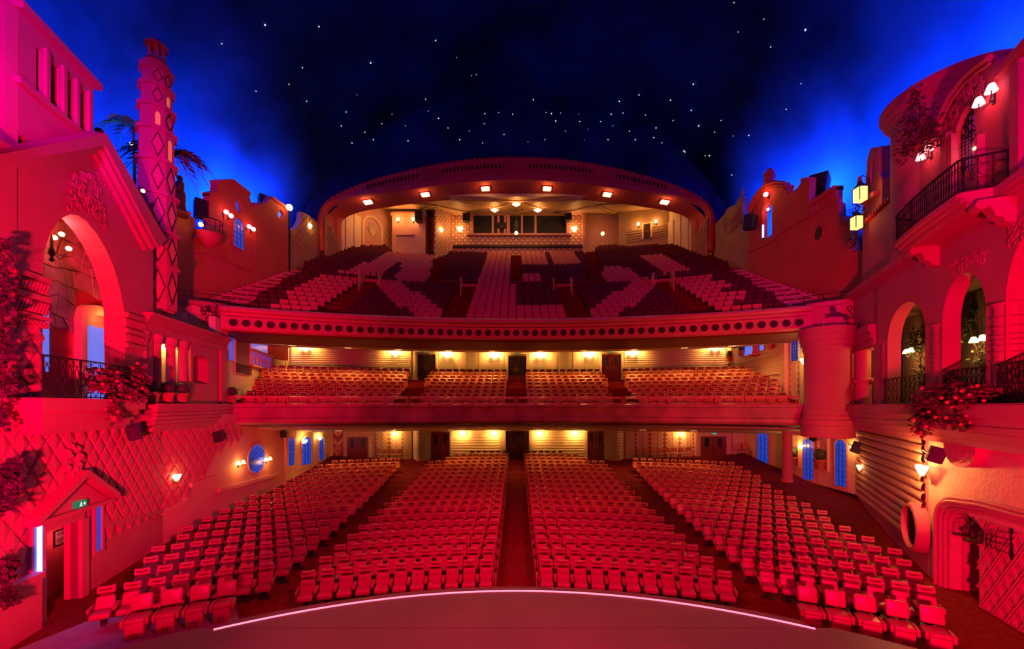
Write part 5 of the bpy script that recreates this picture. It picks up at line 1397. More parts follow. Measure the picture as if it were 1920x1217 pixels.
for u in (1728, 1858):
    a = A(u, .4); prof = [(0.0, 11.46), (.72, 11.46), (.78, 11.36), (.74, 11.24), (.62, 11.20), (.50, 11.26), (.42, 11.12), (.40, 10.98), (.26, 10.94), (.22, 10.82), (0.0, 10.74)]
    MB().prism([RA.P(a - .16, z, o) for o, z in prof], RA.d * .32).obj('corbel', PLASTER, ib)
# belfry stub and lanterns at the far corner
bf = thing('belfry_stub', 'narrow plaster bell gable at the far end of the right house', 'tower', RA.P(A(1630, -.2), RZ, -.4))
MB().slab(RA, RA.qs([(1617, 440), (1617, 392), (1622, 352), (1626, 300), (1632, 278), (1648, 276), (1648, 322), (1654, 336), (1654, 415)], -.2), -.6, -.2, [RA.qs([(1631, 345), (1634, 300), (1639, 298), (1637, 342)], -.2)]).obj('gable', PLASTER, bf)
MB().slab(RA, RA.qs([(1615, 385), (1615, 376), (1640, 358), (1640, 366)], 0), -.3, .05).obj('ledge', PLASTER, bf)
statue('small terracotta figure on the bell gable corner', tuple(RA.P(A(1612, 0), RA.q(1612, 372, 0)[1], .0)), 1.1, R(40), TERRA)
def lantern(label, c, s, e):
    t = thing('lantern', label, 'lamp', tuple(c), 'glowing glass lanterns on the right'); c = Vector(c)
    MB().rbox(tuple(c), (.38 * s, .38 * s, .62 * s), .02, 1).obj('glass', mat('lantern_glass', (1, .8, .5), .4, 0, emit=(1.0, .5, .13), estr=2.6), t)
    fr = MB()
    for sx in (-1, 1):
        for sy in (-1, 1): fr.tube([c + Vector((sx * .2 * s, sy * .2 * s, -.32 * s)), c + Vector((sx * .2 * s, sy * .2 * s, .32 * s))], .02, 4)
    fr.lathe([(.30 * s, .32 * s), (.12 * s, .5 * s), (.02, .62 * s)], tuple(c), 4, PI / 4, PI / 4 + 2 * PI); fr.obj('frame', BLACK, t)
    MB().tube([c + Vector((0, 0, .62 * s)), c + Vector((.1, 0, .9 * s)), c + Vector((.5, .1, .8 * s)), c + Vector((.55, .1, -.3))], .02, 5).obj('bracket', BLACK, t)
    if e: lamp('lantern_bulb', 'POINT', c + Vector((-.5, -.3, 0)), e, WARM, size=.15)
lantern('bright square lantern on the corner of the right house', px(1613, 365, 18.4), 1.0, 12)
lantern('lower dim lantern half hidden by the right tiled corner', px(1606, 418, 18.9), .9, 4)
# drum column between arcade and mezzanine
dc = thing('drum_column', 'massive round plaster column at the right end of the lower balcony', 'column', (16.15, 20.7, 4.4))
MB().lathe([(1.05, 4.4), (1.14, 4.42), (1.14, 5.0), (1.20, 5.05), (1.20, 5.3), (1.12, 5.35), (1.12, 5.5), (1.07, 5.55), (1.07, 5.7), (1.0, 5.85), (1.0, 8.8), (1.05, 8.85), (1.05, 9.05), (1.12, 9.08), (1.12, 9.3), (1.18, 9.34), (1.18, 9.6), (1.24, 9.64), (1.24, 10.0), (1.0, 10.02)], (16.15, 20.7, 0), 36).obj('shaft', PLASTER, dc, 30)
hc = RA.P(A(1615, -.1), 0, -.15)
MB().lathe([(.34, 6.1), (.34, 7.15), (.42, 7.18), (.46, 7.3), (.42, 7.36), (.32, 7.42), (.32, 8.75)], (hc.x, hc.y, 0), 18).obj('half_column', PLASTER, dc, 40)
MB().slab(RA, rect(A(1596), 5.9, A(1588), 9.6), -.4, .05).obj('pier', PLASTER, dc)
MB().slab(RA, rect(A(1645, -1), 6.0, A(1590, -1), 9.0), -1.3, -1.2).obj('recess_wall', OCHRE, ra)
for i, (z0, z1, oo) in enumerate(((9.0, 9.3, .1), (9.3, 9.62, .2), (9.62, 9.95, .3))): MB().slab(RA, rect(A(1643), z0 - .2, far_a, z1 - .2), -.5, oo).obj('entablature', PLASTER, ra)
lamp('recess_bulb', 'POINT', RA.P(A(1632, -.8), 8.3, -.8), 12, WARM, size=.06)

# ------------------------------------------------------------------ RIGHT: lower walls
RW1 = Wall((14.4, 13.9), (19.4, 22.6)); RW2 = Wall((13.0, 9.0), (14.4, 13.9)); RW3 = Wall((19.4, 22.6), (19.6, 34.3))
r1 = MB().slab(RW1, rect(0, 0, RW1.L, 5.1), -.3, 0).obj('wall_right', PLASTER); struct(r1, 'boarded plaster wall right of the stalls with horizontal ribs')
boards(RW1, .25, RW1.L, .9, 5.0, 12, PINKW, r1, 'rib_board', d=.14)
rough = mat('rough_stucco', (.66, .32, .24), .7, .1, 2, 1.0, 9, spec=.5)
oz_ = RW2.q(1810, 1000)[0]
ad0, ad1 = RW2.q(1838, 1050)[0], RW2.q(1781, 1050)[0]; adz = RW2.q(1805, 962)[1]
r2 = MB().slab(RW2, rect(-.5, 0, RW2.L + .02, 5.1), -.35, 0, [archpts(ad0, ad1, .02, adz - .5, .5)]).obj('wall_right_rough', rough); struct(r2, 'rough stucco wall with arched passage on the right')
# round window at the corner
rc, rz = RW1.q(1713, 988, .2); rr = .70
rw = troot('window_right_round', RW1.P(rc, rz - rr, .2), 'deep round porthole window with iron grille in the right wall')
MR = RW1.M(rc, rz, 0) @ Matrix.Rotation(R(-90), 4, 'X')
MB().lathe([(rr, .0), (rr, .30), (rr + .06, .36), (rr + .16, .34), (rr + .20, .24), (rr + .2, 0)], (0, 0, 0), 32, M=MR).obj('ring', PLASTER, rw, 40)
MB().slab(RW1, ellipse(rc, rz, rr, rr, 28), .0, .155).obj('recess', mat('dark_recess', (.10, .02, .025), .7), rw)
mb = MB()
for i in range(-3, 4):
    h = sqrt(max(0, rr * rr - (i * .17) ** 2)); mb.tube([RW1.P(rc + i * .17, rz - h, .2), RW1.P(rc + i * .17, rz + h, .2)], .014, 4); mb.tube([RW1.P(rc - h, rz + i * .17, .2), RW1.P(rc + h, rz + i * .17, .2)], .010, 4)
for i in range(24):
    t, q = random.uniform(0, 2 * PI), rr * .8 * sqrt(random.random()); scroll(mb, RW1, rc + q * cos(t), rz + q * sin(t), .07, .2)
mb.obj('iron_grille', BLACK, rw)
# arched passage with stepped mouldings, lattice screen
pg = thing('arched_passage', 'arched passage with stepped mouldings in the rough right wall', 'doorway', RW2.P((ad0 + ad1) / 2, 0, 0))
for k, oo in ((0, .06), (1, .12), (2, .18), (3, .12)):
    w0 = .10 + .11 * k
    outl = [(ad0 - 2.2, adz + .15 + w0), (ad0 - .2, adz + .12 + w0), (ad1 - .45, adz + w0)] + [(ad1 - .45 + (.45 + w0) * sin(t), adz - .45 + (.45 + w0) * cos(t)) for t in [i * PI / 16 for i in range(9)]] + [(ad1 + w0, 0.02)]
    mb = MB(); mb.tube([RW2.P(a, z, oo) for a, z in outl], .06, 6); mb.obj('arch_moulding', PLASTER, pg, 50)
MB().slab(RW2, rect(ad0 - .6, 0, ad1 + .8, adz + .3), -1.6, -1.5).obj('passage_wall', PLASTER, pg)
MB().slab(RW2, rect(ad1 + .0, 0, ad1 + .08, adz), -1.5, -.3).obj('passage_side', PLASTER, pg)
MB().slab(RW2, rect((ad0 + ad1) / 2 - .12, 0, (ad0 + ad1) / 2 - .02, adz), -.9, -.8).obj('inner_jamb', PLASTER, pg)
lt = thing('lattice_screen', 'crisscross plaster lattice screen on the near right wall', 'screen', RW2.P(ad0 - 1.2, 0, .05))
la0, la1 = ad0 - 2.6, ad0 - .02
MB().slab(RW2, rect(la0, .05, la1, adz), 0, .04).obj('screen_field', PLASTER, lt)
for sg in (1, -1):
    for k in range(-8, 16):
        for dd in (0, .09):
            x0 = la0 + k * .42 + dd; pts = []
            for t in range(15):
                z = .1 + (adz - .15) * t / 14; x = x0 + sg * z * .62 - (0 if sg > 0 else -1.2)
                if la0 < x < la1: pts.append(RW2.P(x, z, .06 if sg > 0 else .09))
            if len(pts) > 2: MB().tube([pts[0], pts[-1]], .028, 4).obj('lattice_bar', PLASTER, lt)
bc = RW2.P(*RW2.q(1824, 1000, .35), .35)
cg = thing('birdcage', 'small iron birdcage hanging from a bracket on the right wall', 'birdcage', tuple(bc + Vector((0, 0, -.2))))
mb = MB()
for k in range(12):
    t = k * PI / 6; mb.tube([bc + Vector((.2 * cos(t), .2 * sin(t), -.2)), bc + Vector((.2 * cos(t), .2 * sin(t), .12)), bc + Vector((.12 * cos(t), .12 * sin(t), .27)), bc + Vector((0, 0, .33))], .007, 4)
for z in (-.2, 0, .12): mb.tube([bc + Vector((.2 * cos(t), .2 * sin(t), z)) for t in [k * PI / 8 for k in range(16)]], .007, 4, True)
mb.obj('bars', BLACK, cg); MB().lathe([(.01, -.26), (.2, -.25), (.22, -.2), (.01, -.19)], tuple(bc), 16).obj('tray', mat('dull_brass', (.2, .12, .04), .4, metal=.8), cg)
MB().ball(bc + Vector((0, 0, -.05)), .05, 8, 6, (1, 1, 1.5)).obj('perch_bird', BRASS, cg)
br = thing('iron_bracket', 'spidery wrought iron bracket holding the birdcage', 'bracket', RW2.P(*RW2.q(1897, 1045, .05), .05))
a9, z9 = RW2.q(1897, 1020, .1); b9, y9 = RW2.q(1845, 995, .3)
MB().tube([RW2.P(a9, z9 - .42, .1), RW2.P(a9, z9 + .42, .1)], .03, 6).obj('wall_bar', BLACK, br)
mb = MB()
for dz, e in ((.3, .1), (.1, .0), (-.1, -.1), (-.3, -.35), (.0, -.5)):
    mb.tube([RW2.P(a9, z9 + dz, .1), RW2.P((a9 + b9) / 2, z9 + dz * .6 + e * .2 + .05, .35), RW2.P(b9, y9 + e * .4, .35)], .010, 4)
for f in (.3, .55, .8): mb.tube([RW2.P(a9 + (b9 - a9) * f, z9 + .3 * (1 - f) + .05, .3), RW2.P(a9 + (b9 - a9) * f, z9 - .1, .33), RW2.P(a9 + (b9 - a9) * f, z9 - .35 * (1 - f * .3), .3)], .008, 4)
mb.tube([RW2.P(b9, y9, .35), bc + Vector((0, 0, .5)), bc + Vector((0, 0, .33))], .012, 4); mb.obj('scrolls', BLACK, br)
# painted bracket swelling under the ledge, speaker and glare lamp
cb, cz9 = RW2.q(1800, 845, .25)
MB().prism([RW2.P(cb + .62 * cos(t), 4.86 + (-.72 * abs(sin(t)) ** .8), .0) for t in [PI * i / 14 for i in range(15)]], RW2.n * .28).obj('painted_bracket', PLASTER, r2)
mb = MB()
for k in range(3):
    st_ = [(cb - .25 + k * .3 + (.085 if i % 2 == 0 else .035) * sin(i * PI / 5), 4.62 + (.085 if i % 2 == 0 else .035) * cos(i * PI / 5)) for i in range(10)]; mb.slab(RW2, st_, .28, .295)
mb.tube([RW2.P(cb - .45 + i * .08, 4.36 + .07 * sin(i * .9), .29) for i in range(11)], .03, 4)
mb.tube([RW2.P(cb - .42 + .14 * cos(t), 4.5 + .16 * sin(t), .29) for t in [i * .4 for i in range(13)]], .025, 4)
mb.obj('painted_star', FASCIAD, r2)
speaker('black loudspeaker on the right wall under the shrub', tuple(px(1748, 866, 13.2) + Vector((0, 0, 0))), R(55), R(18), .85)
sconce(RW1, 1721, 882, 'blazing wall lamp at the corner of the ribbed right wall', 'fan', 300, s=1.3, o=.14)
sconce(RW1, 1607, 877, 'small wall lamp at the far edge of the ribbed right wall', 'fan', 10, o=.14)
# far right stalls wall
r3 = MB().slab(RW3, rect(-.1, 0, RW3.L, 5.0), -.3, 0).obj('wall_right_stalls', CREAM); struct(r3, 'cream side wall of the right rear stalls')
for u0, u1, v0, v1, w in ((1421, 1442, 809, 874, 'farthest'), (1507, 1527, 822, 900, 'middle'), (1567, 1589, 825, 912, 'nearest')):
    a0, a1 = RW3.q(u1, v0)[0], RW3.q(u0, v0)[0]; z0 = RW3.q((u0 + u1) / 2, v1)[1]; z1 = RW3.q((u0 + u1) / 2, v0)[1]
    blue_window(RW3, archpts(a0, a1, z0, z1 - (a1 - a0) * .4, (a1 - a0) * .4), '%s blue leaded window in the right stalls wall' % w, o=.03, grille=3, frame=PINKW, fw=.12)
for u0, u1, v0, v1, w in ((1486, 1499, 818, 873, 'left'), (1537, 1553, 824, 880, 'right')):
    a0, a1 = RW3.q(u1, v0)[0], RW3.q(u0, v0)[0]; z0 = RW3.q((u0 + u1) / 2, v1)[1]; z1 = RW3.q((u0 + u1) / 2, v0)[1]
    nf = MB().slab(RW3, rect(a0 - .1, z0 - .1, a1 + .1, z1 + .1), 0, .12, [archpts(a0, a1, z0, z1 - .25, .25)]).obj('niche_frame', CREAM, r3)
    topiary('small clipped ball in a pot in the %s niche of the right stalls wall' % w, tuple(RW3.P((a0 + a1) / 2, z0, .24)), 1.3)
cc = px(1476, 900, 26.6); cl = thing('round_pillar', 'slim red lit pillar under the lower balcony on the right', 'column', (cc.x, 26.6, .9))
MB().lathe([(.36, .9), (.36, 1.1), (.30, 1.15), (.30, 4.3), (.36, 4.4), (.36, 4.9)], (cc.x, 26.6, 0), 18).obj('shaft', PLASTER, cl, 40)
sconce(RW3, 1499, 838, 'small glass wall lamp beside the middle blue right window', 'fan', 40)
sconce(RW3, 1597, 842, 'glass wall lamp half hidden by the right loudspeaker', 'fan', 40)
speaker('tilted black loudspeaker near the nearest blue right window', tuple(px(1601, 848, 22.0)), R(50), R(20), 1.0)
speaker('small black loudspeaker above the middle blue right window', tuple(px(1522, 826, 25.85)), R(30), R(20), .7)
MB().slab(RW3, rect(0, .0, RW3.L, .95), -.05, .05).obj('baseboard_right', FRAME, r3)

# ------------------------------------------------------------------ upper side walls with skyline parapets
UL = Wall((-18.1, 19.2), (-18.1, 36.6)); UR = Wall((18.1, 20.4), (18.1, 36.6))
def skyline(W, pts, zb): 
    q = W.qs(pts); return q + [(q[-1][0], zb), (q[0][0], zb)]
ul = troot('wall_upper_left', (-18.1, 27, 9.8), 'terracotta skyline wall beside the upper balcony on the left')
lw = [(290, 430), (318, 400), (338, 393), (365, 410), (366, 446), (393, 448), (393, 363), (406, 362), (407, 339), (414, 342), (421, 344), (427, 338), (436, 339), (467, 363), (471, 381), (478, 387), (482, 380), (492, 382), (499, 381), (508, 370), (515, 369), (540, 391)]
wr = archpts(UL.q(437, 440)[0], UL.q(456, 440)[0], UL.q(447, 466)[1], UL.q(447, 424)[1], .45)
rnd_ = ellipse(*UL.q(447.5, 387.5), .30, .40, 18); dia = UL.qs([(526, 414), (532, 402), (526, 392), (520, 402)])
MB().slab(UL, skyline(UL, lw, 9.6), -.4, 0, [rnd_, dia]).obj('skyline_wall', TERRA, ul)
MB().slab(UL, skyline(UL, [(541, 433), (550, 430), (558, 425), (564, 414), (566, 397), (578, 403), (603, 422)], 14), -.4, 0).obj('scalloped_wall', OCHRE, ul)
quilt(UL, ul, [(541, 436), (560, 428), (568, 402), (598, 422), (600, 475), (541, 475)], .55, .62, OCHRE, d=.09, a0=8, a1=18, z0=14, z1=23, name='scale_diamond')
for a, b in (((393, 363), (407, 361)), ((407, 340), (436, 338)), ((436, 339), (467, 363)), ((478, 386), (499, 381)), ((508, 370), (540, 391))):
    q0, q1 = UL.q(*a), UL.q(*b); MB().slab(UL, [(q0[0], q0[1] - .12), (q1[0], q1[1] - .12), (q1[0], q1[1] + .08), (q0[0], q0[1] + .08)], -.45, .12).obj('coping', TERRA, ul)
a0, a1 = UL.q(419, 440)[0], UL.q(479, 440)[0]
MB().slab(UL, rect(a0, UL.q(450, 498)[1], a1, UL.q(419, 388)[1]), 0, .05, [rect(a0 + .12, UL.q(450, 498)[1] + .1, a1 - .12, UL.q(419, 388)[1] - .12)]).obj('panel_moulding', TERRA, ul)
blue_window(UL, wr, 'blue leaded arched window in the upper left skyline wall', o=.02, grille=3, frame=TERRA)
blue_window(UL, rnd_, 'round blue window high in the upper left skyline wall', o=-.2, frame=TERRA)
blue_window(UL, dia, 'small diamond blue window in the upper left skyline wall', o=-.2, frame=TERRA, m=BLUEV, fw=.02)
mb = MB(); mb.tube([UL.P(*UL.q(u, v), .05) for u, v in ((365, 470), (400, 478), (465, 507))], .08, 4); mb.obj('string_course', TERRA, ul)
for u, v, w in ((424, 400, 'first'), (433, 407, 'second'), (467, 427, 'third'), (475, 432, 'fourth')): sconce(UL, u, v, 'round shaded lamp on the upper left wall, %s from left' % w, 'globe', 9, (1, .26, .05), s=1.3, grp='round lamps on the upper left wall')
sconce(UL, 583, 425, 'warm fan lamp on the scaled wall left of the arch', 'fan', 22, s=1.3)
lp = px(540, 500, 31.0); lt_ = thing('lamp_post', 'tall lamp post with a bright globe beside the upper left stairs', 'lamp', (lp.x + .1, 31.0, 15.8))
zl = px(540, 389, 31.0).z
MB().tube([(lp.x + .1, 31.0, 15.8), (lp.x + .1, 31.0, zl - .2)], .06, 8).obj('post', BLACK, lt_)
MB().ball((lp.x + .1, 31.0, zl), .24, 12, 8).obj('globe', BULB, lt_, 60)
lamp('post_bulb', 'POINT', (lp.x + .5, 30.6, zl), 30, WARM, size=.2)
speaker('dark loudspeaker cabinet in the gap of the upper left wall', tuple(px(378, 408, 23.5)), R(-45), 0, 1.6)
bl = px(392, 440, 22.6); bb = thing('corner_balconette', 'dark bowl shaped balconette with a bright lamp on the left', 'balcony', tuple(bl))
MB().lathe([(.05, -.75), (.3, -.6), (.55, -.35), (.62, -.1), (.70, 0), (.62, 0)], tuple(bl), 16).obj('bowl', TERRA, bb, 50)
mb = MB()
for k in range(14): t = k * 2 * PI / 14; mb.tube([bl + Vector((.62 * cos(t), .62 * sin(t), 0)), bl + Vector((.62 * cos(t), .62 * sin(t), .75))], .015, 4)
mb.tube([bl + Vector((.62 * cos(k * PI / 8), .62 * sin(k * PI / 8), .75)) for k in range(16)], .025, 4, True); mb.obj('railing', BLACK, bb)
MB().ball(bl + Vector((.1, -.72, .25)), .12, 8, 6).obj('bulb', BULB, bb, 60); lamp('balconette_bulb', 'POINT', bl + Vector((.2, -1.1, .3)), 8, WARM, size=.1)
# statues and lit slot right of the tower
statue('terracotta figure on the wall right of the tower', tuple(px(337, 398, 20.5)), 1.9, R(-40), TERRA)
statue('terracotta figure close behind the tower', tuple(px(308, 372, 18.3)), 1.5, R(-40), TERRA)
sb = px(324, 412, 19.6); sl2 = thing('wall_lamp', 'bright bulb beside a pale pilaster right of the tower', 'lamp', tuple(sb)); MB().ball(sb, .11, 10, 7).obj('bulb', BULB, sl2, 60); MB().tube([sb, sb + Vector((-.2, .3, -.1))], .02, 4).obj('arm', BLACK, sl2); lamp('slot_bulb', 'POINT', sb + Vector((.2, -.3, .1)), 8, (1, .35, .1), size=.1)
for u, v, Y in ((246, 270, 18.5), (268, 358, 15.6)):
    c = px(u, v, Y); t = thing('spot_bulb', 'tiny bright bulb on the tower %s' % ('by the dark palm' if u < 250 else 'diamond face'), 'lamp', tuple(c)); MB().ball(c, .07, 8, 6).obj('bulb', BULB, t, 60); MB().tube([c, c + Vector((-.1, .3, -.25))], .012, 4).obj('arm', BLACK, t)

ur = troot('wall_upper_right', (18.1, 27, 9.8), 'terracotta skyline wall beside the upper balcony on the right')
rwp = [(1404, 440), (1404, 392), (1412, 372), (1424, 356), (1438, 346), (1455, 341), (1471, 342), (1472, 350), (1477, 349), (1475, 366), (1495, 352), (1500, 345), (1505, 338), (1518, 335), (1516, 384), (1541, 368), (1567, 350), (1567, 379), (1572, 381), (1574, 408), (1589, 410), (1600, 470), (1640, 470)]
rwp = rwp[::-1]
nich = archpts(UR.q(1447, 420)[0], UR.q(1429, 420)[0], UR.q(1438, 446)[1], UR.q(1438, 395)[1], .5)
bals = [UR.qs([(1514 + 10.5 * k, 411 - 6.6 * k), (1518 + 10.5 * k, 408.5 - 6.6 * k), (1518 + 10.5 * k, 390 - 7 * k), (1514 + 10.5 * k, 393 - 7 * k)]) for k in range(5)]
MB().slab(UR, skyline(UR, rwp, 9.6), -.4, 0, [nich] + bals).obj('skyline_wall', TERRA, ur)
MB().slab(UR, skyline(UR, [(1404, 432), (1394, 436), (1392, 378), (1387, 369), (1378, 384), (1364, 390), (1358, 402), (1342, 418), (1336, 424)][::1], 14), -.4, 0).obj('scroll_wall', OCHRE, ur)
for k in range(6):
    MB().tube([UR.P(*UR.q(u, v + k * 5, .02), .02) for u, v in ((1356, 404), (1362, 412), (1370, 412), (1380, 402), (1390, 388))], .05, 5).obj('scroll_moulding', OCHRE, ur, 50)
for a, b in (((1517, 335), (1505, 338)), ((1567, 351), (1516, 385)), ((1574, 408), (1589, 410)), ((1477, 349), (1470, 352))):
    q0, q1 = UR.q(*a), UR.q(*b); MB().slab(UR, [(q0[0], q0[1] - .14), (q1[0], q1[1] - .14), (q1[0], q1[1] + .1), (q0[0], q0[1] + .1)], -.45, .14).obj('coping', TERRA, ur)
for dv, oo in ((0, .22), (6, .15), (11, .08)):
    MB().tube([UR.P(*UR.q(u, v + dv, oo), oo) for u, v in ((1404, 392), (1412, 372), (1424, 356), (1438, 346), (1455, 341), (1471, 343))], .10, 5).obj('arch_hood', TERRA, ur, 50)
mb = MB(); mb.tube([UR.P(*UR.q(u, v), .05) for u, v in ((1404, 472), (1440, 458), (1475, 430), (1512, 410), (1575, 372))], .07, 4); mb.obj('string_course', TERRA, ur)
fc, fz = UR.q(1440, 344); 
fin = MB(); fp_ = UR.P(fc, fz - .1, -.1); fin.lathe([(.42, 0), (.45, .1), (.3, .2), (.42, .5), (.3, .75), (.38, .85), (.15, 1.0), (.18, 1.1), (.02, 1.2)], tuple(fp_), 12); fin.obj('urn_finial', TERRA, ur, 50)
fc, fz = UR.q(1388, 372); fin = MB(); fin.lathe([(.2, 0), (.25, .1), (.1, .25), (.12, .6), (.02, 1.0)], tuple(UR.P(fc, fz - .1, -.2)), 8); fin.obj('pinnacle', OCHRE, ur, 50)
MB().slab(UR, ellipse(*UR.q(1536, 437), .34, .42, 18), 0, .03).obj('round_grille', DARKLINE, ur)
MB().tube([UR.P(p_[0], p_[1], .03) for p_ in ellipse(*UR.q(1536, 437), .37, .45, 18)], .05, 5, True).obj('round_grille_rim', TERRA, ur)
na, nz = UR.q(1440, 447)
MB().slab(UR, [(p_[0] * 1, p_[1]) for p_ in archpts(UR.q(1449, 420)[0], UR.q(1427, 420)[0], UR.q(1438, 449)[1], UR.q(1438, 395)[1], .6)], -1.1, -1.0).obj('niche_back', PLASTER, ur)
statue('dark draped figure standing in the blue lit niche', tuple(UR.P(na - .15, UR.q(1438, 446)[1] + .08, -.55)), 1.9, R(60), TERRA)
tb = thing('blue_tube_lamp', 'blue white tube lamp at the foot of the statue niche', 'lamp', tuple(UR.P(UR.q(1430, 440)[0], UR.q(1430, 447)[1], .05))); c0 = UR.q(1431, 446, .02); MB().tube([UR.P(c0[0], c0[1], .03), UR.P(c0[0], c0[1] + .95, .03)], .06, 8).obj('tube', BLUETUBE, tb); MB().box(tuple(UR.P(c0[0], c0[1] - .05, .02)), (.12, .12, .1)).obj('holder', BLACK, tb)
lamp('niche_tube', 'AREA', UR.P(c0[0] + .35, c0[1] + .4, -.15), 30, (.1, .2, 1), UR.P(na, nz + 1.2, -1), .3)
sconce(UR, 1437, 367, 'round orange lamp above the statue niche', 'globe', 25, (1, .26, .04), s=1.5)
sconce(UR, 1439, 394, 'small round lamp inside the statue niche', 'globe', 10, (1, .4, .1), s=1.0, o=-.3)
speaker('dark loudspeaker in the notch left of the statue gable', tuple(px(1404, 430, 30.0)), R(40), R(8), 1.7)
speaker('dark loudspeaker behind the right balustrade', tuple(px(1530, 375, 25.5)), R(45), R(8), 2.4)
iv = px(1601, 440, 19.6); random.seed(5); plant('ivy', 'ivy hanging beside the lower right lantern', [(tuple(iv), (.2, .2, .9), 160), (tuple(iv + Vector((.1, 0, 1.2))), (.2, .2, .5), 80)], LEAF, .2)
speaker('dark loudspeaker against the sky left of the arch', tuple(px(494, 390, 30.0)), R(-45), 0, 1.5)

# ------------------------------------------------------------------ balcony ends: painted parapets and stairs
for sg, lab in ((-1, 'curved painted parapet with pale mural at the left balcony end'), (1, 'curved painted parapet with a dark lion at the right balcony end')):
    t = thing('painted_parapet', lab, 'parapet', (sg * 17, 20.8, 9.9))
    pl_ = [(15.75, 21.75), (16.4, 21.2), (17.0, 20.75), (17.6, 20.45), (18.2, 20.3)]
    ins = [(x + .12, y + .35) for x, y in pl_]
    MB().loft([[(sg * x, y, 9.95) for x, y in pl_], [(sg * x, y, 11.30) for x, y in pl_], [(sg * x, y - .1, 11.34) for x, y in pl_], [(sg * x, y - .1, 11.55) for x, y in pl_], [(sg * x, y, 11.55) for x, y in ins], [(sg * x, y, 9.95) for x, y in ins], [(sg * x, y, 9.95) for x, y in pl_]]).obj('panel', FASCIAD if sg < 0 else FASCIA, t, 30)
    for k, (z0, r_) in enumerate(((9.85, .12), (9.65, .10), (9.48, .09))): MB().tube([(sg * (x + .1 * k), y + .1 * k, z0) for x, y in pl_], r_, 6).obj('underside_moulding', PLASTER, t, 50)
    Wp = Wall((sg * 16.15, 21.35), (sg * 17.9, 20.3))
    if sg > 0:
        S_ = lambda pts, o=.06: Wp.qs(pts, o)
        mb = MB()
        mb.slab(Wp, S_([(1545, 592), (1550, 588), (1557, 589), (1556, 582), (1555, 575), (1561, 572), (1566, 576), (1568, 584), (1578, 587), (1589, 590), (1594, 597), (1590, 600), (1592, 607), (1588, 608), (1585, 601), (1578, 594), (1568, 594), (1556, 594), (1549, 597), (1546, 596), (1552, 592)]), .05, .09)
        mb.tube([Wp.P(*Wp.q(u, v, .07), .07) for u, v in ((1592, 593), (1598, 597), (1600, 592), (1593, 584), (1588, 577), (1592, 573), (1597, 575), (1596, 581))], .03, 4)
        mb.obj('lion_figure', mat('mural_dark', (.10, .05, .10), .7), t)
        mb = MB(); mb.slab(Wp, S_([(1601, 567), (1604, 566), (1606, 569), (1610, 566), (1612, 568), (1608, 572), (1611, 576), (1608, 577), (1605, 573), (1602, 575), (1601, 573), (1603, 570)]), .05, .08); mb.obj('bird_figure', mat('mural_blue', (.10, .07, .30), .7), t)
    else:
        mb = MB()
        for (u, v, ru_, rv) in ((362, 577, 10, 5), (350, 592, 9, 6), (375, 585, 12, 4), (390, 588, 6, 3)):
            a, z = Wp.q(u, v, .06); mb.slab(Wp, ellipse(a, z, ru_ * .028, rv * .028, 14), .05, .07)
        mb.obj('pale_figure', FASCIA, t)
        mb = MB()
        for i in range(34):
            a, z = Wp.q(random.uniform(378, 408), random.uniform(572, 612), .06); mb.slab(Wp, ellipse(a, z, .06, .07, 6), .05, .075)
        mb.obj('foliage_print', DARKLINE, t)['kind'] = 'stuff'
    mb = MB()
    for z in (11.75, 12.0): mb.tube([(sg * x, y + .1, z) for x, y in pl_], .018, 5)
    for x, y in pl_: mb.tube([(sg * x, y + .1, 11.5), (sg * x, y + .1, 12.0)], .018, 5)
    mb.obj('handrail', BLACK, t)
TREAD = mat('stair_nosing', (.62, .30, .30), .5)
for k in range(0, 12):
    r = 39.6 + .85 * k - .45; z = zub(k)
    for sg in (-1, 1):
        for h in (0, 1):
            rr_ = r + .425 * h; a_in = math.asin((15.75 + .12 * k) / rr_); a_out = math.asin(17.95 / rr_)
            MB().arc(CYB, [(rr_, z + .02 + .25 * h - .1), (rr_ + .42, z + .02 + .25 * h - .1), (rr_ + .42, z + .05 + .25 * h), (rr_, z + .05 + .25 * h)], sg * a_in, sg * a_out, 4).obj('stair_tread', TREAD, ub)
# railing low along the fascia, vomitory entrances
VOM = mat('vomitory_paint', (.85, .30, .13), .6)
random.seed(9)
for nm, xc, lab in (('l', -3.75, 'inner left'), ('r', 3.75, 'inner right'), ('L', -11.4, 'outer left'), ('R', 11.4, 'outer right')):
    r = 39.6 + .85 * 8; a = math.asin(xc / r); z = zub(7)
    M = Matrix.Translation((r * sin(a), CYB + r * cos(a), z)) @ Matrix.Rotation(-a, 4, 'Z')
    t = thing('vomitory', 'stairway opening with side walls and handrails, %s on the upper balcony' % lab, 'stairway', tuple(M @ Vector((0, 0, 0))))
    for s in (-1, 1):
        MB().box((s * .72, .3, .5), (.10, 2.6, 2.2), M=M).obj('side_wall', VOM, t)
        mb = MB()
        for zz in (1.5, 1.75): mb.tube([M @ Vector((s * .72, -.9, zz - .25)), M @ Vector((s * .72, 1.6, zz + .55))], .02, 5)
        for yy in (-.9, .3, 1.6): mb.tube([M @ Vector((s * .72, yy, 1.2 + (yy > 0) * .1)), M @ Vector((s * .72, yy, 1.75 + .32 * (yy + .9) - .25))], .02, 5)
        mb.obj('handrail', mat('rail_metal', (.5, .35, .3), .3, metal=.8), t)
    MB().box((0, 1.45, .8), (1.4, .1, 2.0), M=M).obj('back_wall', VOM, t)
    for i in range(3): MB().box((0, -.4 - .35 * i, -.25 - .2 * i), (1.3, .35, .2), M=M).obj('step', FRAME, t)
mb = MB()
r = 39.6 + .85 * 8.6
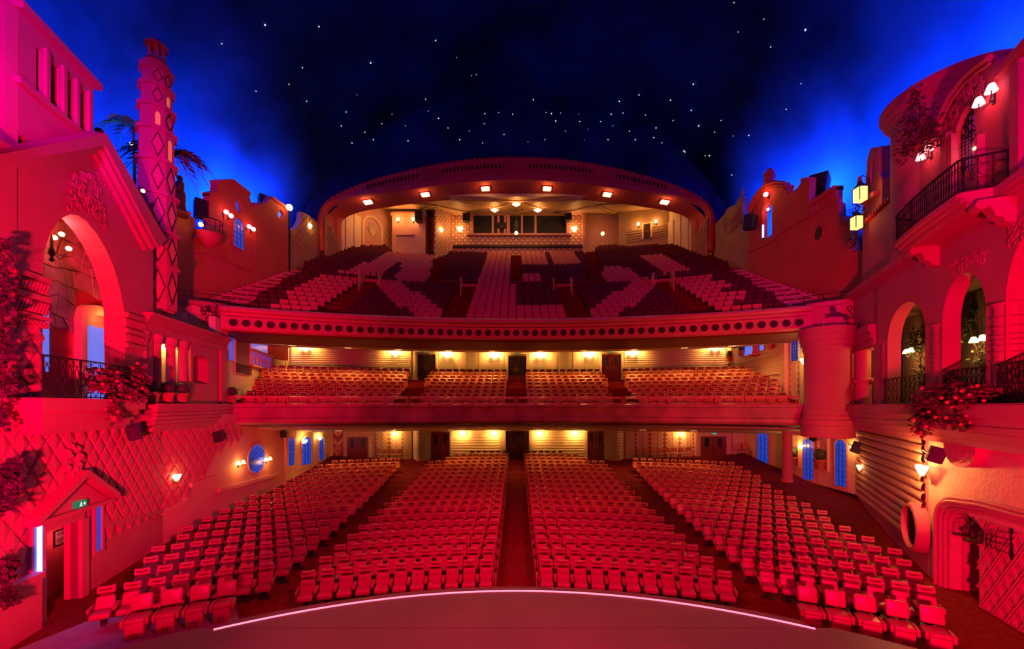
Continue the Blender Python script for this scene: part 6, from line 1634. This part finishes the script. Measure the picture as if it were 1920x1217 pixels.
for a0_, a1_ in ((-.265, -.165), (-.135, -.075), (-.045, .045), (.075, .135), (.165, .265)):
    z = zub(8) + .5
    for zz in (.5, .75): mb.tube([(r * sin(a0_ + (a1_ - a0_) * i / 8), CYB + r * cos(a0_ + (a1_ - a0_) * i / 8), z + zz) for i in range(9)], .02, 4)
    for i in range(0, 9, 2): a = a0_ + (a1_ - a0_) * i / 8; mb.tube([(r * sin(a), CYB + r * cos(a), z - .4), (r * sin(a), CYB + r * cos(a), z + .75)], .02, 4)
mb.obj('cross_aisle_rail', mat('rail_metal', (.5, .35, .3), .3, metal=.8), ub)

# ------------------------------------------------------------------ mezzanine side walls
ML = Wall((-15.7, 20.8), (-19.5, 33.6)); MR_ = Wall((16.3, 21.2), (18.0, 33.6))
ml = MB().slab(ML, rect(0, 5.2, ML.L, 10.7), -.3, 0).obj('wall_mezzanine_left', CREAM); struct(ml, 'cream side wall of the lower balcony on the left')
mr = MB().slab(MR_, rect(0, 5.2, MR_.L, 10.7), -.3, 0).obj('wall_mezzanine_right', CREAM); struct(mr, 'cream side wall of the lower balcony on the right')
def wrect(W, u0, u1, v0, v1):
    um = (u0 + u1) / 2; a0, a1 = sorted((W.q(u0, v0)[0], W.q(u1, v0)[0])); return rect(a0, W.q(um, v1)[1], a1, W.q(um, v0)[1])
blue_window(ML, wrect(ML, 426, 440, 634, 676), 'tall blue window opening, leftmost on the lower balcony wall', o=.02, frame=CREAM, m=BLUEGLASS)
t = blue_window(ML, wrect(ML, 439, 467, 634, 701), 'purple recess with iron balconette on the left balcony wall', o=.02, frame=CREAM, m=mat('purple_recess', (.25, .05, .18), .7, .1))
w = wrect(ML, 441, 467, 684, 701); iron(ML, w[0][0], w[1][0], w[0][1], w[2][1], .12, 4, 'iron_railing', t)
t = blue_window(ML, archpts(ML.q(468, 660)[0], ML.q(508, 660)[0], ML.q(488, 690)[1], ML.q(488, 655)[1], .9), 'blue arched opening with balusters on the left balcony wall', o=.02, frame=CREAM, m=BLUEGLASS)
w = wrect(ML, 468, 507, 664, 688)
for i in range(6):
    a = w[0][0] + (w[1][0] - w[0][0]) * (i + .3) / 6; c = ML.P(a, 0, .12); MB().lathe([(.09, w[0][1]), (.06, w[0][1] + .15), (.10, w[0][1] + .4), (.05, w[2][1] - .15), (.09, w[2][1])], (c.x, c.y, 0), 8).obj('baluster', PINKW, t, 60)
MB().slab(ML, rect(w[0][0] - .1, w[2][1], w[1][0] + .1, w[2][1] + .12), .02, .25).obj('balustrade_rail', PINKW, t); MB().slab(ML, rect(w[0][0] - .1, w[0][1] - .14, w[1][0] + .1, w[0][1]), .02, .25).obj('balustrade_base', PINKW, t)
nn = wrect(MR_, 1367, 1376, 650, 679); nfr = MB().slab(MR_, archpts(nn[0][0], nn[1][0], nn[0][1], nn[2][1] - .3, .3), .0, .02).obj('niche', PINKW, mr)
MB().slab(MR_, rect(nn[0][0] - .12, nn[0][1] - .1, nn[1][0] + .12, nn[0][1]), 0, .3).obj('niche_shelf', CREAM, mr)
topiary('small clipped shrub in a pot in the lower balcony niche', tuple(MR_.P((nn[0][0] + nn[1][0]) / 2, nn[0][1], .2)), 1.0)
t = blue_window(MR_, MR_.qs([(1386, 671), (1434, 656), (1434, 634), (1386, 638)][::-1]), 'wide pale blue opening on the right balcony wall', o=.02, frame=PINKW, m=BLUEV)
statue('dark figure silhouetted in the right blue opening', tuple(MR_.P(MR_.q(1419, 660, .2)[0], MR_.q(1419, 664, .2)[1], .25)), 1.6, R(30), TERRA)
for u in (1391, 1444): topiary('potted shrub on the slanting ledge, %s' % ('left of the figure' if u < 1400 else 'right of the figure'), tuple(MR_.P(MR_.q(u, 660, .2)[0], MR_.q(u, 669 if u < 1400 else 655, .2)[1], .22)), 1.0)
a0, a1 = MR_.q(1469, 680)[0], MR_.q(1384, 680)[0]
for k in range(10):
    q0, q1 = MR_.q(1469, 651 + 5.2 * k), MR_.q(1384 if k < 3 else 1402, (673 if k < 3 else 669.5) + 4.0 * k)
    MB().slab(MR_, [(q0[0], q0[1] - .1), (q1[0], q1[1] - .1), (q1[0], q1[1] + .06), (q0[0], q0[1] + .06)], 0, .12).obj('slanting_rib', CREAM, mr)
MB().slab(MR_, wrect(MR_, 1470, 1479, 630, 745), 0, .25).obj('pilaster', CREAM, mr)
chevron_panel(MR_, 1482, 1499, 678, 742, 1, mr)
blue_window(MR_, wrect(MR_, 1485, 1500, 632, 677), 'blue grilled window at the right end of the lower balcony', o=.05, frame=CREAM, grille=4)
sconce(MR_, 1504, 678, 'long wall lamp beside the drum column on the lower balcony', 'fan', 60, s=1.3, o=.1)
lamp('mezzanine_wash', 'POINT', ML.P(4.5, 9.9, 2.0), 20, WARM, size=.2); lamp('mezzanine_wash', 'POINT', MR_.P(6, 9.9, 2.0), 20, WARM, size=.2)

# ------------------------------------------------------------------ back of the upper balcony behind the arch
PAT = bpy.data.materials.new('stencilled_wall'); PAT.use_nodes = True; MATS['stencilled_wall'] = PAT
nt = PAT.node_tree; bs = nt.nodes['Principled BSDF']; tc_ = nt.nodes.new('ShaderNodeTexCoord'); sp = nt.nodes.new('ShaderNodeSeparateXYZ'); nt.links.new(tc_.outputs['Object'], sp.inputs[0])
def mth(op, a, b=None):
    n_ = nt.nodes.new('ShaderNodeMath'); n_.operation = op
    for i, x in enumerate((a, b)):
        if x is None: continue
        if isinstance(x, (int, float)): n_.inputs[i].default_value = x
        else: nt.links.new(x, n_.inputs[i])
    return n_.outputs[0]
xy = mth('ADD', sp.outputs[0], sp.outputs[1])
cx_ = mth('ABSOLUTE', mth('SUBTRACT', mth('FRACT', mth('MULTIPLY', xy, 1.5)), .5)); cz__ = mth('ABSOLUTE', mth('SUBTRACT', mth('FRACT', mth('MULTIPLY', sp.outputs[2], 1.5)), .5))
dd = mth('ADD', cx_, cz__)
ring = mth('LESS_THAN', mth('ABSOLUTE', mth('SUBTRACT', dd, .5)), .11); gap = mth('GREATER_THAN', mth('ABSOLUTE', mth('SUBTRACT', cx_, cz__)), .36)
fac = mth('SUBTRACT', ring, mth('MULTIPLY', ring, gap))
mx = nt.nodes.new('ShaderNodeMix'); mx.data_type = 'RGBA'; nt.links.new(fac, mx.inputs[0]); mx.inputs[6].default_value = (.75, .42, .24, 1); mx.inputs[7].default_value = (.20, .05, .025, 1); nt.links.new(mx.outputs[2], bs.inputs['Base Color']); bs.inputs['Roughness'].default_value = .6
YB = 46.6
UB = Wall((-6.0, YB), (6.2, YB))
ubw = MB().slab(Wall((-18.4, YB + .6), (18.4, YB + .6)), rect(0, 18, 36.8, 30), -.3, 0).obj('wall_upper_back', PINKW); struct(ubw, 'pink plaster wall closing the back of the upper balcony')
bt = thing('projection_booth', 'projection booth with long window above a stencilled wall', 'booth', (0, YB, 22))
a0_, z1_ = UB.q(848, 400); a1_, z0_ = UB.q(1092, 475)
wa0, wz1 = UB.q(886, 403); wa1, wz0 = UB.q(1065, 440)
MB().slab(UB, rect(a0_, 21.5, a1_, 29.5), -.3, 0, [rect(wa0, wz0, wa1, wz1)]).obj('front_wall', PAT, bt)
MB().slab(UB, rect(wa0, wz0, wa1, wz1), -.28, -.2).obj('window_glass', GLASSD, bt)
mul = MB()
for u0, u1 in ((884, 887), (921, 925), (944, 948), (976, 980), (1000, 1004), (1062, 1066)): pass
for u0, u1 in ((884, 887.5), (922, 926), (950, 956), (977, 980.5), (1002, 1006), (1062, 1066)):
    MB().slab(UB, rect(UB.q(u0, 420)[0], wz0, UB.q(u1, 420)[0], wz1), -.2, .12).obj('mullion', PINKW, bt)
for u in (934.5, 947): 
    for v0, v1 in ((404, 417), (429, 440)): MB().slab(UB, rect(UB.q(u - 2, 420)[0], UB.q(u, v1)[1], UB.q(u + 2, 420)[0], UB.q(u, v0)[1]), -.2, .05).obj('shutter', PINKW, bt)
MB().slab(UB, rect(UB.q(936, 420)[0], UB.q(940, 428)[1], UB.q(948, 420)[0], UB.q(940, 418)[1]), -.2, .08).obj('projector_port', BLACKP, bt)
MB().slab(UB, rect(UB.q(876, 440)[0], wz0 - .22, UB.q(1071, 440)[0], wz0), -.1, .4).obj('window_sill', PINKW, bt)
MB().slab(UB, rect(UB.q(848, 440)[0], wz1 + .02, UB.q(1092, 440)[0], wz1 + .25), -.1, .3).obj('head_moulding', PINKW, bt)
MB().slab(UB, rect(UB.q(850, 440)[0], UB.q(900, 465)[1], UB.q(1092, 440)[0], UB.q(900, 461)[1]), 0, .3).obj('dark_rail', FRAME, bt)
for s, u in ((-1, 848), (1, 1092)):
    xs = px(u, 430, YB).x; MB().box((xs + s * .15, YB - .1, 25), (.3, .5, 9)).obj('corner_post', PINKW, bt)
Ws = Wall((px(829, 430, 44.8).x, 44.8), (px(848, 430, YB).x, YB)); MB().slab(Ws, rect(-1.2, 20, Ws.L, 29.5), -.2, 0).obj('stencilled_side', PAT, bt)
for u, v, w, o_ in ((862, 430, 'left', 0), (1077, 430, 'right', 0)): sconce(UB, u, v, 'glaring star lamp on the stencilled wall %s of the booth' % w, 'fan', 90, s=1.8, o=.05)
pk_ = px(735, 460, 44.2); pk2 = px(798, 460, 44.2)
Wk = Wall((pk_.x, 44.2), (pk2.x, 44.2)); kb = thing('pink_block', 'pink plaster block with blind arch at the back left of the upper balcony', 'wall', (pk_.x + 1.5, 45, 19))
MB().prism([(pk_.x, 44.2, 19), (pk2.x, 44.2, 19), (pk2.x, 47.2, 19), (pk_.x, 47.2, 19)], (0, 0, 8.6)).obj('block', PINKW, kb)
MB().slab(Wk, rect(-.1, 27.0, Wk.L + .1, 27.35), -.3, .2).obj('cornice', PINKW, kb)
ao, zo_ = Wk.q(761, 430); MB().slab(Wk, archpts(ao - .8, ao + .8, Wk.q(761, 440)[1], Wk.q(761, 415)[1], .8), 0, .04, [archpts(ao - .65, ao + .65, Wk.q(761, 440)[1] + .1, Wk.q(761, 415)[1], .65)]).obj('blind_arch', PINKW, kb)
MB().slab(Wk, rect(ao - 1, Wk.q(761, 441)[1] - .1, ao + 1, Wk.q(761, 440)[1]), 0, .25).obj('arch_sill', PINKW, kb)
for u, w in ((746, 'left'), (775, 'right')): sconce(Wk, u, 413, 'star bright lamp on the pink block, %s' % w, 'globe', 60, s=1.6)
sconce(Ws, 829, 432, 'warm lamp on the stencilled side wall left of the booth', 'fan', 45, s=1.4)
speaker('dark loudspeaker beside the pink block', tuple(px(786, 416, 43.8)), 0, 0, 1.7); speaker('dark loudspeaker left of the booth window', tuple(px(875, 416, 46.0)), 0, 0, 1.7); speaker('dark loudspeaker right of the booth window', tuple(px(1065, 414, 46.0)), 0, 0, 1.6)
# left alcove with shell niche, panelled sides
Wn = Wall((-18.3, 39.5), (px(735, 430, 45.5).x, 45.5)); sw_ = MB().slab(Wn, rect(-1, 17, Wn.L + .5, 30), -.2, 0).obj('wall_upper_alcove', PINKW); struct(sw_, 'cream alcove wall with shell niche at the back left')
q = Wn.q(698, 440); MB().slab(Wn, archpts(q[0] - 1.3, q[0] + 1.3, q[1] - 1.5, Wn.q(698, 428)[1], 1.3), 0, .15, [archpts(q[0] - 1.05, q[0] + 1.05, q[1] - 1.5, Wn.q(698, 428)[1], 1.05)]).obj('niche_arch', CREAM, sw_)
for i in range(7):
    t_ = PI * (i + .5) / 7; MB().tube([Wn.P(q[0], Wn.q(698, 445)[1], .05), Wn.P(q[0] + .6 * cos(t_), Wn.q(698, 432)[1] + .9 * sin(t_), .1)], .07, 5).obj('shell_rib', CREAM, sw_)
for k in range(4): MB().slab(Wn, rect(-.4 + k * .95, 17, .4 + k * .95, 26.0), 0, .08).obj('wall_panel', CREAM, sw_)
q0 = Wn.q(722, 440)[0]; MB().slab(Wn, rect(q0, 17, Wn.L, 26.2), 0, .05).obj('stencilled_panel', PAT, sw_)
lamp('alcove_bulb', 'POINT', Wn.P(3, 26, 2.5), 160, WARM, size=.2)
# right recess
Wq = Wall((px(1255, 430, 43.5).x, 43.5), (px(1160, 430, 46.0).x, 46.0)); qs_ = MB().slab(Wq, rect(-1.2, 18, Wq.L, 29), -.2, 0).obj('wall_upper_recess', OCHRE); struct(qs_, 'ochre wall with a small dark door at the back right')
Wp2 = Wall((18.3, 38.5), (px(1255, 430, 43.5).x, 43.5)); pnl = MB().slab(Wp2, rect(-1, 17, Wp2.L, 29), -.2, 0).obj('wall_upper_panels', CREAM); struct(pnl, 'cream panelled wall inside the right of the arch')
for k in range(5): MB().slab(Wp2, rect(.1 + k * 1.1, 17, 1.0 + k * 1.1, 26.0), 0, .1).obj('wall_panel', CREAM, pnl)
door(Wq, 1207, 1220, 422, 446, 2, WOODDARK, 'small dark double door at the back right of the upper balcony', False)
for u, v, w in ((1197, 422, 'left'), (1230, 417, 'right')): sconce(Wq, u, v, 'star bright lamp %s of the small back door' % w, 'globe', 60, s=1.6)
for k in range(5): q = Wq.q(1240, 424 + k * 5); MB().slab(Wq, rect(-.9, q[1], Wq.q(1175, 430)[0], q[1] + .12), 0, .05).obj('rib', OCHRE, qs_)
rs = px(1130, 438, 45.5); tt = thing('wall_lamp', 'lone warm lamp in the dim recess right of the booth', 'lamp', tuple(rs)); MB().ball(rs, .2, 10, 7).obj('bulb', BULB, tt, 60); MB().tube([rs, rs + Vector((0, 1.6, .3))], .03, 5).obj('arm', BLACK, tt); lamp('recess_bulb', 'POINT', rs + Vector((0, -.5, .2)), 45, WARM, size=.2)
# coffered ceiling under the arch
cp = [(-18.4, 38.6, 26.3), (18.4, 38.6, 26.3), (18.4, 47.3, 28.7), (-18.4, 47.3, 28.7)]
CEIL2 = mat('warm_ceiling', (.62, .38, .22), .55, .06)
cu = MB(); cu.prism(cp, (0, 0, .25)); cu = struct(cu.obj('ceiling_upper', CEIL2), 'warm plaster ceiling with crossing mouldings inside the arch')
def cz2(y): return 26.3 + (y - 38.6) * 2.4 / 8.7
def beam(x0, y0, x1, y1, w=.14): 
    d = Vector((x1 - x0, y1 - y0, 0)).normalized(); n_ = Vector((-d.y, d.x, 0)) * w; b = [Vector((x0, y0, cz2(y0))), Vector((x1, y1, cz2(y1)))]
    MB().prism([b[0] - n_, b[1] - n_, b[1] + n_, b[0] + n_], (0, 0, -.16)).obj('ceiling_moulding', CEIL2, cu)
for s in (-1, 1):
    for x0, y0, x1, y1 in ((0, 40.3, 4.6, 46.3), (0, 40.3, 6.5, 39.0), (2.4, 43.5, 0, 46.4), (2.4, 43.5, 6.4, 39.3), (5.2, 46.2, 8.6, 42.2), (8.6, 42.2, 11.5, 46.2), (5.9, 46.2, 8.6, 43.0), (8.6, 43.0, 10.8, 46.2), (8.6, 42.2, 14.0, 39.2)): beam(s * x0, y0, s * x1, y1)
for x, y, w in ((0, 40.6, 'middle'), (-2.35, 43.4, 'left'), (2.35, 43.4, 'right')):
    z = cz2(y) - .2; t = thing('ceiling_lamp', 'diamond shaped ceiling lamp under the arch, %s one of three' % w, 'lamp', (x, y, z), 'diamond ceiling lamps inside the arch')
    MB().lathe([(.55, .02), (.55, -.06), (.45, -.1)], (x, y, z), 4).obj('frame', CEIL2, t); MB().lathe([(.46, -.08), (.3, -.22), (.01, -.28)], (x, y, z), 4).obj('diffuser', BULB, t); lamp('ceiling_bulb', 'POINT', (x, y - .2, z - .7), 90, WARM, size=.2)
hg = px(968, 437, 42.0); t = thing('hanging_lamp', 'dark hanging lamp in front of the booth window', 'lamp', tuple(hg)); MB().ball(hg, .18, 8, 6).obj('bulb', BULB, t, 60); MB().lathe([(.22, .1), (.25, .5), (.15, 1.2), (.03, 1.4)], tuple(hg), 8).obj('lantern_body', BLACK, t, 50); MB().tube([hg + Vector((0, 0, 1.4)), Vector((hg.x, hg.y, cz2(42)))], .02, 4).obj('rod', BLACK, t)

# ------------------------------------------------------------------ sky end wall above the arch, stars
ew = []
Wc = [vault(j / 48, 37.0) for j in range(49)]
mb = MB(); vs = [(p_.x, 37.0, p_.z) for p_ in Wc]
lowr = [(max(-18.5, min(18.5, p_.x)), 37.2, 26.0 if abs(p_.x) < 17 else 20) for p_ in Wc]
inner = [arc_at(C0, max(-17.9, min(17.9, p_.x * 18 / 23))) for p_ in Wc]
inner = [Vector((i_.x, 37.2, i_.z - .4)) for i_ in inner]
mb.loft([vs, inner]); struct(mb.obj('wall_sky', SKY, smooth=60), 'dark end wall of the plaster sky above the arch')
stars = [(497, 47), (598, 50), (416, 82), (567, 127), (542, 158), (480, 171), (575, 190), (649, 210), (669, 178), (684, 248), (695, 118), (765, 264), (798, 186), (803, 208), (817, 76), (856, 108), (884, 142), (893, 140), (880, 246), (909, 213), (908, 232), (935, 211), (961, 214), (1000, 187), (1024, 211), (1034, 213), (1051, 212), (1042, 227), (1085, 214), (1087, 228), (1102, 242), (1126, 228), (1146, 214), (1149, 236), (1161, 190), (1168, 212), (1210, 216), (1198, 178), (1191, 262), (1226, 258), (1241, 268), (1284, 285), (1296, 207), (1300, 158), (1257, 188), (1282, 283), (1322, 292), (1375, 255), (1372, 328), (1404, 254), (1376, 5), (1432, 36), (1445, 88), (1510, 56), (1502, 157), (1474, 205), (1384, 60), (1180, 246), (1060, 246), (990, 266), (945, 252), (862, 262), (822, 222), (760, 236), (735, 214), (716, 232), (700, 262), (660, 268), (640, 236), (1230, 240), (1262, 226), (1330, 292), (1340, 248), (1352, 226), (1310, 236), (1140, 262), (1096, 262), (1022, 262), (905, 268), (840, 240)]
sm = MB(); sm.ball((0, 0, 0), .04, 6, 4); sme = sm.mesh('star_light'); sme.materials.append(STARM)
def sky_hit(u, v):
    d = Vector(((u - U0) / FPX, 1, (V0 - v) / FPX)); Y = 37.0
    for k in range(400):
        Yk = 5 + k * .08; p_ = Vector((0, 0, EYE)) + d * Yk
        if abs(p_.x) > 22.9: return p_ * 1
        e = 2.3; 
        if (abs(p_.x) / 23) ** e + (max(0, p_.z - 8) / 27) ** e > .985: return p_
    return Vector((0, 0, EYE)) + d * 36.6
for u, v in stars:
    p_ = sky_hit(u, v); o = bpy.data.objects.new('star_light', sme); COL.objects.link(o); o.location = p_; k = random.uniform(.6, 1.3); o.scale = (k, k, k)
    tag(o, 'tiny white star light set in the dark plaster sky', 'star', 'star lights in the plaster sky')
# hanging ivy at the left edge, handrail, grey boards
random.seed(31)
IVYD = mat('dark_ivy', (.07, .04, .06), .55, .4, 5)
p = lambda u, v, o=.7: LF.P(*LF.q(u, v, o), o)
plant('hanging_ivy', 'long trailing ivy at the left edge of the house front', [(p(2, 560), (.2, .25, .9), 200), (p(4, 480), (.16, .2, .6), 110), (p(0, 650), (.2, .25, .8), 170), (p(6, 720), (.18, .2, .4), 100), (p(2, 780), (.16, .2, .4), 80)], IVYD, .13)
plant('hanging_basket', 'bushy purple green hanging plant low on the left edge', [(p(8, 905), (.28, .3, .45), 340), (p(18, 880), (.18, .2, .25), 120), (p(2, 940), (.25, .25, .3), 120)], IVYD, .13)
plant('potted_shrub', 'small dark shrub at the lower left edge', [(p(5, 1070), (.25, .25, .35), 200), (p(10, 1120), (.2, .2, .3), 120)], LEAF, .15)
tag(MB().prism([(-12.3, 9.75, .015), (-8.5, 9.75, .015), (-7.2, 10.5, .015), (-8.4, 11.9, .015), (-11.9, 11.2, .015)], (0, 0, .03)).obj('floor_board', GREY), 'pale grey floor board under the left loose chairs', 'board')
